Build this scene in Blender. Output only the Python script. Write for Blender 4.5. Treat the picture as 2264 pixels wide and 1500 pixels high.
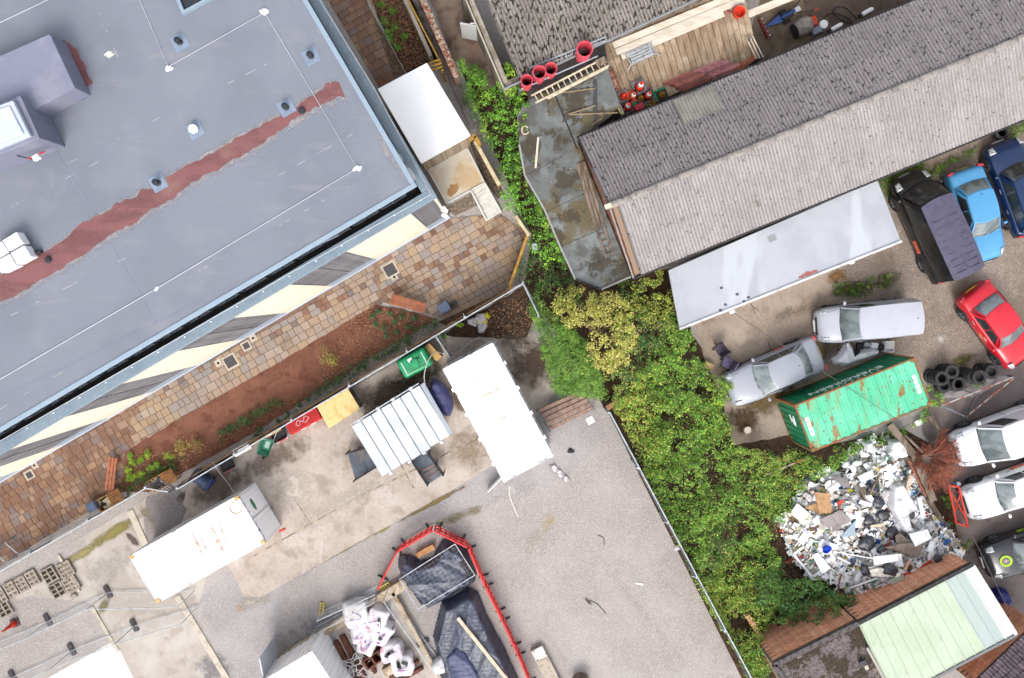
import bpy, bmesh, math, random
import numpy as np
from math import radians, sin, cos, pi, atan2, hypot
from mathutils import Vector, Matrix, Euler

for o in list(bpy.data.objects): bpy.data.objects.remove(o)
SC = bpy.context.scene
COL = SC.collection
random.seed(7); RNG = np.random.default_rng(7)

# ---------------------------------------------------------------- camera, sky, sun, exposure
CAM_H = 36.0; LENS = 28.0; FPX = LENS/36*2264
cam_d = bpy.data.cameras.new('camera'); cam = bpy.data.objects.new('camera', cam_d); COL.objects.link(cam)
cam_d.lens = LENS; cam_d.sensor_width = 36; cam_d.clip_end = 500; cam_d.clip_start = 0.5
cam.location = (0, 0, CAM_H); cam.rotation_euler = (radians(-3.41), radians(-0.88), 0)
SC.camera = cam
CR = cam.rotation_euler.to_matrix()

W = bpy.data.worlds.new('World'); SC.world = W; W.use_nodes = True
wn = W.node_tree.nodes; wl = W.node_tree.links
for n in list(wn): wn.remove(n)
sky = wn.new('ShaderNodeTexSky'); sky.sky_type = 'NISHITA'; sky.sun_disc = False
sky.sun_elevation = radians(48); sky.sun_rotation = radians(180); sky.air_density = 1.0; sky.dust_density = 4.0; sky.ozone_density = 1.0
hs = wn.new('ShaderNodeHueSaturation'); hs.inputs['Saturation'].default_value = 0.32
bg = wn.new('ShaderNodeBackground'); bg.inputs['Strength'].default_value = 0.15
wo = wn.new('ShaderNodeOutputWorld')
wl.new(sky.outputs[0], hs.inputs['Color']); wl.new(hs.outputs[0], bg.inputs[0]); wl.new(bg.outputs[0], wo.inputs[0])
sd = bpy.data.lights.new('sun', 'SUN'); sd.energy = 0.5; sd.angle = radians(22); sd.color = (1.0, 0.95, 0.88)
sun = bpy.data.objects.new('sun', sd); COL.objects.link(sun); sun.rotation_euler = (radians(42), 0, radians(-6)); sun.location = (0, -20, 40)
vs = SC.view_settings
vs.view_transform = 'Standard'; vs.look = 'None'; vs.gamma = 1; vs.exposure = 1.28
SC.cycles.max_bounces = 4; SC.cycles.transparent_max_bounces = 8; SC.cycles.use_adaptive_sampling = True; SC.cycles.adaptive_threshold = .04; SC.cycles.glossy_bounces = 2; SC.cycles.caustics_reflective = False; SC.cycles.use_light_tree = False; W.cycles.sampling_method = 'NONE'; SC.cycles.diffuse_bounces = 3; SC.cycles.use_denoising = True

# ---------------------------------------------------------------- helpers
def P(u, v, z=0.0):
    """where the line of sight through photo pixel (u, v) meets height z"""
    d = CR @ Vector(((u-1132)/FPX, -(v-750)/FPX, -1))
    t = (z-CAM_H)/d.z
    return Vector((d.x*t, d.y*t, z))
def P2(u, v, z=0.0):
    p = P(u, v, z); return (p.x, p.y)
def PL(pts, z=0.0): return [P2(u, v, z) for u, v in pts]

MATS = {}
def srgb(r, g, b):
    f = lambda c: c/12.92 if c <= .04045 else ((c+.055)/1.055)**2.4
    return (f(r/255), f(g/255), f(b/255))
def noise_fac(nt, pos, L):
    nd, lk = nt.nodes, nt.links
    if L.get('k') == 'w':
        sx = nd.new('ShaderNodeSeparateXYZ'); lk.new(nd.new('ShaderNodeTexCoord').outputs['Object'], sx.inputs[0])
        mu = nd.new('ShaderNodeMath'); mu.operation = 'MULTIPLY'; mu.inputs[1].default_value = 2*pi/L['s']; lk.new(sx.outputs[0], mu.inputs[0])
        co = nd.new('ShaderNodeMath'); co.operation = 'COSINE'; lk.new(mu.outputs[0], co.inputs[0])
        mr = nd.new('ShaderNodeMapRange'); lk.new(co.outputs[0], mr.inputs[0]); mr.inputs['From Min'].default_value = L['lo']; mr.inputs['From Max'].default_value = L['hi']; mr.inputs['To Max'].default_value = L['a']
        return mr.outputs[0]
    m = nd.new('ShaderNodeMapping'); lk.new(pos, m.inputs[0])
    m.vector_type = 'POINT'; m.inputs['Rotation'].default_value = (0, 0, radians(L.get('rot', 0))); m.inputs['Scale'].default_value = L.get('st', (1, 1, 1))
    m.inputs['Location'].default_value = (L.get('off', 0), L.get('off', 0)*1.7, 0)
    if L.get('k') == 'v':
        t = nd.new('ShaderNodeTexVoronoi'); t.voronoi_dimensions = '2D'; t.inputs['Scale'].default_value = L['s']; out = t.outputs['Distance']
    elif L.get('k') == 'vc':
        t = nd.new('ShaderNodeTexVoronoi'); t.voronoi_dimensions = '2D'; t.inputs['Scale'].default_value = L['s']
        sx = nd.new('ShaderNodeSeparateColor'); lk.new(t.outputs['Color'], sx.inputs[0]); out = sx.outputs[0]
    else:
        t = nd.new('ShaderNodeTexNoise'); t.noise_dimensions = '3D' if L.get('d3') else '2D'; t.inputs['Scale'].default_value = L['s']; t.inputs['Detail'].default_value = L.get('d', 3); t.inputs['Roughness'].default_value = L.get('r', .6); out = t.outputs['Fac']
    lk.new(m.outputs[0], t.inputs['Vector'])
    mr = nd.new('ShaderNodeMapRange'); mr.interpolation_type = 'SMOOTHSTEP'; mr.clamp = True
    lk.new(out, mr.inputs['Value']); mr.inputs['From Min'].default_value = L.get('lo', .4); mr.inputs['From Max'].default_value = L.get('hi', .6)
    mr.inputs['To Max'].default_value = L.get('a', 1)
    return mr.outputs[0]
def mat(name, base, rough=.8, layers=(), bump=0, bscale=40, metal=0, spec=.3, rnd=0, attr=None, alpha=None, coat=0, ramp=None, island=False, objco=False, trans=0):
    if name in MATS: return MATS[name]
    m = bpy.data.materials.new(name); m.use_nodes = True; nt = m.node_tree; nd, lk = nt.nodes, nt.links
    b = nd['Principled BSDF']
    if objco: pos = nd.new('ShaderNodeTexCoord').outputs['Object']
    else: pos = nd.new('ShaderNodeNewGeometry').outputs['Position']
    if attr:
        at = nd.new('ShaderNodeAttribute'); at.attribute_name = attr; cur = at.outputs['Color']
    elif ramp:
        rp = nd.new('ShaderNodeValToRGB'); rp.color_ramp.interpolation = 'CONSTANT' if len(ramp) > 2 else 'LINEAR'
        els = rp.color_ramp.elements
        while len(els) < len(ramp): els.new(.5)
        for i, c in enumerate(ramp):
            els[i].position = i/len(ramp) if len(ramp) > 2 else i; els[i].color = (*c, 1)
        src = nd.new('ShaderNodeNewGeometry').outputs['Random Per Island'] if island else nd.new('ShaderNodeObjectInfo').outputs['Random']
        lk.new(src, rp.inputs[0]); cur = rp.outputs[0]
    else:
        rg = nd.new('ShaderNodeRGB'); rg.outputs[0].default_value = (*base, 1); cur = rg.outputs[0]
    for L in layers:
        f = noise_fac(nt, pos, L)
        mx = nd.new('ShaderNodeMix'); mx.data_type = 'RGBA'; lk.new(f, mx.inputs['Factor']); lk.new(cur, mx.inputs['A'])
        mx.inputs['B'].default_value = (*L['c'], 1)
        if L.get('mul'): mx.blend_type = 'MULTIPLY'
        cur = mx.outputs['Result']
    if rnd:
        oi = nd.new('ShaderNodeNewGeometry').outputs['Random Per Island'] if island else nd.new('ShaderNodeObjectInfo').outputs['Random']
        mr = nd.new('ShaderNodeMapRange'); lk.new(oi, mr.inputs[0]); mr.inputs['To Min'].default_value = 1-rnd; mr.inputs['To Max'].default_value = 1+rnd
        h = nd.new('ShaderNodeHueSaturation'); lk.new(mr.outputs[0], h.inputs['Value']); lk.new(cur, h.inputs['Color']); cur = h.outputs[0]
    lk.new(cur, b.inputs['Base Color'])
    b.inputs['Roughness'].default_value = rough; b.inputs['Metallic'].default_value = metal
    b.inputs['Specular IOR Level'].default_value = spec
    if coat: b.inputs['Coat Weight'].default_value = coat; b.inputs['Coat Roughness'].default_value = .06
    if trans:
        tl = nd.new('ShaderNodeBsdfTranslucent'); ms = nd.new('ShaderNodeMixShader'); ms.inputs[0].default_value = trans; lk.new(cur, tl.inputs[0])
        lk.new(b.outputs[0], ms.inputs[1]); lk.new(tl.outputs[0], ms.inputs[2]); lk.new(ms.outputs[0], nd['Material Output'].inputs[0])
    if bump:
        t = nd.new('ShaderNodeTexNoise'); t.noise_dimensions = '2D'; t.inputs['Scale'].default_value = bscale; t.inputs['Detail'].default_value = 2; lk.new(pos, t.inputs['Vector'])
        bp = nd.new('ShaderNodeBump'); bp.inputs['Strength'].default_value = bump; bp.inputs['Distance'].default_value = .03
        lk.new(t.outputs['Fac'], bp.inputs['Height']); lk.new(bp.outputs[0], b.inputs['Normal'])
    if alpha:
        at = nd.new('ShaderNodeAttribute'); at.attribute_name = 'a'
        nz = nd.new('ShaderNodeTexNoise'); nz.noise_dimensions = '2D'; nz.inputs['Scale'].default_value = alpha; nz.inputs['Detail'].default_value = 3; nz.inputs['Roughness'].default_value = .68; lk.new(pos, nz.inputs['Vector'])
        ad = nd.new('ShaderNodeMath'); ad.operation = 'ADD'; lk.new(at.outputs['Fac'], ad.inputs[0]); lk.new(nz.outputs['Fac'], ad.inputs[1])
        mr = nd.new('ShaderNodeMapRange'); mr.interpolation_type = 'SMOOTHSTEP'; mr.inputs['From Min'].default_value = .62; mr.inputs['From Max'].default_value = 1.5; lk.new(ad.outputs[0], mr.inputs[0])
        mu = nd.new('ShaderNodeMath'); mu.operation = 'MULTIPLY'; mu.use_clamp = True; lk.new(mr.outputs[0], mu.inputs[0])
        st = nd.new('ShaderNodeMapRange'); lk.new(at.outputs['Fac'], st.inputs[0]); st.inputs['From Max'].default_value = .12; lk.new(st.outputs[0], mu.inputs[1])
        lk.new(mu.outputs[0], b.inputs['Alpha'])
    MATS[name] = m
    return m

class G:
    """collects faces; build() links them as one mesh object"""
    def __init__(s): s.v = []; s.f = []
    def add(s, vs, fs):
        o = len(s.v); s.v += [tuple(p) for p in vs]; s.f += [tuple(i+o for i in f) for f in fs]; return s
    def box(s, c, d, rz=0, rx=0, ry=0):
        R = Euler((rx, ry, rz)).to_matrix(); c = Vector(c); h = Vector(d)/2
        vs = [c + R @ Vector((x*h.x, y*h.y, z*h.z)) for x in (-1, 1) for y in (-1, 1) for z in (-1, 1)]
        return s.add(vs, [(0, 1, 3, 2), (4, 6, 7, 5), (0, 4, 5, 1), (2, 3, 7, 6), (0, 2, 6, 4), (1, 5, 7, 3)])
    def prism(s, poly, z0, z1):
        n = len(poly)
        a = sum(poly[i][0]*poly[(i+1) % n][1]-poly[(i+1) % n][0]*poly[i][1] for i in range(n))
        if a < 0: poly = poly[::-1]
        vs = [(x, y, z0) for x, y in poly]+[(x, y, z1) for x, y in poly]
        return s.add(vs, [tuple(range(n-1, -1, -1)), tuple(range(n, 2*n))]+[(i, (i+1) % n, n+(i+1) % n, n+i) for i in range(n)])
    def sheet(s, poly, z):
        n = len(poly)
        a = sum(poly[i][0]*poly[(i+1) % n][1]-poly[(i+1) % n][0]*poly[i][1] for i in range(n))
        if a < 0: poly = poly[::-1]
        return s.add([(x, y, z) for x, y in poly], [tuple(range(n))])
    def hull(s, top, bot):
        n = len(top); return s.add(list(top)+list(bot), [tuple(range(n)), tuple(range(2*n-1, n-1, -1))]+[(i, n+i, n+(i+1) % n, (i+1) % n) for i in range(n)])
    def beam(s, a, b, w, h=None):
        a = Vector(a); b = Vector(b); h = h or w; d = (b-a)
        if d.length < 1e-6: return s
        d.normalize(); up = Vector((0, 0, 1)) if abs(d.z) < .95 else Vector((1, 0, 0))
        x = d.cross(up).normalized()*w/2; y = x.cross(d).normalized()*h/2
        vs = [p+sx*x+sy*y for p in (a, b) for sx, sy in ((-1, -1), (1, -1), (1, 1), (-1, 1))]
        return s.add(vs, [(0, 1, 2, 3), (7, 6, 5, 4)]+[(i, i+4, (i+1) % 4+4, (i+1) % 4) for i in range(4)])
    def tube(s, pts, r, n=6, r2=None):
        pts = [Vector(p) for p in pts]; o = len(s.v); m = len(pts)
        for i, p in enumerate(pts):
            d = (pts[min(i+1, m-1)]-pts[max(i-1, 0)]).normalized()
            up = Vector((0, 0, 1)) if abs(d.z) < .9 else Vector((1, 0, 0))
            x = d.cross(up).normalized(); y = x.cross(d)
            rr = r if r2 is None else r+(r2-r)*i/(m-1)
            s.v += [tuple(p+x*rr*cos(2*pi*k/n)+y*rr*sin(2*pi*k/n)) for k in range(n)]
        for i in range(m-1):
            s.f += [(o+i*n+k, o+i*n+(k+1) % n, o+(i+1)*n+(k+1) % n, o+(i+1)*n+k) for k in range(n)]
        s.f += [tuple(o+k for k in range(n-1, -1, -1)), tuple(o+(m-1)*n+k for k in range(n))]
        return s
    def lathe(s, prof, n=16, M=None, sx=1, sy=1):
        """prof: (r, z) list, revolved round z; M places it"""
        M = M or Matrix.Identity(4); o = len(s.v); m = len(prof)
        for r, z in prof:
            s.v += [tuple(M @ Vector((sx*r*cos(2*pi*k/n), sy*r*sin(2*pi*k/n), z))) for k in range(n)]
        for i in range(m-1):
            s.f += [(o+i*n+k, o+i*n+(k+1) % n, o+(i+1)*n+(k+1) % n, o+(i+1)*n+k) for k in range(n)]
        if prof[0][0] > 1e-4: s.f.append(tuple(o+k for k in range(n-1, -1, -1)))
        if prof[-1][0] > 1e-4: s.f.append(tuple(o+(m-1)*n+k for k in range(n)))
        return s
    def grid(s, fn, nu, nv, flip=False):
        o = len(s.v)
        s.v += [tuple(fn(i/nu, j/nv)) for j in range(nv+1) for i in range(nu+1)]
        for j in range(nv):
            for i in range(nu):
                a = o+j*(nu+1)+i; q = (a, a+1, a+nu+2, a+nu+1); s.f.append(q[::-1] if flip else q)
        return s
    def mesh(s, name, m, off=Vector((0, 0, 0)), smooth=False):
        me = bpy.data.meshes.new(name)
        me.from_pydata([(x-off[0], y-off[1], z-off[2]) for x, y, z in s.v], [], s.f)
        if m: me.materials.append(m)
        if smooth: me.polygons.foreach_set('use_smooth', [True]*len(me.polygons))
        me.update(); return me
    def build(s, name, m, parent=None, local=False, smooth=False, bevel=0, loc=None, sub=0):
        if parent is None:
            if loc is None:
                a = np.array(s.v); loc = Vector((*(a[:, :2].min(0)+a[:, :2].max(0))/2, a[:, 2].min()))
            o = bpy.data.objects.new(name, s.mesh(name, m, loc, smooth)); o.location = loc
        else:
            if not local:
                Mi = root_mat(parent).inverted(); s.v = [tuple(Mi @ Vector(p)) for p in s.v]
            o = bpy.data.objects.new(name, s.mesh(name, m, smooth=smooth)); o.parent = parent
        COL.objects.link(o)
        if sub: md = o.modifiers.new('smooth', 'SUBSURF'); md.levels = sub; md.render_levels = sub
        if bevel: md = o.modifiers.new('edge', 'BEVEL'); md.width = bevel; md.segments = 2; md.limit_method = 'ANGLE'
        return o
def root_mat(o):
    M = Matrix.LocRotScale(o.location, o.rotation_euler, o.scale)
    return root_mat(o.parent) @ M if o.parent else M
def tag(o, label=None, cat=None, group=None, kind=None):
    if label: o['label'] = label
    if cat: o['category'] = cat
    if group: o['group'] = group
    if kind: o['kind'] = kind
    return o
def thing(name, label, cat, loc, rz=0, group=None):
    o = bpy.data.objects.new(name, None); COL.objects.link(o); o.empty_display_size = .3
    o.location = loc; o.rotation_euler = (0, 0, rz); return tag(o, label, cat, group)
def pin(p, poly):
    x, y = p; c = False; j = len(poly)-1
    for i in range(len(poly)):
        xi, yi = poly[i]; xj, yj = poly[j]
        if (yi > y) != (yj > y) and x < (xj-xi)*(y-yi)/(yj-yi)+xi: c = not c
        j = i
    return c
def clip_convex(poly, clip):
    """cut polygon by a convex counter-clockwise one"""
    out = poly
    for i in range(len(clip)):
        ax, ay = clip[i]; bx, by = clip[(i+1) % len(clip)]
        inp = out; out = []
        side = lambda p: (bx-ax)*(p[1]-ay)-(by-ay)*(p[0]-ax)
        for k in range(len(inp)):
            p, q = inp[k], inp[(k+1) % len(inp)]; sp, sq = side(p), side(q)
            if sp >= 0: out.append(p)
            if (sp < 0) != (sq < 0):
                t = sp/(sp-sq); out.append((p[0]+t*(q[0]-p[0]), p[1]+t*(q[1]-p[1])))
        if len(out) < 3: return []
    return out
def ccw(poly):
    n = len(poly); a = sum(poly[i][0]*poly[(i+1) % n][1]-poly[(i+1) % n][0]*poly[i][1] for i in range(n))
    return poly if a > 0 else poly[::-1]
def area(poly):
    n = len(poly); return abs(sum(poly[i][0]*poly[(i+1) % n][1]-poly[(i+1) % n][0]*poly[i][1] for i in range(n)))/2
def wob(a, b, n, amp):
    """points from a to b with a ragged offset"""
    a = Vector(a); b = Vector(b); d = b-a; q = Vector((-d.y, d.x)).normalized()
    return [tuple(a+d*(i/n)+q*random.uniform(-amp, amp)*(0 if i == 0 else 1)) for i in range(n)]
def ragged(poly, step=.3, amp=.06):
    out = []
    for i in range(len(poly)):
        a, b = poly[i], poly[(i+1) % len(poly)]
        out += wob(a, b, max(1, int(hypot(a[0]-b[0], a[1]-b[1])/step)), amp)
    return out
def smooth_path(pts, n=6):
    pts = [Vector(p) for p in pts]; out = []
    for i in range(len(pts)-1):
        p0 = pts[max(i-1, 0)]; p1 = pts[i]; p2 = pts[i+1]; p3 = pts[min(i+2, len(pts)-1)]
        for k in range(n):
            t = k/n; out.append(.5*((2*p1)+(p2-p0)*t+(2*p0-5*p1+4*p2-p3)*t*t+(3*p1-p0-3*p2+p3)*t**3))
    return out+[pts[-1]]
def text_mesh(s, size, m, name, parent, M, extrude=.004):
    cu = bpy.data.curves.new('t', 'FONT'); cu.body = s; cu.size = size; cu.extrude = extrude; cu.align_x = 'CENTER'; cu.align_y = 'CENTER'
    t = bpy.data.objects.new('t', cu); COL.objects.link(t)
    me = bpy.data.meshes.new_from_object(t); bpy.data.objects.remove(t)
    me.transform(M); me.materials.clear(); me.materials.append(m)
    o = bpy.data.objects.new(name, me); COL.objects.link(o); o.parent = parent; return o
def copy_tree(o, parent=None):
    c = o.copy(); COL.objects.link(c); c.parent = parent
    for ch in o.children: copy_tree(ch, c)
    return c
def ang(u0, v0, u1, v1, z=0):
    a = P(u0, v0, z); b = P(u1, v1, z); return atan2(b.y-a.y, b.x-a.x)
SITE = ang(0, 1262, 1157, 627)      # the axis of the left yard, fence and new building
# ---------------------------------------------------------------- ground, slabs, paving
GAIN = 1.6
def ph(r, g, b): return tuple(c/GAIN for c in srgb(r, g, b))
def gravel(name, c, dark, lite, s=20, extra=()):
    return mat(name, c, .95, [dict(c=dark, s=s*1.4, k='vc', lo=.0, hi=.9, a=.42, off=3), dict(c=lite, s=s*1.5, k='vc', lo=.75, hi=1, a=.6), dict(c=dark, s=s*1.1, k='v', lo=.35, hi=.75, a=.45), dict(c=dark, s=s*.3, lo=.58, hi=.75, a=.25, off=6),
               dict(c=lite, s=.35, lo=.4, hi=.7, a=.2), dict(c=dark, s=1.1, lo=.55, hi=.8, a=.12), *extra], bump=.5, bscale=45, spec=.1)
M_gravel = gravel('gravel_pink_grey', ph(191, 183, 178), ph(147, 139, 134), ph(227, 220, 216))
M_gravel_blue = gravel('gravel_grey', ph(184, 178, 176), ph(140, 134, 134), ph(221, 217, 215), 22)
M_gravel_brown = gravel('gravel_brown', ph(172, 156, 142), ph(112, 98, 86), ph(214, 202, 190), 18, [dict(c=ph(120, 104, 88), s=.6, lo=.5, hi=.72, a=.5)])
M_pebble = gravel('pebble_brown', ph(150, 134, 118), ph(84, 70, 58), ph(206, 194, 180), 14)
M_concrete = mat('yard_concrete', ph(196, 182, 170), .9, [dict(c=ph(212, 201, 190), s=.5, lo=.4, hi=.65, a=.7), dict(c=ph(150, 134, 118), s=.9, lo=.5, hi=.72, a=.6, off=4), dict(c=ph(168, 152, 136), s=5, lo=.5, hi=.75, a=.5),
               dict(c=ph(228, 220, 210), s=3, st=(1, .1, 1), rot=-60, lo=.6, hi=.75, a=.4), dict(c=ph(120, 106, 94), s=40, lo=.6, hi=.8, a=.4)], bump=.15, bscale=30, spec=.15)
M_concrete_g = mat('slab_concrete', ph(194, 184, 174), .9, [dict(c=ph(212, 205, 198), s=.6, lo=.4, hi=.65, a=.7), dict(c=ph(158, 145, 132), s=1.3, lo=.52, hi=.72, a=.5, off=4), dict(c=ph(140, 128, 118), s=30, lo=.58, hi=.8, a=.4)], bump=.12, bscale=30, spec=.15)
M_kerb = mat('kerb_concrete', ph(214, 203, 186), .9, [dict(c=ph(170, 158, 142), s=3, lo=.5, hi=.7, a=.6), dict(c=ph(130, 118, 106), s=30, lo=.6, hi=.8, a=.4)], bump=.2)
M_pale = mat('pale_concrete', ph(238, 231, 224), .9, [dict(c=ph(222, 214, 206), s=1.2, lo=.45, hi=.7, a=.6), dict(c=ph(205, 196, 188), s=25, lo=.6, hi=.8, a=.3)], bump=.1)
M_rconc = mat('forecourt_concrete', ph(176, 158, 142), .9, [dict(c=ph(192, 176, 160), s=.5, lo=.4, hi=.65, a=.7), dict(c=ph(128, 112, 96), s=.8, lo=.5, hi=.75, a=.55, off=4), dict(c=ph(140, 124, 110), s=6, lo=.5, hi=.75, a=.4), dict(c=ph(110, 98, 86), s=40, lo=.6, hi=.8, a=.4)], bump=.15, bscale=30, spec=.15)
M_asphalt = mat('worn_asphalt', ph(132, 120, 116), .95, [dict(c=ph(150, 138, 134), s=.5, lo=.4, hi=.65, a=.7), dict(c=ph(100, 90, 86), s=1.2, lo=.5, hi=.75, a=.5, off=4), dict(c=ph(172, 160, 154), s=50, k='vc', lo=.85, hi=1, a=.5)], bump=.25, bscale=60, spec=.15)
M_alley = mat('alley_concrete', ph(142, 124, 108), .9, [dict(c=ph(168, 150, 130), s=.7, lo=.42, hi=.65, a=.8), dict(c=ph(92, 76, 66), s=1, lo=.48, hi=.7, a=.8, off=2), dict(c=ph(150, 104, 92), s=1.6, lo=.58, hi=.72, a=.4, off=9)], bump=.2, bscale=30, spec=.15)
M_court = mat('court_brown', ph(108, 92, 82), .9, [dict(c=ph(126, 110, 98), s=.7, lo=.42, hi=.65, a=.6), dict(c=ph(84, 70, 64), s=1.4, lo=.5, hi=.7, a=.6, off=2)], bump=.2, bscale=30, spec=.2)
M_soil = mat('dark_soil', ph(84, 66, 54), .95, [dict(c=ph(58, 46, 38), s=3, lo=.4, hi=.65, a=.8), dict(c=ph(130, 104, 84), s=25, k='vc', lo=.8, hi=1, a=.6)], bump=.6, bscale=25, spec=.1)
M_bed = mat('red_brown_soil', ph(132, 90, 74), .95, [dict(c=ph(150, 104, 86), s=.8, lo=.42, hi=.65, a=.8), dict(c=ph(98, 62, 48), s=1.2, lo=.5, hi=.7, a=.6, off=2), dict(c=ph(88, 60, 48), s=30, lo=.55, hi=.75, a=.6), dict(c=ph(178, 122, 98), s=40, k='vc', lo=.85, hi=1, a=.5)], bump=.5, bscale=30, spec=.1)

GR = G().sheet([(-120, -120), (120, -120), (120, 120), (-120, 120)], 0).build('ground', M_gravel, loc=Vector((0, 0, 0)))
tag(GR, kind='structure')
def zone(name, pts, m, z, rag=0, solid=0):
    poly = PL(pts, 0)
    if rag: poly = ragged(poly, .25, rag)
    g = G()
    if solid: g.prism(poly, -.2, z)
    else: g.sheet(poly, z)
    return tag(g.build(name, m), kind='structure')
# left yard
zone('gravel_lane', [(1240, 860), (1320, 905), (1345, 960), (1250, 1060), (1000, 1140), (860, 1160), (640, 1290), (600, 1500), (505, 1500), (440, 1330), (520, 1240), (960, 1080)], M_gravel_blue, .004, .12)
zone('yard_slab', [(1150, 700), (1235, 850), (1205, 900), (1085, 1032), (950, 1112), (760, 1217), (578, 1320), (540, 1318), (516, 1268), (470, 1190), (405, 1115), (415, 1072), (500, 1015), (1010, 725)], M_concrete, .05, .015, 1)
zone('concrete_apron', [(395, 1075), (405, 1115), (480, 1205), (440, 1335), (395, 1318), (300, 1500), (-60, 1500), (-60, 1340), (150, 1240), (140, 1215), (300, 1115)], M_concrete_g, .006, .02)
zone('gravel_patch', [(325, 1098), (395, 1078), (420, 1120), (400, 1160), (325, 1205), (318, 1160)], gravel('gravel_dull', ph(158, 150, 148), ph(116, 108, 108), ph(190, 184, 182)), .011, .05)
zone('gravel_strip', [(-60, 1330), (-60, 1290), (190, 1190), (175, 1225), (60, 1290)], M_gravel, .011, .05)
zone('gravel_plot', [(-60, 1520), (-60, 1365), (60, 1320), (190, 1330), (212, 1346), (250, 1420), (130, 1500)], M_gravel, .012, .03)
zone('concrete_bay', [(395, 1320), (505, 1520), (300, 1520), (245, 1415), (210, 1345)], M_concrete_g, .012)
zone('pale_slab', [(70, 1520), (255, 1415), (305, 1520)], M_pale, .016)
for nm, a, b, w in (('kerb', (204, 1342), (262, 1440), .16), ('kerb', (288, 1128), (322, 1204), .3), ('kerb', (392, 1318), (508, 1510), .28)):
    tag(G().beam((*P2(*a), .0), (*P2(*b), .0), w, .12).build(nm, M_kerb, bevel=.01), kind='structure')
zone('soil_corner', [(1160, 632), (1190, 690), (1165, 745), (1100, 750), (1060, 745), (1000, 745), (985, 740), (1010, 718)], M_soil, .056, .06)
# joints in the yard slab: dark filled cracks
M_joint = mat('joint_filler', ph(120, 104, 88), .95, [dict(c=ph(196, 180, 150), s=3, lo=.4, hi=.6)])
jt = [[(1020, 985), (960, 1018), (800, 1095), (640, 1185), (560, 1230)], [(633, 1075), (684, 1155)], [(830, 925), (915, 1080)], [(1075, 960), (1030, 985)]]
for i, ln in enumerate(jt):
    g = G(); pts = [P(u, v, .053) for u, v in ln]
    for a, b in zip(pts, pts[1:]): g.beam(a, b, .05, .004)
    tag(g.build('slab_joint', M_joint), kind='structure')
# right yard
zone('veg_soil', [(1010, 130), (1160, 150), (1290, 400), (1400, 610), (1500, 590), (1530, 740), (1610, 850), (1720, 900), (1800, 990), (2000, 950), (2090, 1000), (2150, 1240), (1900, 1420), (1700, 1520), (1650, 1520), (1345, 915), (1160, 628), (1175, 520), (1090, 330)], M_soil, .004)
zone('brown_gravel', [(1790, 600), (1960, 330), (2500, 120), (2500, 840), (2264, 820), (2040, 830), (1900, 800), (1830, 700)], M_gravel_brown, .008, .08)
zone('forecourt_slab', [(1495, 600), (1830, 560), (1870, 640), (1840, 680), (1830, 800), (1990, 820), (1760, 960), (1620, 985), (1600, 900), (1560, 800)], M_rconc, .016, .03)
zone('asphalt_yard', [(2040, 860), (2200, 800), (2500, 800), (2500, 1560), (2150, 1560), (2130, 1240), (2090, 1050), (2040, 960)], M_asphalt, .014, .05)
zone('grey_plate', [(2075, 880), (2110, 855), (2190, 830), (2240, 832), (2150, 880)], mat('grey_sheet', ph(170, 162, 164), .8, [dict(c=ph(140, 132, 132), s=2, lo=.45, hi=.65)]), .02)
zone('alley', [(905, -60), (1040, -60), (1060, 60), (1110, 190), (1070, 200), (1000, 130), (960, 20)], M_alley, .012, .02)
zone('court', [(1600, 150), (1740, -60), (2200, -60), (1900, 60), (1680, 150)], M_court, .01)
zone('court_slab', [(1630, 160), (1700, -60), (1763, -60), (1782, 38), (1830, 40), (1840, 60), (1690, 140)], mat('court_slab_m', ph(136, 120, 100), .9, [dict(c=ph(112, 98, 82), s=1.2, lo=.45, hi=.7)], bump=.15), .02)
# joints in the forecourt
for ln in ([(1655, 660), (1705, 775)], [(1580, 610), (1680, 690), (1705, 775)]):
    g = G(); pts = [P(u, v, .019) for u, v in ln]
    for a, b in zip(pts, pts[1:]): g.beam(a, b, .04, .004)
    tag(g.build('slab_joint', M_joint), kind='structure')

# soft-edged soil, damp and moss marks with ragged outlines
def stain(u, v, ru, rv, deg, c, amt, z=.062, fs=2.2, name=None, dk=None):
    dk = dk or (.9 if amt < .55 else .7); k = 'stain_%d_%d_%d_%g_%g' % (*c, fs, dk)
    m = mat(k, ph(*c), .92, [dict(c=tuple(x*dk for x in ph(*c)), s=12, lo=.45, hi=.7, a=.6)], alpha=fs, spec=.1)
    c0 = P(u, v, z); sc = (P(u+100, v, z)-c0).length/100; n = 28; rings = [0, .35, .65, .85, 1]
    vs = []; al = []
    for r in rings:
        for k2 in range(n):
            t = 2*pi*k2/n; x = r*ru*sc*cos(t); y = r*rv*sc*sin(t); a = radians(deg)
            vs.append((x*cos(a)-y*sin(a), x*sin(a)+y*cos(a), 0)); al.append(amt*(1-r)**.7)
    fs_ = [(i*n+k2, i*n+(k2+1) % n, (i+1)*n+(k2+1) % n, (i+1)*n+k2) for i in range(len(rings)-1) for k2 in range(n)]
    me = bpy.data.meshes.new('stain'); me.from_pydata(vs, [], [f[::-1] if i < 0 else f for i, f in enumerate(fs_)])
    at = me.attributes.new('a', 'FLOAT', 'POINT'); at.data.foreach_set('value', al)
    me.materials.append(m); me.update()
    nf = me.polygons[n].normal.z
    if nf < 0: me.flip_normals()
    o = bpy.data.objects.new(name or 'ground_stain', me); COL.objects.link(o); o.location = c0; o.parent = GR
    return o
DAMP = (104, 88, 76); MOSS = (150, 140, 84); PALE = (226, 216, 202)
zi = 0
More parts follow.
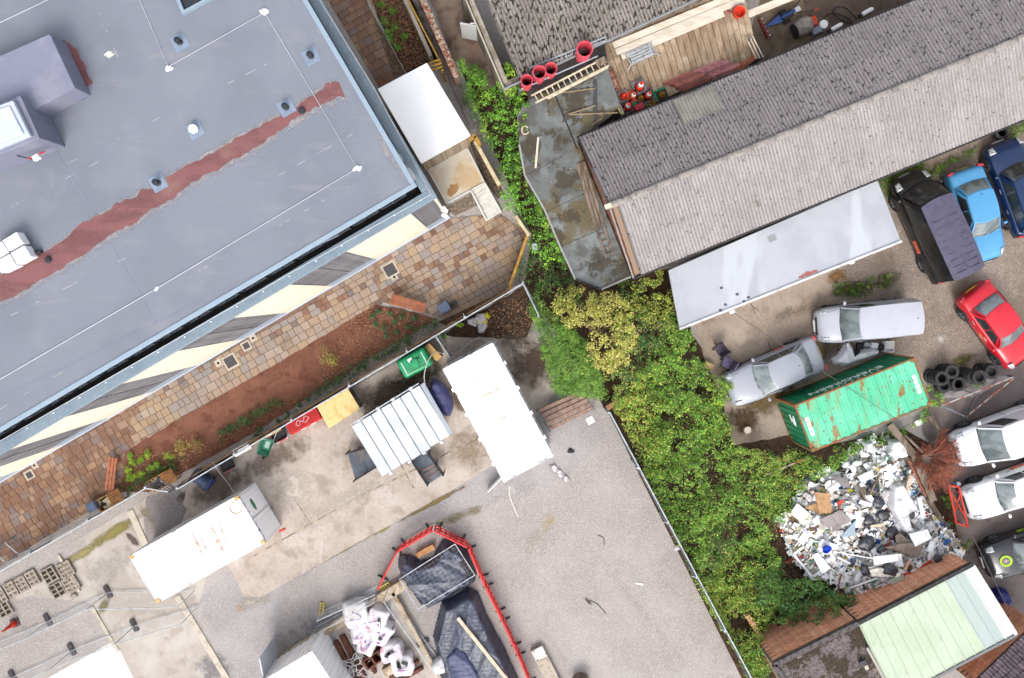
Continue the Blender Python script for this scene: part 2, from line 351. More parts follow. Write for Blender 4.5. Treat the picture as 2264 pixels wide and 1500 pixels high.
for a in [(1190, 800, 60, 120, -62, DAMP, .95), (1140, 745, 60, 40, 0, DAMP, .8), (860, 870, 90, 45, 30, DAMP, 1), (930, 830, 90, 40, 30, (90, 76, 66), .9), (480, 1075, 80, 50, 35, (128, 114, 104), 1),
          (600, 1020, 120, 40, 30, (140, 124, 110), .8), (650, 1080, 60, 60, 0, PALE, .8), (560, 1120, 40, 60, 60, (150, 136, 122), .8), (900, 1000, 40, 60, 60, (150, 128, 104), .6), (1040, 990, 70, 60, 30, (170, 150, 126), .7),
          (760, 1110, 170, 30, 30, (214, 204, 190), .6), (1020, 880, 45, 30, -60, (120, 104, 90), .9)]:
    stain(*a, z=.058+zi*.0007); zi += 1
for a in [(845, 1170, 30, 10, 32, (150, 146, 84), 1.1), (960, 1112, 110, 7, 28, (140, 118, 78), 1.1), (760, 1215, 120, 7, 29, MOSS, 1.0), (1210, 1155, 34, 22, 30, (214, 186, 130), .55), (1020, 1140, 90, 14, 20, (150, 140, 110), .8),
          (1120, 1080, 60, 40, 0, (206, 200, 196), .7), (255, 1175, 90, 16, 32, MOSS, 1.1), (180, 1225, 60, 14, 30, (168, 156, 104), 1), (295, 1195, 28, 10, -45, (112, 96, 92), 1.1), (325, 1140, 14, 50, 40, (168, 158, 120), .6),
          (230, 1340, 12, 30, -30, (140, 132, 88), .9), (530, 1345, 12, 9, 0, (206, 168, 120), .8), (240, 1255, 90, 40, 30, (206, 196, 186), .7), (470, 1480, 60, 60, 0, (150, 146, 148), .7), (700, 1380, 120, 40, 30, (160, 156, 160), .6),
          (420, 1090, 40, 16, 35, (90, 76, 70), 1), (560, 1330, 60, 24, 20, (196, 186, 172), .7),
          (1300, 1330, 14, 4, -45, (96, 84, 80), 1.1), (1400, 1330, 220, 12, -52, (206, 198, 194), .45), (1180, 1200, 60, 40, 20, (200, 190, 176), .5)]:
    stain(*a, z=.018+zi*.0005); zi += 1
for a in [(1885, 640, 60, 26, 10, (96, 96, 58), 1.05), (1960, 620, 50, 22, 20, (104, 104, 64), 1.0), (1850, 612, 30, 18, 20, (150, 112, 70), 1.0), (1700, 880, 90, 45, 20, (120, 100, 68), 1.0), (1640, 930, 50, 40, 0, (92, 74, 54), 1.0), (1840, 770, 60, 30, 30, (110, 94, 76), .9),
          (2080, 750, 24, 14, 0, (206, 198, 188), .9), (2010, 620, 90, 60, 0, (188, 172, 158), .5), (1620, 640, 60, 40, 20, (190, 172, 152), .6), (2120, 800, 50, 16, 20, (112, 110, 66), .9), (2180, 1200, 70, 12, 25, (96, 88, 60), .8), (2150, 1130, 60, 40, 0, (116, 104, 98), .7),
          (2100, 1190, 40, 30, 0, (112, 94, 78), .8), (1990, 860, 40, 14, 20, (96, 90, 50), .9), (1760, 690, 70, 22, 20, (150, 132, 114), .7), (1700, 620, 40, 20, 20, (126, 108, 90), .7), (2215, 1360, 60, 30, -60, (158, 146, 142), .8)]:
    stain(*a, z=.024+zi*.0005); zi += 1

# block paving round the new building
M_block = mat('paving_block', (0, 0, 0), .85, [dict(c=ph(178, 156, 136), s=.7, lo=.38, hi=.62, a=.5), dict(c=ph(130, 104, 86), s=.9, lo=.54, hi=.75, a=.45, off=5), dict(c=ph(150, 132, 118), s=9, lo=.5, hi=.75, a=.5), dict(c=ph(96, 76, 64), s=40, lo=.6, hi=.8, a=.4)], bump=.2, bscale=50,
              ramp=[ph(186, 164, 142), ph(184, 158, 130), ph(184, 163, 148), ph(174, 158, 147), ph(168, 157, 151), ph(158, 150, 148), ph(188, 163, 132), ph(180, 156, 138), ph(186, 168, 153), ph(178, 152, 129)], rnd=.05, spec=.2)
M_block_i = mat('paving_block_far', (0, 0, 0), .85, [dict(c=ph(128, 92, 72), s=.5, lo=.4, hi=.65, a=.65), dict(c=ph(150, 132, 118), s=9, lo=.5, hi=.75, a=.3)], bump=.2, bscale=50, island=True,
              ramp=[ph(164, 132, 110), ph(152, 118, 98), ph(160, 126, 110), ph(150, 130, 120), ph(138, 124, 120), ph(172, 140, 112), ph(150, 116, 96), ph(164, 138, 120)], rnd=.12, spec=.2)
M_mortar = mat('paving_joint', ph(104, 86, 70), .95, [dict(c=ph(134, 112, 90), s=6, lo=.45, hi=.65)], bump=.3)
PAV = [[(835, 579), (1000, 482), (1107, 474), (1163, 515), (1125, 640), (985, 705), (845, 668)], [(835, 579), (845, 672), (290, 1000), (290, 898)], [(-60, 1101), (290, 898), (290, 1000), (272, 1087), (-60, 1285)], [(690, -60), (790, -60), (818, 20), (896, 162), (838, 194)]]
paving = G()
for p in PAV: paving.sheet(PL(p), .01)
paving = tag(paving.build('patio', M_mortar, loc=Vector((0, 0, 0))), kind='structure')
ca, sa = cos(SITE), sin(SITE)
unit = G().box((0, 0, 0), (1, 1, 1)).mesh('block', M_block)
cand = []
for pi_, pp in enumerate(PAV):
    clip = ccw(PL(pp)); cx = sum(p[0] for p in clip)/len(clip); cy = sum(p[1] for p in clip)/len(clip)
    rows = random.Random(11+pi_); y = -9.0
    while y < 9:
        h = rows.choice([.26, .26, .36, .36, .3]); x = -14+rows.random()
        while x < 14:
            w = rows.choice([.26, .38, .38, .5, .3]); gp = .012
            q = [(x+gp, y+gp), (x+w-gp, y+gp), (x+w-gp, y+h-gp), (x+gp, y+h-gp)]
            q = [(cx+a*ca-b*sa, cy+a*sa+b*ca) for a, b in q]
            k = clip_convex(q, clip)
            if len(k) >= 3 and area(k) > .012: cand.append((pi_, k, abs(area(k)-(w-2*gp)*(h-2*gp)) < 1e-4, w-2*gp, h-2*gp))
            x += w
        y += h
far = G(); near = []
for c in cand:
    (near if c[0] in (0, 1) else []).append(c) if c[0] in (0, 1) else None
near.sort(key=lambda c: -area(c[1])); keep = near[:295]
for c in cand:
    top = .03+random.uniform(-.004, .004)
    if any(c is k for k in keep):
        cx = sum(p[0] for p in c[1])/len(c[1]); cy = sum(p[1] for p in c[1])/len(c[1])
        if c[2]:
            o = bpy.data.objects.new('paving_block', unit); o.location = (cx, cy, top/2); o.rotation_euler = (random.uniform(-.004, .004), random.uniform(-.004, .004), SITE); o.scale = (c[3], c[4], top)
        else:
            o = bpy.data.objects.new('paving_block', G().prism([(a-cx, b-cy) for a, b in c[1]], 0, top).mesh('block', M_block)); o.location = (cx, cy, 0)
        COL.objects.link(o); o.parent = paving
    else: far.prism(c[1], 0, top)
tag(far.build('paving_blocks', M_block_i, paving), kind='stuff')
# planting beds
zone('planting_bed', [(830, 674), (880, 682), (968, 706), (800, 803), (560, 958), (330, 1088), (268, 1088), (278, 998), (400, 925), (600, 812)], M_bed, .045, .03, 1)
zone('planting_bed', [(800, -60), (890, -60), (962, 135), (900, 165), (838, 45)], M_soil, .04, .03, 1)
zone('border_strip', [(985, 705), (1125, 640), (1122, 652), (990, 722), (968, 712)], mat('border_gravel', ph(112, 92, 76), .95, [dict(c=ph(80, 64, 52), s=20, k='vc', lo=.3, hi=.9)], bump=.5), .025)
zone('pebble_bed', [(985, 462), (1048, 425), (1062, 452), (1005, 478)], M_pebble, .034)
zone('pebble_strip', [(1035, 305), (1050, 300), (1115, 430), (1100, 440), (1065, 390)], mat('dark_pebble', ph(112, 98, 88), .95, [dict(c=ph(70, 60, 54), s=14, k='vc', lo=.2, hi=.9)], bump=.6), .02)
for (u, v, s) in ((863, 597, .5), (545, 765, .28), (510, 800, .48), (66, 1050, .28)):
    t = tag(G().box((*P2(u, v), .028), (s, s, .02), SITE).build('manhole_cover', mat('iron_cover', ph(92, 88, 92), .7, [dict(c=ph(70, 66, 70), s=30, lo=.45, hi=.6)], bump=.3)),
        {863: 'large dark square manhole cover in the widest part of the patio', 545: 'smaller of two dark square covers beside the red soil bed', 510: 'larger of two dark square covers beside the red soil bed', 66: 'dark square cover in paving at the left end of the patio'}[u], 'manhole cover')
    t.location.z += .012
    G().box((0, 0, .003), (s+.14, s+.14, .016)).build('cover_frame', M_kerb, t, local=True).rotation_euler = (0, 0, SITE)
for u, v, L in ((872, 613, 'small square drain below the large manhole cover on the patio'), (560, 748, 'small square drain nearest the building wall mid patio'), (483, 803, 'pale square drain surround beside the larger bed-side cover'), (77, 1029, 'tiny square drain near the left end of the cream wall')):
    t = thing('drain', L, 'drain', (*P2(u, v), .03), SITE)
    G().box((0, 0, .006), (.3, .3, .014)).build('surround', M_kerb, t, local=True); G().box((0, 0, .012), (.1, .1, .008)).build('opening', mat('hole', (.01, .01, .01), .9), t, local=True)
# ---------------------------------------------------------------- buildings
def line_x(a, b, c, d):
    """crossing of 2-D lines ab and cd"""
    (x1, y1), (x2, y2), (x3, y3), (x4, y4) = a, b, c, d
    den = (x1-x2)*(y3-y4)-(y1-y2)*(x3-x4); t = ((x1-x3)*(y3-y4)-(y1-y3)*(x3-x4))/den
    return (x1+t*(x2-x1), y1+t*(y2-y1))
M_cream = mat('cream_render', ph(252, 243, 222), .85, [dict(c=ph(246, 234, 208), s=.6, lo=.4, hi=.7, a=.5), dict(c=ph(234, 221, 194), s=2, st=(1, 1, .15), lo=.6, hi=.8, a=.3)])
M_coping = mat('coping_metal', ph(134, 152, 166), .45, [dict(c=ph(116, 134, 150), s=1.2, lo=.4, hi=.7, a=.6), dict(c=ph(168, 186, 200), s=8, lo=.55, hi=.75, a=.4)], spec=.5)
M_roofm = mat('roof_membrane', ph(138, 143, 155), .75, [dict(c=ph(129, 134, 146), s=.25, lo=.4, hi=.65, a=.7), dict(c=ph(147, 151, 162), s=.6, lo=.52, hi=.72, a=.5, off=3), dict(c=ph(156, 153, 160), s=1.5, st=(.25, 1, 1), rot=-30, lo=.6, hi=.75, a=.45), dict(c=ph(136, 138, 158), s=14, lo=.6, hi=.75, a=.3)], bump=.08, bscale=8, spec=.25)
M_edge = mat('roof_edge_trim', ph(158, 176, 192), .5, [dict(c=ph(156, 176, 196), s=2, lo=.45, hi=.65)], spec=.4)
M_gutter = mat('dark_gutter', ph(58, 54, 54), .7, [dict(c=ph(40, 38, 38), s=3, lo=.4, hi=.65)])
M_frame = mat('grey_frame', ph(120, 126, 136), .5, spec=.4)
M_glassd = mat('dark_glass', (.02, .025, .03), .08, spec=.6)
M_white = mat('white_paint', (.8, .8, .8), .5)
M_louvre = mat('grey_louvre', ph(140, 138, 141), .6, [dict(c=ph(122, 120, 124), s=2, st=(1, 1, 6), lo=.4, hi=.6)], rnd=.15)
M_plinth = mat('plinth_trim', ph(205, 218, 234), .5)

ZC = 7.75; ZR = 8.5
b0 = P2(993, 481); bL = P2(117, 997); e1 = (Vector(bL)-Vector(b0)).normalized(); e2 = Vector((e1.y, -e1.x))   # e1 along the long wall, e2 into the building
if e2.y < 0: e2 = -e2
def B(s, t): p = Vector(b0)+e1*s+e2*t; return (p.x, p.y)
BL_ = 24; BT = 15
bld = thing('office_building', 'large two storey building with grey flat roof, red stain and cream louvred wall', 'building', (*b0, 0))
def rect(s0, s1, t0, t1): return [B(s0, t0), B(s1, t0), B(s1, t1), B(s0, t1)]
walls = G().prism(rect(0, BL_, 0, BT), 0, ZC-.12)
# recess the window bays: the wall is built as pieces between and behind them
walls = G(); bays = []
def s_of(u, v, z): return (Vector(P2(u, v, z))-Vector(b0)).dot(e1)
ZW = 1.3; c1 = s_of(723, 635, ZW); w1 = abs(s_of(827, 578, ZW)-c1); pitch = s_of(518, 757, ZW)-c1
bays = [(max(.1, s_of(990, 484, ZW)), s_of(945, 508, ZW))]+[(c1-w1+pitch*i, c1+pitch*i) for i in range(5)]
prev = 0
for a, b in bays:
    if a > prev+.01: walls.prism(rect(prev, a, 0, .25), .12, ZC-.14)
    walls.prism(rect(a, b, .12, .25), ZW, ZC-.3); walls.prism(rect(a, b, 0, .25), ZC-.3, ZC-.14); walls.prism(rect(a, b, .02, .25), .12, ZW)
    prev = b
walls.prism(rect(prev, BL_, 0, .25), .12, ZC-.14)
walls.prism(rect(0, .25, .25, BT), .12, ZC-.14); walls.prism(rect(BL_-.25, BL_, .25, BT), .12, ZC-.14); walls.prism(rect(0, BL_, BT, BT+.25), .12, ZC-.14)
wall = walls.build('wall', M_cream, bld)
G().prism(rect(-.04, BL_, -.05, .3), 0, .12).build('plinth', M_plinth, bld)
for bi, (a, b) in enumerate(bays):
    win = G()
    for s in (a, b-.06): win.prism(rect(s+.002, s+.058, -.01, .1), ZW+.01, ZC-.31)
    for z in (ZW+.01, ZC-.37): win.prism(rect(a+.06, b-.06, -.012, .1), z, z+.06)
    wo_ = win.build('louvred_window', M_frame, bld)
    G().prism(rect(a+.01, b-.01, -.008, .018), .13, ZW-.02).build('spandrel', mat('blue_grey_spandrel', ph(176, 190, 206), .5), wo_)
    cells = [(a+.07, b-.07)] if bi == 0 else [(a+.07, (a+b)/2-.05), ((a+b)/2+.05, b-.07)]
    if bi:
        G().prism(rect((a+b)/2-.045, (a+b)/2+.045, -.02, .1), ZW+.08, ZC-.4).build('mullion', M_frame, wo_)
    G().prism(rect(a+.06, b-.06, .10, .118), ZW+.08, ZC-.4).build('pane', mat('window_pane', ph(104, 104, 112), .15, spec=.6), wo_)
    for c0, c1_ in cells:
        n = 15
        for k in range(n):
            z = ZW+.12+(ZC-.56-ZW)*(k+.5)/n
            G().prism(rect(c0, c1_, -.004, .05), z-.13, z+.085).build('slat', M_louvre, wo_)
# coping ring, gutter, set-back upper roof
def ring(s0, t0, w, z0, z1):
    g = G(); g.prism(rect(s0, BL_, t0, t0+w), z0, z1); g.prism(rect(s0, s0+w, t0+w, BT), z0, z1); return g
cop = ring(-.06, -.06, .40, ZC-.12, ZC).build('coping', M_coping, bld, bevel=.02)
ring(.34, .34, .75, ZC-.9, ZC-.6).build('gutter', M_gutter, bld)
ring(.25, .25, .09, ZC-.6, ZC-.13).build('parapet', M_gutter, bld)
# place the roof corner from the photo
rc = Vector(P2(922, 412, ZR))-Vector(b0); rs, rt = rc.dot(e1), rc.dot(e2)
up = G().prism(rect(rs+.12, BL_, rt+.12, BT), ZC-.6, ZR-.1).build('upper_wall', M_gutter, bld)
M_fr2 = mat('clerestory_frame', ph(96, 104, 118), .5)
for i in range(20):
    s = rs+.5+i*1.15
    if s > BL_-1: break
    f = G()
    for z in (ZC-.35, ZC+.12, ZR-.22): f.prism(rect(s, s+1.0, rt+.07, rt+.118), z, z+.07)
    for ss in (s, s+.5, s+.95): f.prism(rect(ss, ss+.05, rt+.06, rt+.118), ZC-.36, ZR-.13)
    f.build('clerestory_window', M_fr2, bld)
    G().prism(rect(s+.06, s+.94, rt+.095, rt+.119), ZC-.28, ZR-.23).build('pane', M_glassd, bld.children[-1])
roof = G().prism(rect(rs+.16, BL_, rt+.16, BT), ZR-.1, ZR).build('roof', M_roofm, bld)
eg = G(); eg.prism(rect(rs, BL_, rt, rt+.16), ZR-.12, ZR+.03); eg.prism(rect(rs, rs+.16, rt+.16, BT), ZR-.12, ZR+.03)
eg.build('roof_edge', M_edge, bld, bevel=.015)
# slight upstand and seams of the membrane
g = G(); g.prism(rect(rs+.16, rs+.20, rt+.2, BT), ZR, ZR+.015)
a = P(640, 60, ZR); b = P(905, 400, ZR)
g.build('membrane_upstand', M_roofm, roof)
M_seam = mat('membrane_seam', ph(138, 140, 160), .8)
for pa, pb in (((205, 195), (365, 100)), ((80, 0), (112, 80)), ((640, 0), (760, 240)), ((750, 560-40), (0, 880)), ((235, 520), (345, 715)), ((120, 330), (210, 470)), ((0, 640), (0, 641)), ((420, 40), (440, 76))):
    if pa[0] == pb[0]: continue
    p = P(*pa, ZR+.004); q = P(*pb, ZR+.004)
    G().beam(p, q, .035, .006).build('seam', M_seam, roof)
M_weld = mat('weld_line', ph(138, 141, 157), .8, [dict(c=ph(182, 178, 180), s=2.2, lo=.54, hi=.62)])
for pa, pb in (((150, 362), (590, 142)), ((0, 470), (330, 300)), ((0, 905), (360, 690)), ((560, 420), (800, 285)), ((20, 640+60), (300, 560)), ((440, 600), (880, 350)), ((215, 20), (262, 130)), ((700, 60), (860, 330))):
    G().beam(P(*pa, ZR+.003), P(*pb, ZR+.003), .03, .004).build('weld_line', M_weld, roof)
# red stain along the fall of the roof, with a pale dried rim
def strip(name, m, mid, wid, z, wa=None, amp=.05, parent=roof):
    pts = [Vector(P2(u, v, z)) for u, v in mid]; C = []; Wd = []
    for i in range(len(pts)-1):
        n = 9
        for k in range(n): C.append(pts[i].lerp(pts[i+1], k/n)); Wd.append(wid[i]+(wid[i+1]-wid[i])*k/n)
    C.append(pts[-1]); Wd.append(wid[-1]); R = random.Random(3)
    vs = []; al = []; fs = []
    cols = [-1, -.7, 0, .7, 1]
    ja = jb = 0
    for i, c in enumerate(C):
        d = (C[min(i+1, len(C)-1)]-C[max(i-1, 0)]).normalized(); q = Vector((-d.y, d.x))
        ja = ja*.5+R.uniform(-amp, amp); jb = jb*.5+R.uniform(-amp, amp)
        for t in cols:
            w = Wd[i]*t+(ja if t < 0 else jb if t > 0 else 0)*abs(t); p = c+q*w; vs.append((p.x, p.y, z)); al.append(0 if abs(t) == 1 and wa else .6)
    nc = len(cols)
    for i in range(len(C)-1):
        for k in range(nc-1): fs.append((i*nc+k, (i+1)*nc+k, (i+1)*nc+k+1, i*nc+k+1))
    g = G(); g.v = vs; g.f = fs; o = g.build(name, m, parent)
    at = o.data.attributes.new('a', 'FLOAT', 'POINT'); at.data.foreach_set('value', al)
    if o.data.polygons[0].normal.z < 0: o.data.flip_normals()
    return o
mid = [(-60, 668), (20, 633), (110, 580), (215, 512), (290, 465), (360, 425), (430, 380), (520, 330), (600, 282), (660, 245), (715, 212), (755, 196)]
wd = [.42, .42, .4, .42, .4, .32, .3, .29, .26, .19, .24, .28]
M_red = mat('red_silt', ph(138, 88, 88), .7, [dict(c=ph(118, 74, 74), s=1.5, st=(.3, 1, 1), rot=-30, lo=.42, hi=.62, a=.9), dict(c=ph(150, 116, 104), s=.5, lo=.55, hi=.7, a=.6), dict(c=ph(170, 140, 150), s=18, lo=.64, hi=.72, a=.7)], spec=.4)
M_rim = mat('dried_silt_rim', ph(170, 168, 174), .9, [dict(c=ph(184, 174, 166), s=3, lo=.45, hi=.65, a=.8)], alpha=2.5)
strip('dried_rim', M_rim, [(u, v+2) for u, v in mid], [w+.22 for w in wd], ZR+.004, True)
strip('red_stain', M_red, mid, wd, ZR+.008, None, .07)
strip('red_stain', M_red, [(137, 92), (160, 118), (180, 160), (196, 190)], [.1, .2, .18, .14], ZR+.008, None, .03)
strip('dried_rim', M_rim, [(835, 300), (870, 350), (912, 402)], [.1, .3, .2], ZR+.006, True)
strip('white_splash', mat('bird_lime', ph(240, 240, 225), .8), [(236, 116), (240, 121), (244, 127)], [.08, .14, .09], ZR+.009, None, .07)
# lightning conductor tape with white blobs at its corners
M_tape = mat('conductor_tape', ph(226, 230, 236), .5)
def cable(name, pts, r, m, parent, z): 
    return G().tube([P(u, v, z) for u, v in pts], r, 6).build(name, m, parent)
cable('conductor', [(300, -20), (372, 148), (585, 28), (790, 372), (350, 636), (-40, 862)], .012, M_tape, roof, ZR+.03)
cable('conductor', [(-20, 60), (110, -2)], .012, M_tape, roof, ZR+.03)
cable('conductor', [(700, -10), (827, 195), (953, 430), (640, 605), (330, 785), (0, 976), (-40, 1000)], .014, M_tape, cop, ZC+.02)
for u, v in ((372, 148), (585, 28), (790, 372), (350, 636)):
    g = G(); p = P(u, v, ZR)
    for k in range(5 if u != 350 else 1): g.lathe([(.001, 0), (.1, .01), (.09, .04), (.04, .07), (.001, .075)], 10, Matrix.Translation(p+Vector((random.uniform(-.1, .1), random.uniform(-.08, .08), 0)))@Matrix.Rotation(random.uniform(0, 3), 4, 'Z'), 1, .55)
    g.build('conductor_pad', M_white, roof, smooth=True)
for i in range(16):
    u = 60+i*58; v = 976-(u)*.5795+6
    G().box((*P2(u, v, ZC+.02), ZC+.015), (.05, .03, .04), SITE).build('tape_clip', M_white, cop)
# roof vents on square pale patches
M_patch = mat('vent_patch', ph(146, 162, 184), .7, [dict(c=ph(138, 153, 175), s=3, lo=.4, hi=.6)])
M_vent = mat('black_vent', ph(52, 54, 60), .5)
vent_l = {(398, 94): 1, (688, 125): 1, (633, 238): 1, (432, 288): 2, (350, 405): 1, (668, 245): 0, (108, 575): 0, (92, 557): 3, (70, 570): 3}
for (u, v), k in vent_l.items():
    p = P(u, v, ZR)
    if k in (1, 2): G().box((p.x, p.y, ZR+.012), (.52, .52, .008), SITE).build('vent_patch', M_patch, roof)
    if k == 2: g = G().lathe([(.1, 0), (.1, .15), (.15, .16), (.15, .24), (.08, .28), (.001, .29)], 16, Matrix.Translation(p))
    elif k == 3: g = G().tube([p, p+Vector((0, 0, .12)), p+Vector((-.12, -.04, .17))], .06, 8)
    else: g = G().lathe([(.13, 0), (.1, .03), (.06, .05), (.06, .22 if k else .07), (.11, .24 if k else .08), (.1, .3 if k else .1), (.001, .32 if k else .11)], 14, Matrix.Translation(p))
    g.build('vent', M_white if k == 2 else M_vent, roof, smooth=False)
# box plant enclosure, roof lantern box, rooflight frame and condenser on the roof
def box_from_top(name, q, zt, zb, m, parent, bevel=.02):
    t = [P(u, v, zt) for u, v in q]; t = [Vector((p.x, p.y, zt)) for p in t]
    if (t[1]-t[0]).cross(t[2]-t[0]).z < 0: t = t[::-1]
    return G().hull(t, [Vector((p.x, p.y, zb)) for p in t]).build(name, m, parent, bevel=bevel)
M_encl = mat('enclosure_grey', ph(140, 142, 164), .7, [dict(c=ph(156, 156, 172), s=1, lo=.5, hi=.7, a=.6), dict(c=ph(124, 126, 146), s=.7, lo=.5, hi=.7, a=.5, off=4)])
t = thing('roof_enclosure', 'grey membrane covered plant box at the left of the big roof', 'plant box', P(80, 150, ZR))
box_from_top('casing', [(-60, 150), (110, 75), (166, 195), (-8, 285)], ZR+1.0, ZR, M_encl, t)
t = thing('roof_lantern', 'boxed rooflight with domed glazing at the left edge of the big roof', 'rooflight', P(20, 290, ZR))
cs = box_from_top('upstand', [(-90, 262), (45, 212), (88, 306), (-90, 380)], ZR+1.5, ZR, M_encl, t)
box_from_top('frame', [(-90, 265), (28, 222), (66, 300), (-90, 365)], ZR+1.68, ZR+1.5, mat('rooflight_frame', ph(206, 214, 230), .35, spec=.5), t)
box_from_top('pane', [(-90, 272), (20, 234), (52, 296), (-90, 350)], ZR+1.74, ZR+1.68, mat('rooflight_pane', ph(212, 218, 240), .15, [dict(c=ph(236, 240, 250), s=.8, lo=.45, hi=.6)], spec=.6), t, .03)
t = thing('roof_sensor', 'white box on a thin black arm beside the boxed rooflight', 'sensor', P(60, 352, ZR))
G().tube([P(28, 342, ZR+.9), P(68, 352, ZR+.9)], .02).build('arm', M_vent, t)
G().tube([P(62, 352, ZR+.9), P(98, 336, ZR+.95)], .025).build('bracket', mat('red_plastic', ph(214, 60, 50), .4), t)
G().box(P(81, 349, ZR+.9), (.22, .16, .14), SITE).build('box', M_white, t, bevel=.01); G().beam(P(70, 352, ZR), P(70, 352, ZR+.9), .03).build('post', M_vent, t)
t = thing('rooflight', 'square rooflight opening with pale blue frame at the top of the roof', 'rooflight', P(440, -10, ZR))
f = G()
q = [(388, -10), (407, 36), (500, -16), (480, -60)]; qi = [(396, -10), (411, 27), (488, -15), (472, -52)]
for i in range(4):
    a, b = P(*q[i], ZR), P(*q[(i+1) % 4], ZR); c, d = P(*qi[(i+1) % 4], ZR), P(*qi[i], ZR); up_ = Vector((0, 0, .18))
    f.add([a, b, c, d, a+up_, b+up_, c+up_, d+up_], [(3, 2, 1, 0), (4, 5, 6, 7), (0, 1, 5, 4), (2, 3, 7, 6), (1, 2, 6, 5), (3, 0, 4, 7)])
f.build('frame', M_edge, t); G().sheet([P2(*p, ZR) for p in qi], ZR+.03).build('pane', M_glassd, t)
t = thing('condenser_unit', 'white four panel air conditioning unit at the left roof edge', 'air conditioner', P(30, 560, ZR))
for i, q in enumerate([[(5, 532), (36, 513), (51, 538), (20, 556)], [(-20, 546), (3, 534), (18, 558), (-10, 574)], [(23, 560), (53, 543), (69, 568), (38, 585)], [(-8, 578), (20, 562), (36, 588), (2, 604)]]):
    box_from_top('panel', q, ZR+.55, ZR+.12, mat('white_metal', (.75, .75, .77), .45, [dict(c=(.6, .6, .62), s=4, lo=.55, hi=.75)]), t, .02)
for u, v in ((10, 590), (60, 565), (30, 525)): G().box((*P2(u, v, ZR+.1), ZR+.065), (.3, .1, .11), SITE).build('foot', M_vent, t)
t = thing('floodlight', 'white twin floodlight on the corner of the cream wall', 'lamp', P(988, 470, 3))
for u, v, a in ((984, 463, .3), (983, 478, .6)): G().box(P(u, v, 4.2), (.12, .24, .1), SITE+a).build('lamp_head', M_white, t, bevel=.01)
G().beam(P(990, 470, 4.1), P(975, 466, 4.1), .05).build('bracket', M_white, t)

# white flat-roofed store beside it
M_wroof = mat('white_roof_sheet', (.84, .84, .86), .55, [dict(c=(.78, .79, .82), s=.4, lo=.4, hi=.65), dict(c=(.74, .75, .78), s=6, lo=.6, hi=.75, a=.3)])
M_timber_new = mat('new_timber', ph(214, 176, 112), .8, [dict(c=ph(196, 154, 92), s=3, st=(1, 8, 1), rot=-30, lo=.4, hi=.65), dict(c=ph(226, 196, 140), s=20, lo=.6, hi=.8, a=.5)], rnd=.1)
st = thing('bin_store', 'small store with plain white flat roof against the big building', 'shed', P(940, 280, 0))
zt = 2.9
t4 = [(835, 197), (944, 139), (1040, 300), (931, 362)]
box_from_top('roof', t4, zt, zt-.12, M_wroof, st, .01)
ti = [P(u, v, zt) for u, v in t4]; cc = sum(ti, Vector())/4; ti = [cc+(p-cc)*.94 for p in ti]
g = G()
M_slatdark = mat('store_wall', ph(188, 172, 150), .8, [dict(c=ph(150, 128, 106), s=4, lo=.45, hi=.65)])
for i in range(4):
    a, b = ti[i].copy(), ti[(i+1) % 4].copy(); a.z = b.z = (zt-.12)/2; g.beam(a, b, .08, zt-.121)
g.build('wall', M_slatdark, st)
for k in range(9):
    a = P(940+k*9.5, 366-k*5.3, 0); G().beam(Vector((a.x, a.y, .05)), Vector((a.x, a.y, 2.3)), .16, .03).build('plank', mat('brick_tone_plank', ph(176, 150, 134), .8, rnd=.2), st)
# concrete pad with ramp beside the store
M_pad = mat('pad_concrete', ph(222, 212, 192), .85, [dict(c=ph(206, 180, 140), s=.7, lo=.45, hi=.62, a=.9), dict(c=ph(236, 232, 222), s=1, lo=.5, hi=.7, a=.6, off=5)], bump=.1)
t = thing('concrete_pad', 'pale concrete pad with brown stain between store and pebble bed', 'concrete pad', P(1010, 390, 0))
box_from_top('slab', [(947, 377), (1033, 328), (1071, 405), (988, 450)], .35, 0, M_pad, t, .015)
for i in range(4):
    q = [(947, 377), (1033, 328), (1071, 405), (988, 450)]; a, b = P(*q[i], .37), P(*q[(i+1) % 4], .37); G().beam(a, b, .07, .06).build('kerb_edge', mat('pad_edge', ph(226, 224, 218), .8), t)
strip('pad_stain', mat('brown_spill', ph(178, 138, 96), .9), [(992, 433), (998, 425), (1006, 416), (1014, 412)], [.1, .2, .2, .08], .358, None, .04, t)
t = thing('access_ramp', 'pale ribbed concrete ramp leading down from the stained pad', 'ramp', P(1075, 445, 0))
top = [P(1041, 422, .33), P(1071, 404, .33), P(1108, 470, .06), P(1076, 489, .06)]
if (top[1]-top[0]).cross(top[2]-top[0]).z < 0: top = top[::-1]
G().hull(top, [Vector((p.x, p.y, 0)) for p in top]).build('ramp_slab', mat('ramp_concrete', ph(226, 222, 212), .85, [dict(c=ph(206, 202, 192), s=3, lo=.45, hi=.65)]), t)
for a, b in (((1041, 422), (1076, 489)), ((1071, 404), (1108, 470))): G().beam(P(*a, .4), P(*b, .14), .07, .12).build('side_kerb', mat('pad_edge', ph(226, 224, 218), .8), t)
for k in range(8):
    f = (k+.5)/8; a = P(1041+35*f, 422+67*f, .338-.27*f); b = P(1071+37*f, 404+66*f, .338-.27*f); G().beam(a, b, .04, .02).build('rib', mat('pad_edge', ph(226, 224, 218), .8), t)

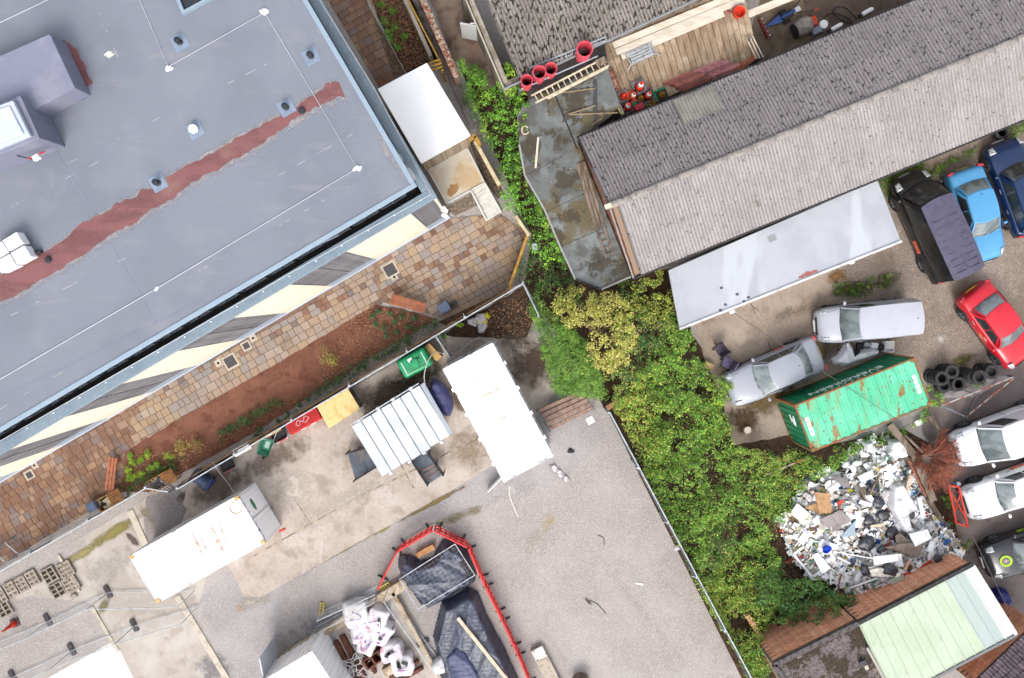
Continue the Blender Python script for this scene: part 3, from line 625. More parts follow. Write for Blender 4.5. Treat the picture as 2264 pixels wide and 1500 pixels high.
# corrugated sheet roofs
def sheet_mesh(w, L, m, pitch=.146, amp=.027):
    n = round(w/pitch); g = G(); cols = n*6
    for j in (0, 1):
        for i in range(cols+1): g.v.append((w*i/cols, L*j, amp*cos(2*pi*i/6)))
    for i in range(cols): g.f.append((i, i+1, cols+2+i, cols+1+i))
    me = g.mesh('sheet', m, smooth=True); return me
def roof_slope(parent, r0, r1, e0, m, rows=2, alt=None, overlap=.16):
    r0, r1, e0 = Vector(r0), Vector(r1), Vector(e0); total = (r1-r0).length; ex = (r1-r0)/total
    ey = e0-r0; ey -= ex*ey.dot(ex); Lh = ey.length; ey.normalize()
    if ex.cross(ey).z < 0: r0, ex = r1, -ex
    ez = ex.cross(ey); sw = .146*7; n = int(total/sw); L = Lh/rows+overlap
    me = sheet_mesh(sw, L, m)
    rot = Matrix((ex, ey, ez)).transposed().to_4x4()
    for i in range(n):
        for j in range(rows):
            p = r0+ex*(i*sw)+ey*(Lh/rows*j-(overlap if j else 0))+ez*(.035*(1-j)+.006*(i % 2)+random.uniform(0, .004))
            mm = me
            o = bpy.data.objects.new('roof_sheet', me)
            if alt and (i, j) in alt:
                o.data = me.copy(); o.data.materials.clear(); o.data.materials.append(alt[(i, j)])
            COL.objects.link(o); o.parent = parent
            o.matrix_basis = root_mat(parent).inverted() @ (Matrix.Translation(p) @ rot @ Matrix.Rotation(random.uniform(-.003, .003), 4, 'Y'))
    # frames the sheets rest on
    return n
def asb(name, c, lite, mossa, valley_shade, ms=4.2):
    return mat(name, ph(*c), .95, [dict(c=ph(*lite), s=1.3, lo=.45, hi=.7, a=.6), dict(c=tuple(.8*x for x in ph(*c)), s=5, st=(1, .35, 1), rot=-66, lo=.5, hi=.7, a=.6, off=3), dict(c=tuple(.5*x for x in ph(*c)), k='w', s=.146, lo=.35, hi=-.95, a=valley_shade),  # corrugation shade painted into the valleys' colour, along with settled dirt
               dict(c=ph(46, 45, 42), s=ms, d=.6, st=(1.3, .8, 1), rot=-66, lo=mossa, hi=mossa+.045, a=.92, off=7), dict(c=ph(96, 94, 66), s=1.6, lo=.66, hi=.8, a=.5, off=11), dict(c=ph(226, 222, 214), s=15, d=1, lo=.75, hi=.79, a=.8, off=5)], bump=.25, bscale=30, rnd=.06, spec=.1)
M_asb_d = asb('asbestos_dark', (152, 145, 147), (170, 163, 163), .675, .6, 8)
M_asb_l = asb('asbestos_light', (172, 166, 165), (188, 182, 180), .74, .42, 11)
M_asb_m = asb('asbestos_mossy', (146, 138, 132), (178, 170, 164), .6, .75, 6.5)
M_asb_new = mat('fibre_cement_new', ph(156, 152, 144), .9, [dict(c=ph(138, 134, 128), s=2, lo=.4, hi=.65)], rnd=.1)
M_brick = mat('brick_red', ph(158, 100, 80), .9, [dict(c=ph(178, 120, 98), s=6, lo=.45, hi=.65), dict(c=ph(112, 70, 58), s=14, lo=.55, hi=.75, a=.7), dict(c=ph(190, 176, 160), s=5, lo=.68, hi=.75, a=.6)], bump=.2, rnd=.22)
M_mort = mat('mortar', ph(160, 136, 118), .95)
# long shed
ZE, ZG = 2.8, 3.75
R0, R1 = P(1345, 456, ZG), P(2420, 18, ZG)
R1 = R0+(P(2264, 82, ZG)-R0)*1.16
EN, ES = P(1276, 306, ZE), P(1402, 614, ZE)
ls = thing('long_shed', 'long shed with ridged corrugated roof, dark north slope and pale south slope', 'shed', (R0.x, R0.y, 0))
ex = (R1-R0).normalized(); Ls = (R1-R0).length
def across(p): d = p-R0; d -= ex*d.dot(ex); return d
dn, ds = across(EN), across(ES)
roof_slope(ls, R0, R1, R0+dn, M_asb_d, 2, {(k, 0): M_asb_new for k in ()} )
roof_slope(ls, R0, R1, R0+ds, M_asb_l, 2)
# lighter replacement sheet over the north eave
q = [P(1490, 240, ZE+.1), P(1560, 178, ZE+.2), P(1600, 212, ZE+.42), P(1520, 262, ZE+.3)]
# ridge capping
M_cap = mat('ridge_cap', ph(168, 161, 156), .95, [dict(c=ph(140, 133, 127), s=8, lo=.48, hi=.62, a=.8), dict(c=ph(188, 182, 176), s=20, lo=.58, hi=.7, a=.6), dict(c=ph(100, 95, 86), s=5, lo=.66, hi=.74, off=2)], bump=.6, bscale=14)
nseg = int(Ls/1.0)
for i in range(nseg):
    a = R0+ex*(i*Ls/nseg-.05)+Vector((0, 0, .1)); b = R0+ex*((i+1)*Ls/nseg+.02)+Vector((0, 0, .1)); g = G()
    for p in (a, b):
        for t in (-1, -.5, 0, .5, 1):
            d = (dn if t < 0 else ds).normalized(); g.v.append(tuple(p+d*abs(t)*.14+Vector((0, 0, .02*(i % 2)*.4-.0*abs(t)))))
    for k in range(4): g.f.append((k, k+1, k+6, k+5))
    o = g.build('ridge_tile', M_cap, ls, smooth=True)
    md = o.modifiers.new('t', 'SOLIDIFY'); md.thickness = .03
# walls (gable end of brick pieces, side walls)
gin = .12
A_, B_ = R0+dn*.97, R0+ds*.97
g = G(); 
for base in (dn*.96, ds*.96):
    a = R0+base+ex*gin; b = R1+base; a.z = b.z = (ZE-.12)/2; g.beam(a, b, .2, ZE-.13)
g.build('side_wall', mat('shed_render', ph(150, 136, 122), .9, [dict(c=ph(110, 98, 86), s=2, lo=.45, hi=.65)]), ls)
gab = G(); th = ex*.22
prof = [R0+dn*.95, R0*1, R0+ds*.95]
pts = [Vector((A_.x, A_.y, 0)), Vector((A_.x, A_.y, ZE-.06)), Vector((R0.x, R0.y, ZG-.06)), Vector((B_.x, B_.y, ZE-.06)), Vector((B_.x, B_.y, 0))]
o0 = ex*.16
f1 = [p+o0 for p in pts]; f2 = [p+o0+th for p in pts]
gab.add(f1+f2, [(0, 1, 2, 3, 4), (9, 8, 7, 6, 5), (0, 5, 6, 1), (1, 6, 7, 2), (2, 7, 8, 3), (3, 8, 9, 4)])
gw = gab.build('gable_wall', M_mort, ls)
bm_ = G().box((0, 0, 0), (1, 1, 1)).mesh('brick', M_brick)
gdir = Vector((B_.x-A_.x, B_.y-A_.y, 0)); gl = gdir.length; gdir.normalize(); gang = atan2(gdir.y, gdir.x)
rows = 0; cnt = 0
for r in range(int(3.6/.15)):
    z = 3.6-.075-r*.15; w_ = .45
    for k in range(int(gl/w_)+1):
        s = k*w_+(w_/2 if r % 2 else 0)
        frac = abs(s-gl/2)/(gl/2); zmax = ZG-.06-(ZG-ZE)*frac-.09
        if s < .15 or s > gl-.15 or z+.06 > zmax or cnt >= 290: continue
        o = bpy.data.objects.new('brick', bm_); o.parent = gw; COL.objects.link(o); cnt += 1
        p = Vector((A_.x, A_.y, 0))+gdir*s+o0-ex*random.uniform(.004, .012)
        o.matrix_basis = root_mat(gw).inverted() @ (Matrix.Translation((p.x, p.y, z)) @ Matrix.Rotation(gang, 4, 'Z') @ Matrix.Diagonal((w_-.02, .05, .13, 1)))
# eave gutters
M_black = mat('black_trim', ph(48, 46, 48), .7, [dict(c=ph(80, 76, 74), s=6, lo=.5, hi=.7)])
for d, zz in ((dn, ZE), (ds, ZE)):
    a = R0+d*1.01; b = R1+d*1.01; a.z = b.z = ZE-.1; G().tube([a, b], .06, 8).build('eave_gutter', M_black, ls)
# verge of mortar / moss along the gable
for d in (dn, ds): G().beam(R0+ex*.03+Vector((0, 0, .0)), R0+d+ex*.03+Vector((0, 0, .0)), .06, .07).build('verge', M_cap if d is ds else M_black, ls)
G().box(R0+ex*-.02+Vector((0, 0, .08)), (.3, .2, .14), atan2(ex.y, ex.x)).build('ridge_end', mat('cream_cap', ph(220, 214, 190), .8), ls, bevel=.02)
for k, (u, v) in enumerate(((1485, 255), (1512, 240))):
    pass
# pale replacement sheets near the north eave
ang_s = atan2(ex.y, ex.x)
for u, v in ((1518, 230), (1562, 211)):
    d0 = P(u, v, ZE+.35); s0 = (d0-R0).dot(ex); 
    me = sheet_mesh(.146*6, 1.15, M_asb_new); o = bpy.data.objects.new('roof_sheet', me); COL.objects.link(o); o.parent = ls
    dnn = dn.normalized(); x_ = -ex; z_ = x_.cross(dnn)
    if z_.z < 0: x_ = ex; z_ = x_.cross(dnn)
    p = R0+ex*(s0+(.44 if x_.dot(ex) < 0 else -.44))+dnn*(dn.length-1.25)+z_*.075
    o.matrix_basis = root_mat(ls).inverted() @ (Matrix.Translation(p) @ Matrix((x_, dnn, z_)).transposed().to_4x4())
    tag(o, 'pale replacement roof sheet without moss')
# upper shed
ZU = 2.6
us = thing('mossy_shed', 'shed with mossy corrugated roof at the top of the picture', 'shed', P(1250, 0, 0))
E0, E1 = P(1112, 196, ZU), P(1532, 0, ZU); E1 = E0+(E1-E0)*1.75; exu = (E1-E0).normalized()
rr = P(1040, 0, ZU+.9)
nrm = Vector((-exu.y, exu.x, 0)); up_len = 4.6
RU0 = E0+nrm*up_len+Vector((0, 0, 1.1)); RU1 = E1+nrm*up_len+Vector((0, 0, 1.1))
shift = exu*0
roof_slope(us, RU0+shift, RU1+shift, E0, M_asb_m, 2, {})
g = G(); a = E0+nrm*.15+exu*.15; b = E1+nrm*.15; a.z = b.z = 1.24; g.beam(a, b, .2, 2.48)
g.build('side_wall', mat('shed_render', ph(150, 136, 122), .9), us)
g = G(); a = E0+nrm*.2+exu*.12; b = E0+nrm*up_len+exu*.12
g.add([Vector((a.x, a.y, 0)), Vector((b.x, b.y, 0)), Vector((b.x, b.y, 3.6)), Vector((a.x, a.y, 2.5))]+[Vector((p.x, p.y, z))+exu*.2 for p, z in ((a, 0), (b, 0), (b, 3.6), (a, 2.5))], [(3, 2, 1, 0), (4, 5, 6, 7), (0, 4, 7, 3), (3, 7, 6, 2), (1, 2, 6, 5)])
g.build('gable_wall', mat('grey_render', ph(168, 160, 146), .9, [dict(c=ph(130, 120, 104), s=2, lo=.45, hi=.65)]), us)
G().beam(E0+exu*.02, RU0+exu*.02, .06, .12).build('verge_board', mat('verge_grey', ph(178, 172, 158), .8), us)
a = E0-nrm*.02; b = E1-nrm*.02; a.z = b.z = ZU-.08; G().tube([a, b], .055, 8).build('eave_gutter', mat('pale_gutter', ph(140, 146, 150), .5), us)
# open white door and its frame by the alley
t = thing('open_door', 'plain white door standing open into the brown alley', 'door', P(1045, 80, 0))
a, b = P(1022, 83, .05), P(1068, 92, .05); G().beam(Vector((a.x, a.y, 1.0)), Vector((b.x, b.y, 1.0)), .05, 1.95).build('leaf', mat('door_white', ph(222, 224, 226), .5), t)
G().beam(P(1040, 52, 2.0), P(1066, 52, 2.0), .03).build('stay', M_white, t)

# flat felt roof between them
M_felt = mat('wet_felt', ph(112, 116, 114), .45, [dict(c=ph(142, 148, 148), s=.6, lo=.45, hi=.65, a=.8), dict(c=ph(82, 80, 74), s=1, lo=.5, hi=.68, a=.7, off=3), dict(c=ph(102, 88, 48), s=.45, d=5, r=.65, lo=.5, hi=.6, a=.85, off=8), dict(c=ph(66, 54, 34), s=.7, d=6, r=.7, lo=.54, hi=.6, a=.85, off=5), dict(c=ph(60, 54, 42), s=20, lo=.62, hi=.72, a=.5)], bump=.1, bscale=12, spec=.45)
ZF = 2.2
fr = thing('felt_roof_outbuilding', 'low outbuilding with wet dark felt roof patched by brown moss', 'shed', P(1270, 420, 0))
fp = [(1143, 250), (1168, 222), (1340, 142), (1372, 235), (1276, 312), (1395, 610), (1330, 640), (1272, 618), (1236, 540), (1203, 462), (1160, 388), (1148, 320)]
g = G().prism(PL(fp, ZF), ZF-.14, ZF).build('roof', M_felt, fr)
cen = sum((P(u, v, ZF) for u, v in fp), Vector())/len(fp)
G().prism([tuple((Vector(p)-cen.xy)*.95+cen.xy) for p in PL(fp, ZF)], 0, ZF-.14).build('wall', mat('block_wall', ph(130, 122, 112), .9, [dict(c=ph(96, 88, 78), s=2, lo=.45, hi=.65)], bump=.2), fr)
G().prism(PL([(1160, 170), (1336, 92), (1345, 142), (1168, 222)], ZF), ZF-.4, ZF-.02).build('walkway', mat('dark_felt', ph(74, 68, 68), .8, [dict(c=ph(54, 50, 50), s=2, lo=.45, hi=.65)]), fr)
edge = [(1148, 320), (1160, 388), (1203, 462), (1236, 540), (1272, 618)]
for a, b in zip(edge, edge[1:]): G().beam(P(*a, ZF+.02), P(*b, ZF+.02), .07, .07).build('roof_edge', mat('edge_grey', ph(170, 170, 166), .7), fr)
G().beam(P(1272, 618, ZF+.02), P(1330, 640, ZF+.02), .08, .08).build('roof_edge', M_black, fr); G().beam(P(1330, 640, ZF+.02), P(1395, 612, ZF+.02), .08, .08).build('roof_edge', mat('edge_grey', ph(170, 170, 166), .7), fr)
for a, b, w in (((1228, 212), (1276, 330), .07), ((1160, 390), (1245, 345), .02), ((1205, 470), (1310, 420), .02), ((1240, 545), (1345, 500), .02), ((1268, 600), (1375, 560), .015)):
    G().beam(P(*a, ZF+.006), P(*b, ZF+.006), w, .012).build('felt_seam', M_black, fr)
# pale flat lean-to south of the long shed
M_lean = mat('lean_to_sheet', ph(192, 195, 202), .85, [dict(c=ph(182, 185, 193), s=.5, lo=.4, hi=.65), dict(c=ph(208, 212, 218), s=.45, st=(1, .25, 1), rot=-50, lo=.56, hi=.68, a=.8), dict(c=ph(180, 178, 180), s=8, lo=.64, hi=.78, a=.4)], spec=.08)
ZL = 2.3
lt = thing('lean_to', 'flat pale grey lean-to roof along the south side of the long shed', 'lean-to', P(1740, 570, 0))
lq = [(1478, 598), (1940, 398), (1993, 536), (1503, 730)]
box_from_top('roof', lq, ZL, ZL-.12, M_lean, lt, .015)
G().beam(P(1503, 728, ZL+.02), P(1993, 534, ZL+.02), .1, .06).build('front_trim', mat('white_trim', ph(228, 230, 232), .6, [dict(c=ph(196, 192, 188), s=3, lo=.5, hi=.7)]), lt)
ti = [P(u, v, ZL) for u, v in lq]; cc = sum(ti, Vector())/4; ti = [cc+(p-cc)*.97 for p in ti]; g = G()
for i in (1, 2):
    a, b = ti[i].copy(), ti[(i+1) % 4].copy(); a.z = b.z = 1.09; g.beam(a, b, .12, 2.17)
g.build('wall', mat('lean_wall', ph(150, 146, 142), .85, [dict(c=ph(118, 112, 106), s=2, lo=.45, hi=.65)]), lt)
G().box((*P2(1707, 527, ZL), ZL+.004), (.34, .28, .006), .4).build('repair_patch', mat('grey_patch', ph(158, 160, 162), .7), lt)
strip('rust_mark', mat('rust_red', ph(170, 104, 96), .8), [(1766, 614), (1785, 606), (1808, 600)], [.03, .11, .03], ZL+.005, None, .03, lt)
M_blob = mat('dark_spot', ph(92, 92, 112), .7)
for u, v in ((1595, 637), (1630, 651), (1655, 658), (1645, 667), (1604, 674), (1593, 686)):
    G().lathe([(.001, .02), (.06, .015), (.075, 0)][::-1], 10, Matrix.Translation(P(u, v, ZL+.001)), 1, .8).build('roof_spot', M_blob, lt)
G().box((*P2(1619, 690, ZL), ZL-.02), (.2, .12, .14), .4).build('cable_box', M_white, lt, bevel=.01); G().box((*P2(1884, 581, ZL), ZL-.02), (.18, .1, .1), .4).build('floodlight', M_white, lt)
# pale green metal roofed unit at the bottom right
ZM = 3.0
gr = thing('green_roofed_unit', 'unit with pale green ribbed metal roof at the bottom right', 'building', P(2070, 1400, 0))
M_green = mat('pale_green_sheet', ph(198, 211, 188), .5, [dict(c=ph(188, 202, 176), s=.5, lo=.4, hi=.65), dict(c=ph(182, 194, 140), s=.6, lo=.6, hi=.8, a=.35, off=5), dict(c=ph(160, 168, 140), s=5, st=(1, .2, 1), rot=28, lo=.68, hi=.75, a=.6)], rnd=.03, spec=.4)
M_green2 = mat('grey_green_sheet', ph(184, 198, 192), .5, [dict(c=ph(184, 198, 194), s=.5, lo=.4, hi=.65)], rnd=.03)
q0, q1, q2, q3 = P(1898, 1380, ZM), P(2150, 1250, ZM), P(2245, 1402, ZM-.12), P(1975, 1545, ZM-.12)
exg = (q1-q0); eyg = (q3-q0); nsh = 12
for i in range(nsh):
    a = q0+exg*(i/nsh); w = exg/nsh; bt = (q2-q3)/nsh; c = q3+(q2-q3)*(i/nsh); g = G()
    prof = [(0, 0), (.06, .035), (.12, .035), (.18, 0), (.5, .004), (.82, 0), (1, 0)]
    for (s0, h) in prof: g.v.append(tuple(a+w*s0+Vector((0, 0, h+.003*(i % 2)))))
    for (s0, h) in prof: g.v.append(tuple(c+bt*s0+Vector((0, 0, h+.003*(i % 2)))))
    n = len(prof)
    for k in range(n-1): g.f.append((k+n, k+1+n, k+1, k))
    g.build('roof_sheet', M_green2 if i in (9, 10) else mat('verge_sheet', ph(220, 226, 218), .5) if i == 11 else M_green, gr)
dd = Vector((0, 0, -.12))
for a, b in ((q0, q1), (q1, q2), (q3, q0)): pass
G().beam(q0+Vector((0, 0, .02))+(q0-q3).normalized()*.06, q1+Vector((0, 0, .02))+(q0-q3).normalized()*.06, .16, .14).build('eave_trim', M_black, gr)
G().beam(q1+Vector((.0, 0, .03)), q2+Vector((0, 0, .03)), .14, .1).build('verge_trim', mat('white_trim2', ph(236, 240, 236), .6), gr)
G().beam(q2+Vector((0, -.05, 0)), q3+Vector((0, -.05, 0)), .12, .1).build('front_gutter', mat('grey_gutter', ph(126, 128, 130), .6), gr)
ins = [q0, q1, q2, q3]; cc = sum(ins, Vector())/4; ins = [cc+(p-cc)*.975 for p in ins]; g = G()
for i in range(4):
    a, b = ins[i].copy(), ins[(i+1) % 4].copy(); a.z = b.z = 1.4; g.beam(a, b, .2, 2.8)
gwal = g.build('wall', M_mort, gr)
def brick_face(parent, a, b, z0, z1, bw=.46, bh=.15, lim=295, mesh=None, out=None, gapw=.02, shear=0, m=None):
    """bricks as objects over the vertical face a-b"""
    a = Vector(a); b = Vector(b); d = (b-a); L = d.length; d.normalize(); nrm_ = out; an = atan2(d.y, d.x); c = 0
    mesh = mesh or bm_; extra = G()
    nr = int((z1-z0)/bh)
    for r in range(nr):
        z = z1-bh*(r+.5)
        k = 0; s = (bw/2 if r % 2 else 0)
        while s < L-.05:
            w = min(bw, L-s)
            p = a+d*(s+w/2)+nrm_*random.uniform(.006, .014); Mx = Matrix.Translation((p.x, p.y, z)) @ Matrix.Rotation(an, 4, 'Z') @ Matrix.Diagonal((w-gapw, .05, bh-gapw, 1))
            if c < lim:
                o = bpy.data.objects.new('brick', mesh); o.parent = parent; COL.objects.link(o); c += 1
                o.matrix_basis = root_mat(parent).inverted() @ Mx
            else:
                o0_ = len(extra.v); extra.v += [tuple(Mx @ Vector((x/2, y/2, zz/2))) for x in (-1, 1) for y in (-1, 1) for zz in (-1, 1)]
                extra.f += [tuple(i+o0_ for i in f) for f in [(0, 1, 3, 2), (4, 6, 7, 5), (0, 4, 5, 1), (2, 3, 7, 6), (0, 2, 6, 4), (1, 5, 7, 3)]]
            s += w
    if extra.v: tag(extra.build('bricks', m or M_brick, parent), kind='stuff')
outn = (q0-q3).normalized(); outn.z = 0; outn.normalize()
M_brick_o = mat('brick_orange', (.62, .27, .16), .9, [dict(c=(.68, .36, .24), s=5, lo=.45, hi=.65), dict(c=(.42, .17, .1), s=14, lo=.58, hi=.75, a=.6), dict(c=ph(226, 208, 190), s=4, st=(1, 1, 4), lo=.66, hi=.74, a=.7)], bump=.2, rnd=.16)
bm_o = G().box((0, 0, 0), (1, 1, 1)).mesh('brick', M_brick_o)
a, b = ins[0]+outn*.12, ins[1]+outn*.12; a.z = b.z = 0
brick_face(gwal, a, b, 0, 2.8, mesh=bm_o, out=outn, m=M_brick_o, bw=.45)
# mossy flat roofed brick building next to it
ZB = 2.9
mb = thing('mossy_flat_roof', 'brick building with moss grown flat roof beside the pale green roof', 'building', P(1820, 1450, 0))
mq = [(1712, 1470), (1896, 1378), (1975, 1545), (1790, 1600)]
mt = [P(u, v, ZB) for u, v in mq]
M_mossroof = mat('mossy_felt', ph(118, 108, 108), .95, [dict(c=ph(142, 132, 130), s=1, lo=.45, hi=.65), dict(c=ph(66, 54, 38), s=1.0, d=8, r=.72, lo=.46, hi=.54, a=.95, off=3), dict(c=ph(44, 38, 28), s=9, lo=.5, hi=.62, a=.6), dict(c=ph(182, 174, 168), s=26, lo=.66, hi=.72, a=.7)], bump=.5, bscale=12)
box_from_top('roof', mq, ZB-.06, ZB-.2, M_mossroof, mb, 0)
for i in (0, 3): 
    a, b = mt[i], mt[(i+1) % 4]; G().beam(a, b, .22, .16).build('parapet', mat('parapet_grey', ph(104, 98, 100), .85, [dict(c=ph(74, 68, 62), s=5, lo=.45, hi=.65)]), mb)
ins2 = [p.copy() for p in mt]; cc = sum(ins2, Vector())/4; ins2 = [cc+(p-cc)*.985 for p in ins2]; g = G()
for i in range(4):
    a, b = ins2[i].copy(), ins2[(i+1) % 4].copy(); a.z = b.z = 1.34; g.beam(a, b, .2, 2.68)
mw = g.build('wall', M_mort, mb)
a, b = ins2[0]+outn*.115, ins2[1]+outn*.115; a.z = b.z = 0
brick_face(mw, a, b, 0, 2.7, mesh=bm_o, out=outn, m=M_brick_o, bw=.45)
G().tube([P(1917, 1432, ZB+.1), P(1965, 1520, ZB+.1)], .06, 8).build('pipe', mat('pale_pipe', ph(190, 180, 172), .7), mb)
G().box((*P2(1906, 1465, ZB), ZB+.05), (.3, .22, .12), .4).build('roof_box', mat('dark_box', ph(78, 76, 82), .7), mb); G().box((*P2(1914, 1474, ZB), ZB+.06), (.14, .18, .1), .4).build('roof_block', M_kerb, mb)
# tiled roof at the corner
tr = thing('tiled_roof_corner', 'brown ribbed tiled roof cut off by the bottom right corner', 'building', P(2260, 1480, 0))
a0, a1 = P(2150, 1510, 2.6), P(2290, 1375, 2.6); ext = (a1-a0); nn = Vector((ext.y, -ext.x, 0)).normalized()
g = G()
G().add([a0, a1, a1+nn*4+Vector((0, 0, 1.2)), a0+nn*4+Vector((0, 0, 1.2))], [(3, 2, 1, 0)]).build('deck', M_black, tr)
M_tile = mat('brown_tile', ph(104, 92, 98), .85, [dict(c=ph(78, 68, 72), s=4, lo=.45, hi=.65), dict(c=ph(134, 122, 124), s=12, lo=.58, hi=.72)], rnd=.2)
el = ext.normalized(); sl = (nn*4+Vector((0, 0, 1.2))).normalized(); up_n = el.cross(sl); up_n = up_n if up_n.z > 0 else -up_n
tm = G().grid(lambda i, j: (.34*(i-.5), .36*j, .03*cos(4*pi*i)+.03*(1-j)), 8, 1).mesh('tile', M_tile, smooth=True)
for r in range(9):
    for k in range(int(ext.length*1.2/.33)):
        p = a0+el*(k*.33-.3)+sl*(r*.33)+up_n*.05; o = bpy.data.objects.new('roof_tile', tm); COL.objects.link(o); o.parent = tr
        o.matrix_basis = root_mat(tr).inverted() @ (Matrix.Translation(p) @ Matrix((el, sl, up_n)).transposed().to_4x4())
g = G(); a, b = a0+nn*.15, a1+nn*.15; a.z = b.z = 1.25; twl = g.beam(a, b, .2, 2.5).build('wall', M_mort, tr)
brick_face(twl, Vector((a.x, a.y, 0))-nn*.1, Vector((b.x, b.y, 0))-nn*.1, 0, 2.5, mesh=bm_o, out=-nn, m=M_brick_o, lim=150)
# ---------------------------------------------------------------- left yard
M_galv = mat('galvanised_steel', ph(206, 212, 218), .45, [dict(c=ph(176, 184, 192), s=4, lo=.4, hi=.65)], metal=.25, spec=.5)
M_galv_d = mat('galvanised_dull', ph(138, 144, 152), .55, [dict(c=ph(116, 120, 128), s=4, lo=.4, hi=.65)], metal=.2)
M_rubber = mat('black_rubber', ph(52, 50, 54), .8, [dict(c=ph(84, 80, 82), s=20, lo=.55, hi=.75, a=.6)])
M_oldwood = mat('grey_timber', ph(150, 132, 116), .9, [dict(c=ph(112, 96, 82), s=5, st=(1, .2, 1), rot=-25, lo=.4, hi=.65), dict(c=ph(180, 162, 146), s=14, lo=.58, hi=.75, a=.6)], bump=.2, rnd=.15)
M_redwood = mat('stained_timber', ph(186, 116, 84), .7, [dict(c=ph(160, 92, 64), s=6, lo=.42, hi=.65)], rnd=.12)
M_brownwood = mat('brown_timber', ph(158, 108, 58), .7, [dict(c=ph(132, 86, 44), s=6, lo=.42, hi=.65)], rnd=.12)
M_barred = mat('red_plastic_barrier', ph(228, 52, 50), .45, [dict(c=ph(200, 40, 42), s=4, lo=.45, hi=.65, a=.6)], rnd=.08)
def fence_line(name, label, a, b, zt, step=.13, posts=None, part_stub=True):
    """palisade: posts, two rails, every pale an object; a, b are pixels of the top"""
    A, B_ = P(*a, zt), P(*b, zt); d = B_-A; L = d.length; d.normalize(); an = atan2(d.y, d.x); q = Vector((-d.y, d.x, 0))
    q = q if q.y < 0 else -q
    t = thing(name, label, 'fence', (A.x, A.y, 0), an)
    G().tube([(0, 0, zt), (L, 0, zt)], .032, 6).build('top_rail', M_galv, t, local=True)
    G().beam((0, 0, .25), (L, 0, .25), .04, .05).build('lower_rail', M_galv_d, t, local=True)
    pm = G().box((0, 0, 0), (.05, .012, zt-.14)).mesh('pale', M_galv_d)
    n = min(int(L/step), 295); s = L/n
    for i in range(n):
        o = bpy.data.objects.new('pale', pm); COL.objects.link(o); o.parent = t; o.location = ((i+.5)*s, 0, (zt+.06)/2)
    np_ = posts or max(2, int(L/2.6)+1)
    for i in range(np_):
        x = L*i/(np_-1); G().box((x, -.05, zt/2), (.08, .08, zt+.06)).build('post', M_galv, t, local=True)
        if part_stub: G().beam((x, -.06, zt-.08), (x, -.2, zt-.3), .04).build('bracket', M_galv, t, local=True)
    return t
fence_line('palisade_fence', 'long grey palisade fence between the planting bed and the concrete yard', (1157, 627), (392, 1082), 1.8, .09)
fence_line('palisade_fence', 'short grey palisade fence at the left beside the brown patio', (322, 1080), (-60, 1298), 1.6, .12)
fence_line('palisade_fence', 'short palisade return between the green tank and the bare soil', (962, 742), (994, 790), 1.5, .1, 2, False)
fence_line('palisade_fence', 'palisade return at the patio corner running down into the trees', (1157, 627), (1192, 700), 1.8, .12, 2, False)
# sloping ramp grille in the gap
t = thing('mesh_gate', 'leaning metal mesh gate in the gap of the palisade fence', 'gate', P(360, 1080, 0))
for k in range(8):
    f = k/7; G().beam(P(325+45*f, 1080+8*f, 1.5), P(350+40*f, 1058+20*f, .9), .03).build('bar', M_galv_d, t)
G().beam(P(322, 1080, 1.55), P(372, 1088, 1.55), .05).build('rail', M_galv, t); G().beam(P(350, 1058, .9), P(392, 1082, 1.0), .05).build('rail', M_galv_d, t)
for u, v in ((324, 1081), (372, 1088)): p = P(u, v, 1.5); G().beam((p.x, p.y, 0), (p.x, p.y, 1.55), .05).build('post', M_galv_d, t)
# timber boards behind the palisade
def board_fence(name, label, a, b, zt, capm, bm, w=.14, capw=.14):
    A, B_ = P(*a, zt), P(*b, zt); d = B_-A; L = d.length; an = atan2(d.y, d.x)
    t = thing(name, label, 'fence', (A.x, A.y, 0), an); n = max(2, int(L/w))
    me = G().box((0, 0, 0), (L/n-.008, .025, zt-.04)).mesh('board', bm)
    for i in range(min(n, 290)):
        o = bpy.data.objects.new('board', me); COL.objects.link(o); o.parent = t; o.location = ((i+.5)*L/n, random.uniform(-.003, .003), (zt-.04)/2)
    G().box((L/2, 0, zt), (L, capw, .05)).build('cap', capm, t, local=True, bevel=.008)
    return t
M_capbrown = mat('brown_cap', ph(150, 116, 78), .8, [dict(c=ph(118, 88, 56), s=3, lo=.4, hi=.65)])
M_capyel = mat('yellow_timber', ph(196, 152, 72), .8, [dict(c=ph(170, 124, 52), s=3, lo=.4, hi=.65)])
M_cappale = mat('pale_cap', ph(226, 208, 172), .8, [dict(c=ph(206, 184, 146), s=4, lo=.4, hi=.65)])
board_fence('timber_fence', 'thin brown timber fence just behind the long palisade', (1125, 640), (400, 1068), 1.5, M_capbrown, M_brownwood, .15, .06)
board_fence('timber_fence', 'timber fence with pale capping beside the dark pebble strip', (1050, 312), (1104, 410), 1.5, M_cappale, M_capyel, .15, .16)
board_fence('timber_fence', 'timber fence with pale capping at the right corner of the patio', (1140, 478), (1170, 522), 1.3, M_cappale, M_capyel, .15, .14)
board_fence('timber_fence', 'slanting timber fence closing the right end of the patio', (1166, 520), (1122, 648), 1.2, M_capyel, M_capyel, .15, .12)
board_fence('timber_fence', 'yellow timber fence above the narrow planting bed at the top', (892, -20), (972, 135), 1.5, M_capyel, M_capyel, .15, .07)
t = thing('timber_frame', 'open yellow timber corner frame at the tip of the white store roof', 'timber frame', P(965, 148, 0))
for k in range(3): G().beam(P(948+k*4, 140+k*8, 1.7), P(974+k*2, 132+k*8, 1.7), .09, .05).build('board', M_capyel, t)
for u, v in ((972, 134), (978, 156)): p = P(u, v, 1.7); G().beam((p.x, p.y, 0), (p.x, p.y, 1.75), .1).build('post', M_capyel, t)
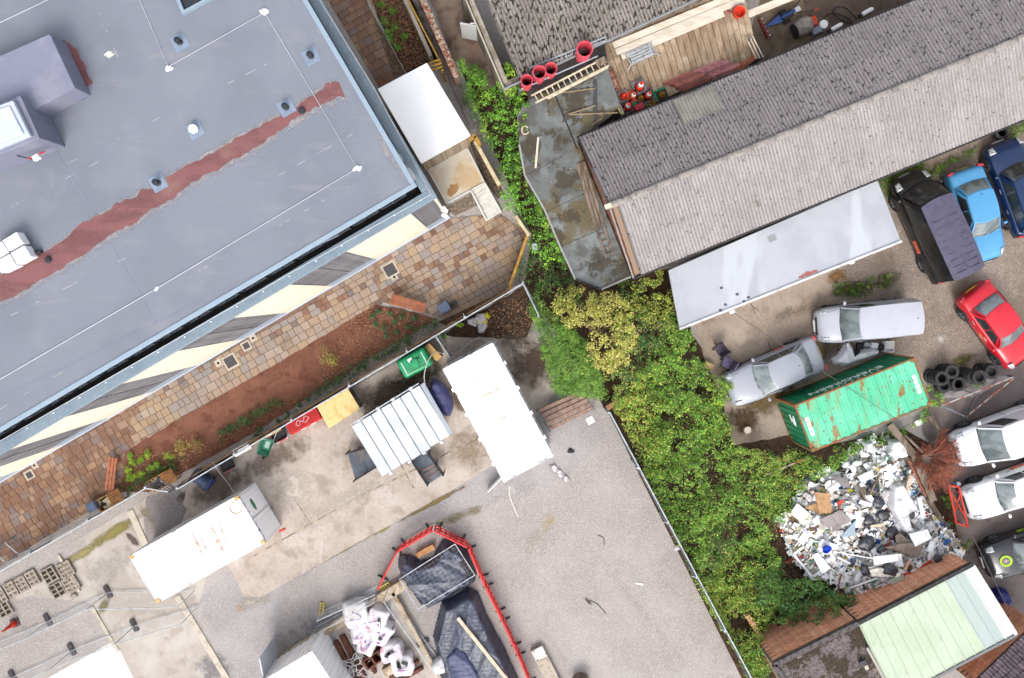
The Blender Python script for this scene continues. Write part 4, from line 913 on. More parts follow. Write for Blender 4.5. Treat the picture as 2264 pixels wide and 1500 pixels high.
t = thing('timber_frame', 'yellow timber corner beside the lower tip of the white store roof', 'timber frame', P(1040, 305, 0))
for a, b in (((1036, 312), (1052, 300)), ((1050, 302), (1062, 322))): G().beam(P(*a, 1.6), P(*b, 1.6), .16, .1).build('board', M_capyel, t)
p = P(1050, 302, 1.5); G().beam((p.x, p.y, 0), (p.x, p.y, 1.55), .1).build('post', M_capyel, t)
# old wall lines by the alley
t = thing('concrete_wall', 'narrow grey concrete wall beside the top planting bed', 'wall', P(920, 60, 0))
G().beam(P(886, -20, .55), P(955, 132, .55), .16, 1.1).build('wall_body', M_concrete_g, t, bevel=.01)
tag(G().beam(P(910, -30, .1), P(1052, 285, .1), .42, .22).build('path_beam', mat('grey_path', ph(158, 150, 148), .9, [dict(c=ph(130, 120, 114), s=2, lo=.45, hi=.65)], bump=.2)), 'grey concrete strip running between store and old brick wall', 'path strip')
ow = thing('old_brick_wall', 'crumbling old brick wall with flaking white top beside the alley', 'wall', P(965, 80, 0))
A, B_ = P(922, -30, 1.6), P(1010, 172, 1.6); G().beam(Vector((A.x, A.y, .78)), Vector((B_.x, B_.y, .78)), .2, 1.55).build('wall_core', M_mort, ow)
dd = (B_-A); L = dd.length; dd.normalize(); n = int(L/.23)
M_flaky = mat('flaking_brick', ph(186, 164, 142), .95, [dict(c=ph(168, 104, 82), s=5, d3=1, lo=.48, hi=.55), dict(c=ph(226, 214, 196), s=8, lo=.56, hi=.64), dict(c=ph(112, 94, 76), s=12, lo=.6, hi=.7, a=.7)], bump=.6, bscale=18, rnd=.15)
for i in range(n):
    p = A+dd*((i+.5)*L/n); G().box((p.x+random.uniform(-.015, .015), p.y, 1.6+random.uniform(-.03, .03)), (.21, .26, .1), atan2(dd.y, dd.x)+random.uniform(-.05, .05)).build('brick', M_flaky, ow)
out_w = Vector((-dd.y, dd.x, 0)); out_w = out_w if out_w.x < 0 else -out_w
brick_face(ow, Vector((A.x, A.y, 0))+out_w*.1, Vector((B_.x, B_.y, 0))+out_w*.1, .3, 1.52, out=out_w, lim=200)

# steel containers
def corr_wall(g, p0, p1, z0, z1, out, pitch=.28, dep=.035):
    p0, p1 = Vector(p0), Vector(p1); d = p1-p0; L = d.length; n = max(2, int(L/pitch)); o = len(g.v); c = 0
    for i in range(n):
        for f, h in ((0, 0), (.25, 0), (.38, 1), (.87, 1)):
            p = p0+d*((i+f)/n)-out*dep*h; g.v += [(p.x, p.y, z0), (p.x, p.y, z1)]; c += 1
    g.v += [(p1.x, p1.y, z0), (p1.x, p1.y, z1)]; c += 1
    for i in range(c-1):
        q = (o+2*i, o+2*i+2, o+2*i+3, o+2*i+1); g.f.append(q)
def container(name, label, quad, zt, mr, ms, mc, cat='container', ribs=True, mk=None):
    mk = mk or mc
    """quad: roof corners in order round; 0-1 is a long side"""
    q = [P(u, v, zt) for u, v in quad]; c = sum(q, Vector())/4
    ax = ((q[1]-q[0])+(q[2]-q[3])); L = ax.length/2; ax.normalize(); Wd = ((q[3]-q[0])+(q[2]-q[1])).length/2
    an = atan2(ax.y, ax.x); t = thing(name, label, cat, (c.x, c.y, 0), an); h = zt
    hx, hy = L/2, Wd/2
    for nm, p0, p1, o in (('long_wall', (-hx+.06, -hy), (hx-.06, -hy), Vector((0, -1, 0))), ('long_wall', (hx-.06, hy), (-hx+.06, hy), Vector((0, 1, 0))), ('end_wall', (hx, -hy+.06), (hx, hy-.06), Vector((1, 0, 0))), ('end_wall', (-hx, hy-.06), (-hx, -hy+.06), Vector((-1, 0, 0)))):
        g = G(); corr_wall(g, (*p0, 0), (*p1, 0), .16, h-.1, o); g.build(nm, ms, t, local=True)
    for sx in (-1, 1):
        for sy in (-1, 1):
            G().box((sx*(hx-.05), sy*(hy-.05), h/2), (.11, .11, h-.26)).build('corner_post', mc, t, local=True)
            G().box((sx*(hx-.08), sy*(hy-.08), h-.05), (.17, .17, .13)).build('corner_casting', mk, t, local=True, bevel=.012)
    fr = G()
    for sy in (-1, 1):
        fr.beam((-hx+.17, sy*(hy-.03), h-.06), (hx-.17, sy*(hy-.03), h-.06), .07, .1); fr.beam((-hx, sy*(hy-.04), .08), (hx, sy*(hy-.04), .08), .08, .16)
    for sx in (-1, 1):
        fr.beam((sx*(hx-.03), -hy+.17, h-.06), (sx*(hx-.03), hy-.17, h-.06), .07, .1); fr.beam((sx*(hx-.04), -hy+.08, .08), (sx*(hx-.04), hy-.08, .08), .08, .16)
    fr.build('frame_rails', mc, t, local=True)
    n = int((L-.2)/(.42 if ribs else 1.2)); g = G(); o = 0; cnt = 0
    for i in range(n):
        for f, hh in ((0, 0), (.4, 0), (.5, .022), (.9, .022)):
            x = -hx+.07+(L-.14)*(i+f)/n; g.v += [(x, -hy+.06, h-.04+hh), (x, hy-.06, h-.04+hh)]; cnt += 1
    g.v += [(hx-.07, -hy+.06, h-.04), (hx-.07, hy-.06, h-.04)]; cnt += 1
    for i in range(cnt-1): g.f.append((2*i, 2*i+2, 2*i+3, 2*i+1))
    g.build('roof', mr, t, local=True)
    return t, L, Wd
def rust_white(name, streak):
    return mat(name, (.84, .84, .82), .5, [dict(c=(.7, .68, .62), s=.8, lo=.52, hi=.75, a=.5), dict(c=ph(216, 186, 160), s=1.1, st=(1, .12, 1), rot=streak, lo=.68, hi=.78, a=.75, off=2)])
M_wr1 = rust_white('white_container_roof', -62); M_wr2 = rust_white('white_container_roof_b', 62)
M_wside = mat('white_container_side', (.75, .75, .77), .5, [dict(c=ph(180, 178, 180), s=2, lo=.5, hi=.7)])
M_wcast = mat('rusty_casting', ph(236, 210, 160), .7, [dict(c=ph(214, 160, 90), s=6, lo=.45, hi=.6)])
c1t, L, Wd = container('shipping_container', 'white shipping container standing across the yard, nearest the trees', [(980, 820), (1115, 1068), (1222, 1008), (1088, 755)], 2.55, M_wr1, M_wside, M_wside, ribs=False)
for k in range(4):
    for sy in (-1, 1): G().box((-L/2+1+k*1.2, sy*(Wd/2+.04), 2.4), (.16, .12, .1)).build('lashing_lug', M_white, c1t, local=True)
for x, y, l in ((-.9, .1, .9), (.3, .25, .7), (1.0, -.3, .5), (-1.7, -.2, .3)):
    G().box((x, y, 2.54), (.05, l, .006)).build('rust_streak', mat('rust_thin', ph(206, 180, 140), .8, [dict(c=ph(236, 230, 220), s=6, lo=.45, hi=.6)]), c1t, local=True)
c2t, L, Wd = container('shipping_container', 'white shipping container with rust streaks and hose coil at the lower left', [(285, 1230), (525, 1097), (587, 1200), (348, 1335)], 2.5, M_wr2, M_wside, M_wside, ribs=False, mk=M_wcast)
for x, l, w in ((.1, 1.6, .12), (.35, 1.2, .06), (.95, 1.8, .2), (1.3, 1.2, .09)):
    g = G().grid(lambda i, j: (x+(j-.5)*.1+w*(i-.5)*sin(pi*j), .1+(j-.5)*l, 2.496), 2, 10); g.build('rust_streak', mat('rust_pale', ph(232, 222, 214), .8, [dict(c=ph(204, 168, 146), s=4, lo=.45, hi=.65)]), c2t, local=True)
for y in (-.55, .55):
    G().box((L/2+.012, y, 1.2), (.03, 1.02, 2.1)).build('door', mat('grey_white_door', (.86, .86, .88), .6), c2t, local=True, bevel=.01)
    for yy in (.3,): G().tube([(L/2+.04, y+yy, .2), (L/2+.04, y+yy, 2.3)], .012, 6).build('locking_bar', M_white, c2t, local=True)
G().lathe([(.001, 0), (.3, 0), (.3, .006), (.001, .006)], 20, Matrix.Translation((L/2+.03, .45, 1.6)) @ Matrix.Rotation(pi/2, 4, 'Y'), .55, 1).build('logo_plate', mat('grey_logo', ph(190, 196, 198), .6), c2t, local=True)
G().lathe([(.18, 0), (.27, 0), (.27, .006), (.18, .006)], 20, Matrix.Translation((L/2+.037, .45, 1.6)) @ Matrix.Rotation(pi/2, 4, 'Y'), .55, 1).build('logo_ring', mat('logo_green', ph(60, 150, 110), .6), c2t, local=True)
p = P(522, 1123, 2.55); g = G()
for k in range(3): g.tube([p+Vector((.25*cos(a)*(1+.05*k), .23*sin(a)*(1+.05*k), .015*k)) for a in np.linspace(0, 2*pi, 25)], .014, 5)
tag(g.build('hose_coil', mat('beige_hose', ph(206, 188, 160), .6)), 'coil of beige hose lying on the white container roof', 'hose')
t = tag(G().box(P(624, 1172, 1.0), (.3, .1, .12), .5).build('marker_lamp', mat('red_plastic', ph(214, 60, 50), .4), bevel=.02), 'small red marker lamp on the container door edge', 'lamp')
c3t, L, Wd = container('site_cabin', 'white steel cabin with open door at the bottom edge', [(566, 1515), (690, 1440), (770, 1565), (646, 1640)], 2.4, M_wr1, mat('cabin_side', (.76, .75, .75), .5, [dict(c=(.62, .6, .59), s=2, lo=.5, hi=.7)]), M_wside, 'cabin', ribs=False)
a, b = P(605, 1408, 0), P(616, 1462, 0); o = G().beam(Vector((a.x, a.y, 1.15)), Vector((b.x, b.y, 1.15)), .06, 2.1).build('open_door', mat('cabin_door', ph(214, 218, 226), .5), c3t, bevel=.01)
# white lidded skip
M_skip = mat('white_skip', ph(226, 232, 238), .5, [dict(c=ph(206, 212, 220), s=1, lo=.45, hi=.65), dict(c=ph(150, 152, 156), s=1.6, st=(1, .18, 1), rot=62, lo=.66, hi=.76, a=.8), dict(c=ph(120, 116, 112), s=30, lo=.72, hi=.78, a=.5)])
M_skipb = mat('skip_body', ph(176, 184, 192), .5, [dict(c=ph(140, 146, 152), s=2, lo=.5, hi=.7)])
zs = 1.55; q = [P(u, v, zs) for u, v in ((777, 944), (928, 852), (992, 964), (844, 1054))]
t = thing('covered_skip', 'white metal covered skip with ribbed lid in the middle of the yard', 'skip', (*sum(q, Vector()).xy/4, 0))
d1 = (q[1]-q[0]); d2 = (q[3]-q[0]); n = 7
for i in range(n):
    a = q[0]+d1*(i/n+.006); b = q[0]+d1*((i+1)/n-.006); up_ = Vector((0, 0, .03)); c, d = b+d2, a+d2
    if i in (3, 4): c += d2*.02; d += d2*.03
    top = [a+up_*.3, b+up_*.3, c, d]; 
    if (top[1]-top[0]).cross(top[2]-top[0]).z < 0: top = top[::-1]
    G().hull(top, [p-Vector((0, 0, .05)) for p in top]).build('lid_panel', M_skip, t, bevel=.012)
e = d1.normalized(); lip = [q[1]+e*.02, q[1]+e*.2+Vector((0, 0, -.12)), q[2]+e*.2+Vector((0, 0, -.12)), q[2]+e*.02]
if (lip[1]-lip[0]).cross(lip[2]-lip[0]).z < 0: lip = lip[::-1]
G().hull(lip, [p-Vector((0, 0, .05)) for p in lip]).build('end_flap', mat('skip_flap', ph(204, 212, 222), .5), t, bevel=.01)
ins = [p.copy() for p in q]; cc = sum(ins, Vector())/4; ins = [cc+(p-cc)*.97 for p in ins]
if (ins[1]-ins[0]).cross(ins[2]-ins[0]).z < 0: ins = ins[::-1]
G().hull([Vector((p.x, p.y, zs-.06)) for p in ins], [cc+(Vector((p.x, p.y, 0))-Vector((cc.x, cc.y, 0)))*.9-Vector((0, 0, cc.z))+Vector((0, 0, .05)) for p in ins]).build('body', M_skipb, t)
for (a, b) in ((0, 1), (3, 2)):
    for f in (.12, .4, .62, .88):
        p = q[a].lerp(q[b], f)+(d2.normalized()*(.08 if a else -.08)); G().box((p.x, p.y, zs-.05), (.16, .13, .14), atan2(e.y, e.x)).build('hinge_lug', M_skip, t, bevel=.02)
G().beam(q[0]-d2.normalized()*.09, q[1]-d2.normalized()*.09, .05).build('hinge_bar', M_galv, t)
# two dark stillages under its edge
M_dkbed = mat('dark_bed', ph(84, 90, 100), .6, [dict(c=ph(104, 112, 124), s=1.4, lo=.45, hi=.65), dict(c=ph(140, 116, 100), s=1.2, lo=.6, hi=.7, a=.6, off=4)])
def stillage(label, quad, z=.55, rust=0):
    q = [P(u, v, z) for u, v in quad]; t = thing('stillage', label, 'stillage', (*sum(q, Vector()).xy/4, 0), group='dark stillages by the covered skip')
    tp = q if (q[1]-q[0]).cross(q[2]-q[0]).z > 0 else q[::-1]
    G().hull(tp, [p-Vector((0, 0, .06)) for p in tp]).build('bed', M_dkbed, t)
    if rust: 
        for f in (.5, .66, .82): G().beam(q[0].lerp(q[3], f)+Vector((0, 0, .02)), q[1].lerp(q[2], f)+Vector((0, 0, .02)), .05, .02).build('slat', mat('rusty_slat', ph(160, 120, 98), .8), t)
    for a, b in ((0, 3), (1, 2)):
        for zz in (.1, .3, .5): G().beam(q[a]+Vector((0, 0, zz)), q[b]+Vector((0, 0, zz)), .035).build('side_rail', M_rubber, t)
        for f in (.02, .5, .98):
            p = q[a].lerp(q[b], f); G().beam((p.x, p.y, 0), (p.x, p.y, z+.55), .045).build('upright', M_rubber, t)
stillage('dark stillage with plain bed left of the covered skip', [(768, 1000), (824, 972), (836, 1028), (785, 1060)][0:1]+[(785, 1060), (836, 1028), (818, 985)])
stillage('dark stillage with rusty slats below the covered skip', [(912, 1015), (948, 1000), (982, 1048), (948, 1070)], rust=1)
# green oil tank
def tank(name, label, quad, zt, m, cat, r=.18):
    q = [P(u, v, zt) for u, v in quad]; c = sum(q, Vector())/4; ax = (q[1]-q[0]+q[2]-q[3]); L = ax.length/2; ax.normalize(); Wd = (q[3]-q[0]+q[2]-q[1]).length/2
    t = thing(name, label, cat, (c.x, c.y, 0), atan2(ax.y, ax.x)); g = G().box((0, 0, zt/2+.03), (L, Wd, zt-.06)); o = g.build('shell', m, t, local=True); 
    md = o.modifiers.new('round', 'BEVEL'); md.width = r; md.segments = 5; o.data.polygons.foreach_set('use_smooth', [True]*6); return t, L, Wd
M_gtank = mat('green_tank_plastic', ph(18, 140, 86), .35, [dict(c=ph(24, 160, 100), s=2, lo=.4, hi=.65)], spec=.5)
t, L, Wd = tank('oil_tank', 'green plastic oil tank with pale bands beside the palisade fence', [(872, 800), (934, 766), (960, 806), (897, 840)], 1.25, M_gtank, 'tank')
for x in (-L/2+.2, L/2-.22): G().box((x, 0, 1.252), (.045, Wd-.36, .012)).build('band', mat('pale_band', ph(196, 226, 214), .5), t, local=True)
G().lathe([(.001, .07), (.2, .06), (.22, .02), (.22, 0)][::-1], 20, Matrix.Translation((0, -.02, 1.25))).build('lid', M_gtank, t, local=True, smooth=False)
G().box((-.1, Wd/2-.28, 1.257), (.2, .16, .01)).build('data_plate', M_white, t, local=True)
text_mesh('HARLEQUIN', .13, mat('dark_letter', ph(10, 80, 52), .6), 'lettering', t, Matrix.Translation((.05, -Wd/2+.2, 1.25)))
G().box((L/2-.45, .12, 1.256), (.16, .12, .01)).build('badge', mat('dark_letter', ph(10, 80, 52), .6), t, local=True)
M_btank = mat('blue_tank_plastic', ph(62, 66, 118), .45, [dict(c=ph(84, 84, 132), s=2, lo=.45, hi=.65), dict(c=ph(150, 120, 110), s=5, lo=.62, hi=.72, a=.7)], spec=.4)
p0, p1 = P(956, 842, 1.0), P(992, 922, 1.0); ax = p1-p0; L = ax.length
t = thing('plastic_tank', 'dark blue plastic tank wedged between skip and white container', 'tank', (*((p0+p1)/2).xy, 0), atan2(ax.y, ax.x))
o = G().grid(lambda i, j: ((i-.5)*L*1.08, (.42*(1-abs(2*i-1)**3))*sin(pi*(j-.5))*1.02+.0, .5+.5*cos(pi*(j-.5))*(1-abs(2*i-1)**5)**.5), 16, 12).build('shell', M_btank, t, local=True, smooth=True)
G().lathe([(.001, 0), (.4, 0), (.43, .3), (.4, .6), (.001, .6)], 16, Matrix.Translation((0, 0, 0)), 1.35, .95).build('lower_shell', M_btank, t, local=True, smooth=False)
for x, rr in ((-.55, .15), (-.15, .12), (.55, .1)): G().lathe([(.001, .05), (rr*.7, .05), (rr*.75, .02), (rr, .02), (rr, -.06)][::-1], 16, Matrix.Translation((x, 0, 1.0))).build('cap', M_btank, t, local=True)
t = tag(G().box((*P2(957, 779, .7), .36), (.32, .82, .7), SITE+.25).build('timber_block', mat('fresh_wood', ph(222, 184, 120), .8, [dict(c=ph(202, 160, 96), s=6, lo=.4, hi=.65)]), bevel=.01), 'pale timber block against the end of the green tank', 'timber block')
M_hose = mat('white_hose', ph(226, 224, 220), .5)
tag(G().tube(smooth_path([P(940, 850, 1.4), P(938, 830, 1.35), P(946, 800, 1.35), P(962, 778, 1.0), P(980, 782, .5), P(1010, 780, .3), P(1040, 757, .3), P(1065, 748, .5), P(1080, 760, 2.4)]), .018, 6).build('white_cable', M_hose, smooth=True), 'white hose looping from green tank to the white container', 'hose')
tag(G().tube(smooth_path([P(470, 1022, 1.6), P(485, 1045, .8), P(505, 1070, .9), P(522, 1098, 2.4)]), .015, 5).build('white_cable', M_hose), 'white cable from fence to the hose-coil container', 'cable')
# red barrier stack and plywood box
q = [P(u, v, .8) for u, v in ((630, 936), (695, 901), (714, 925), (642, 965))]; ax = q[1]-q[0]+q[2]-q[3]; L = ax.length/2; Wd = (q[3]-q[0]+q[2]-q[1]).length/2; c = sum(q, Vector())/4
t = thing('barrier_stack', 'flat stack of red plastic barriers with white scrawl by the fence', 'barriers', (c.x, c.y, 0), atan2(ax.y, ax.x))
for k in range(7): G().box((random.uniform(-.02, .02), random.uniform(-.02, .02), .06+.11*k), (L, Wd, .085)).build('barrier', M_barred, t, local=True, bevel=.01)
for k in range(9): G().box((0, -Wd/2+.08+k*(Wd-.16)/8, .79), (L-.04, .03, .03)).build('rib', M_barred, t, local=True)
M_chalk = mat('white_scrawl', ph(240, 200, 206), .7)
sc_ = smooth_path([(-.35, .0, .815), (-.2, .15, .815), (0, .02, .815), (.15, .17, .815), (.3, .05, .815), (.1, -.08, .815), (-.1, .05, .815), (-.25, -.08, .815), (-.35, 0, .815)])
G().tube(sc_, .015, 4).build('scrawl', M_chalk, t, local=True)
for x in (-.2, .3): G().box((x, -Wd/2+.0, .62), (.24, .03, .08)).build('reflector', M_white, t, local=True)
M_osb = mat('plywood', ph(240, 212, 150), .8, [dict(c=ph(226, 192, 124), s=3, lo=.45, hi=.65), dict(c=ph(196, 152, 90), s=22, d=1, lo=.72, hi=.76)])
q = [P(u, v, 1.0) for u, v in ((700, 899), (769, 860), (796, 904), (727, 948))]
t = thing('plywood_box', 'pale plywood covered box next to the red barrier stack', 'box', (*sum(q, Vector()).xy/4, 0)); tp = q if (q[1]-q[0]).cross(q[2]-q[0]).z > 0 else q[::-1]
G().hull(tp, [p-Vector((0, 0, .04)) for p in tp]).build('lid', M_osb, t); cc = sum(tp, Vector())/4
tp2 = [cc+(p-cc)*.96 for p in tp]; G().hull([p-Vector((0, 0, .041)) for p in tp2], [Vector((p.x, p.y, 0)) for p in tp2]).build('box_body', M_oldwood, t)
t = thing('barrier_feet', 'stack of black barrier feet with red and white edge by the red stack', 'barrier feet', P(620, 958, 0), SITE)
for k in range(4): G().box((.05*k-.1, .08*k-.1, .1+.08*k), (.62, .4, .07)).build('foot', M_rubber, t, local=True, bevel=.01)
G().box((.05, -.32, .3), (.6, .05, .2)).build('reflective_board', mat('pink_white_board', ph(236, 196, 202), .6, [dict(c=ph(220, 70, 80), s=5, k='vc', lo=.45, hi=.55)]), t, local=True)
t = thing('barrier_feet', 'dark stack of ribbed barrier feet beside the blue drum', 'barrier feet', P(502, 1026, 0), SITE)
for k in range(4): G().box((.03*k, .06*k-.1, .06+.08*k), (.62, .36, .07)).build('foot', M_rubber, t, local=True, bevel=.01)
G().box((0, -.3, .2), (.5, .04, .1)).build('reflective_board', mat('red_edge', ph(206, 110, 112), .6), t, local=True)
# wheelbarrow
t = thing('wheelbarrow', 'green wheelbarrow parked on its wheel against the fence', 'wheelbarrow', P(595, 982, 0), SITE-2.4)
M_gb = mat('green_metal', ph(62, 138, 110), .5, [dict(c=ph(90, 160, 130), s=4, lo=.45, hi=.65)])
g = G(); g.hull([(-.36, -.3, .62), (.42, -.28, .62), (.42, .28, .62), (-.36, .3, .62)], [(-.22, -.2, .36), (.2, -.18, .36), (.2, .18, .36), (-.22, .2, .36)]); g.f = [f for f in g.f if f != (0, 1, 2, 3)]
o = g.build('tray', M_gb, t, local=True); o.modifiers.new('t', 'SOLIDIFY').thickness = .015
G().lathe([(.1, -.04), (.18, -.045), (.2, 0), (.18, .045), (.1, .04)], 16, Matrix.Translation((.5, 0, .2)) @ Matrix.Rotation(pi/2, 4, 'X')).build('wheel', M_rubber, t, local=True)
for s in (-1, 1):
    G().tube([(.5, s*.06, .2), (-.2, s*.2, .34), (-.95, s*.3, .62)], .016).build('handle', M_galv, t, local=True); G().tube([(-.2, s*.2, .34), (-.32, s*.22, 0)], .014).build('leg', M_galv, t, local=True)
G().box((-.05, .02, .38), (.3, .2, .02)).build('load', mat('pale_load', ph(190, 214, 204), .7), t, local=True)
tag(G().beam(P(562, 980, .3), P(620, 948, .9), .14, .03).build('plank', mat('fresh_wood', ph(222, 184, 120), .8)), 'short pale plank leaning on the fence behind the wheelbarrow', 'plank')
tag(G().box((*P2(533, 995, 1.5), 1.4), (.78, .32, .05), SITE).build('white_signboard', M_white), 'bright white panel hung on the fence left of the wheelbarrow', 'panel')
# blue drum lying down
t = thing('plastic_drum', 'ribbed dark blue drum lying by the fence', 'drum', P(452, 1056, 0), SITE-1.1)
Mx = Matrix.Translation((0, 0, .32)) @ Matrix.Rotation(pi/2, 4, 'Y')
G().lathe([(.001, -.45), (.28, -.45), (.31, -.4)]+[(.31+.02*(k % 2), -.35+k*.07) for k in range(10)]+[(.31, .38), (.28, .45), (.001, .45)], 20, Mx).build('shell', mat('drum_blue', ph(70, 84, 112), .5, [dict(c=ph(96, 108, 132), s=3, lo=.45, hi=.65)]), t, local=True, smooth=True)
G().lathe([(.26, .44), (.3, .44), (.31, .48), (.26, .48)], 20, Mx).build('rim', mat('drum_rim', ph(76, 96, 190), .4), t, local=True)
# timber planters with slatted lids on the patio
def planter(label, u, v, tu, tv, cat='planter'):
    t = thing('timber_planter', label, cat, P(u, v, 0), SITE, 'timber box seats along the fence')
    g = G()
    for s in (-1, 1): g.box((s*.31, 0, .25), (.04, .6, .5)); g.box((0, s*.28, .25), (.58, .04, .5))
    g.build('box', mat('honey_timber', ph(206, 156, 84), .7, [dict(c=ph(180, 128, 60), s=5, lo=.4, hi=.65)]), t, local=True)
    G().box((0, 0, .2), (.57, .51, .3)).build('filling', mat('cream_filling', ph(206, 194, 166), .9, [dict(c=ph(60, 50, 40), s=7, k='vc', lo=.55, hi=.6)]), t, local=True)
    for k in range(5): G().box((.62, -.26+k*.13, .5), (.6, .115, .03)).build('seat_slat', M_brownwood, t, local=True, bevel=.005)
    for sx in (.38, .88):
        for sy in (-.24, .24): G().box((sx, sy, .24), (.06, .06, .48)).build('leg', M_brownwood, t, local=True)
    return t
planter('timber box seat on the brown patio with a blue box at its end', 241, 1108, 0, 0); planter('timber box seat inside the gap of the palisade fence', 357, 1064, 0, 0)
def binbox(label, u, v, rz, s=.45, m=None):
    t = thing('plastic_box', label, 'box', P(u, v, 0), rz); G().box((0, 0, .3), (s, s*.92, .6)).build('body', m or mat('slate_plastic', ph(104, 122, 152), .5, [dict(c=ph(90, 106, 134), s=3, lo=.4, hi=.6)]), t, local=True, bevel=.04)
    G().box((0, 0, .61), (s*.96, s*.88, .03)).build('lid', m or MATS['slate_plastic'], t, local=True, bevel=.012); return t
binbox('slate blue plastic box at the end of the timber box seat', 217, 1114, SITE); t = binbox('slate blue plastic bin on the patio beside the border strip', 984, 680, SITE+.1, .5)
tag(G().box((*P2(202, 1122), .1), (.26, .12, .14), SITE).build('dark_block', M_rubber, bevel=.01), 'small black block left of the blue box', 'block'); tag(G().box((*P2(1003, 670), .1), (.26, .16, .14), SITE).build('dark_block', mat('slate_dark', ph(74, 84, 96), .6), bevel=.01), 'small dark slate block right of the patio bin', 'block')
# benches
def bench(label, a, b, w, n, back):
    A, B_ = P(*a, .45), P(*b, .45); d = B_-A; L = d.length
    t = thing('bench', label, 'bench', (*((A+B_)/2).xy, 0), atan2(d.y, d.x))
    for k in range(n): G().box((0, -w/2+(k+.5)*w/n, .45), (L, w/n-.02, .04)).build('seat_slat', M_redwood, t, local=True, bevel=.005)
    for s in (-1, 1):
        for y in (-1, 1): G().box((s*(L/2-.2), y*(w/2-.06), .22), (.07, .07, .43)).build('leg', M_redwood, t, local=True)
        G().box((s*(L/2-.2), 0, .41), (.08, w-.04, .05)).build('cross_bearer', M_redwood, t, local=True)
    if back:
        for k in range(2): G().box((0, w/2+.05, .6+k*.16), (L, .03, .12)).build('back_slat', M_redwood, t, local=True, bevel=.005)
        for s in (-1, 1): G().box((s*(L/2-.2), w/2+.02, .55), (.07, .04, .6)).build('back_post', M_redwood, t, local=True)
    return t
bench('red brown slatted bench with back on the patio by the bed tip', (864, 663), (940, 683), .42, 4, True); bench('long red brown three slat bench at the left end of the patio', (241, 1086), (250, 1012), .42, 3, False)
# pile of bags and weeds in the soil corner
M_bagw = mat('white_sack', ph(226, 220, 222), .6, [dict(c=ph(196, 188, 190), s=8, lo=.45, hi=.65)], bump=.6, bscale=14); M_bagy = mat('yellow_sack', ph(226, 216, 60), .6, [dict(c=ph(200, 184, 40), s=8, lo=.45, hi=.65)], bump=.6, bscale=14)
def blob(name, label, cat, u, v, z, rx, ry, rz, m, group=None, rot=0, puff=3, amp=.18, seed=0, parent=None):
    R = np.random.default_rng(seed+int(u*7+v)); ph_ = R.uniform(0, 6, 12)
    def f(i, j):
        a = 2*pi*i; b = pi*(j-.5); s = lambda x: abs(x)**(2/puff)*(1 if x > 0 else -1)
        k = 1+amp*(.5*sin(3*a+ph_[0]+2*b)+.35*sin(5*a+ph_[1]-3*b)+.3*sin(7*b+ph_[2]+2*a)+.25*sin(11*a+ph_[3]+5*b))
        return (rx*k*s(cos(a))*s(cos(b)), ry*k*s(sin(a))*s(cos(b)), rz*(1+s(sin(b))*(1+.3*(k-1)/max(amp, .01)*amp)))
    g = G().grid(f, 20, 12); o = bpy.data.objects.new(name, g.mesh(name, m, smooth=True)); COL.objects.link(o); o.location = P(u, v, z); o.rotation_euler = (0, 0, rot)
    if parent: o.location = root_mat(parent).inverted() @ o.location; o.parent = parent; return o
    return tag(o, label, cat, group)
for u, v, m, L, s in ((1062, 706, M_bagw, 'largest white plastic sack in the soil corner', .3), (1045, 712, M_bagw, 'flat white sack at the left of the sacks in the soil corner', .22), (1066, 724, M_bagw, 'crumpled white sack lowest in the soil corner', .24), (1076, 698, M_bagy, 'long yellow sack against the palisade in the soil corner', .16), (1053, 711, M_bagy, 'small yellow bag lying on the white sacks', .1), (1071, 712, M_bagy, 'round yellow bag right of the white sacks', .13)):
    blob('sack', L, 'sack', u, v, .06, s, s*.8, .1, m, None, random.uniform(0, 3), 2.4, .25)
# pale logs, pot lid and litter in the corner
tag(G().tube([P(1017, 766, .12), P(1024, 762, .12)], .07, 10).build('plastic_pipe', M_bagw), 'stub of white pipe beside the white hose', 'pipe'); tag(G().lathe([(.09, 0), (.11, .02), (.11, .14), (.085, .14), (.08, .04)], 14, Matrix.Translation(P(1124, 783, .05))).build('pot', mat('pale_pot', ph(190, 178, 166), .7)), 'small pale pot on dark ground beside the white container', 'pot')
# cycle hoops
for i, (u, v) in enumerate(((20, 1218), (48, 1200))):
    t = thing('cycle_stand', ('left', 'right')[i]+' steel cycle hoop standing on the brown patio', 'cycle stand', P(u, v, 0), SITE+1.9)
    G().tube([(-.4, 0, 0), (-.4, 0, .7), (-.33, 0, .78), (.33, 0, .78), (.4, 0, .7), (.4, 0, 0)], .028, 8).build('hoop', M_galv, t, local=True, smooth=True)
    for s in (-1, 1): G().lathe([(.07, .03), (.07, .045)], 12, Matrix.Translation((s*.4, 0, 0))).build('base_plate', M_galv_d, t, local=True)
# cellular concrete blocks stored on the ground
M_cell = mat('cell_concrete', ph(178, 166, 152), .9, [dict(c=ph(150, 138, 124), s=5, lo=.45, hi=.65)], bump=.25, rnd=.06); M_dirt = mat('cell_dirt', ph(58, 50, 42), .95, [dict(c=ph(96, 86, 70), s=25, k='vc', lo=.6, hi=1)])
def cell_block(label, u, v, rz, cx=2, cy=3, w=.6, d=.62, dirty=0):
    t = thing('cellular_block', label, 'concrete block', (*P2(u, v), .012), rz, 'cellular concrete blocks at the left edge'); g = G(); nx, ny = cx, cy
    g.box((0, 0, .05), (w, d, .06))
    for i in range(nx+1): g.box((-w/2+.04+i*(w-.08)/nx, 0, .1), (.07, d, .06))
    for j in range(ny+1): g.box((0, -d/2+.03+j*(d-.06)/ny, .098), (w, .1 if not dirty else .05, .06))
    g.build('web', M_cell, t, local=True)
    G().box((0, 0, .075), (w-.1, d-.08, .02)).build('soil_fill', M_dirt if dirty else mat('cell_fill', ph(150, 138, 124), .9), t, local=True); return t
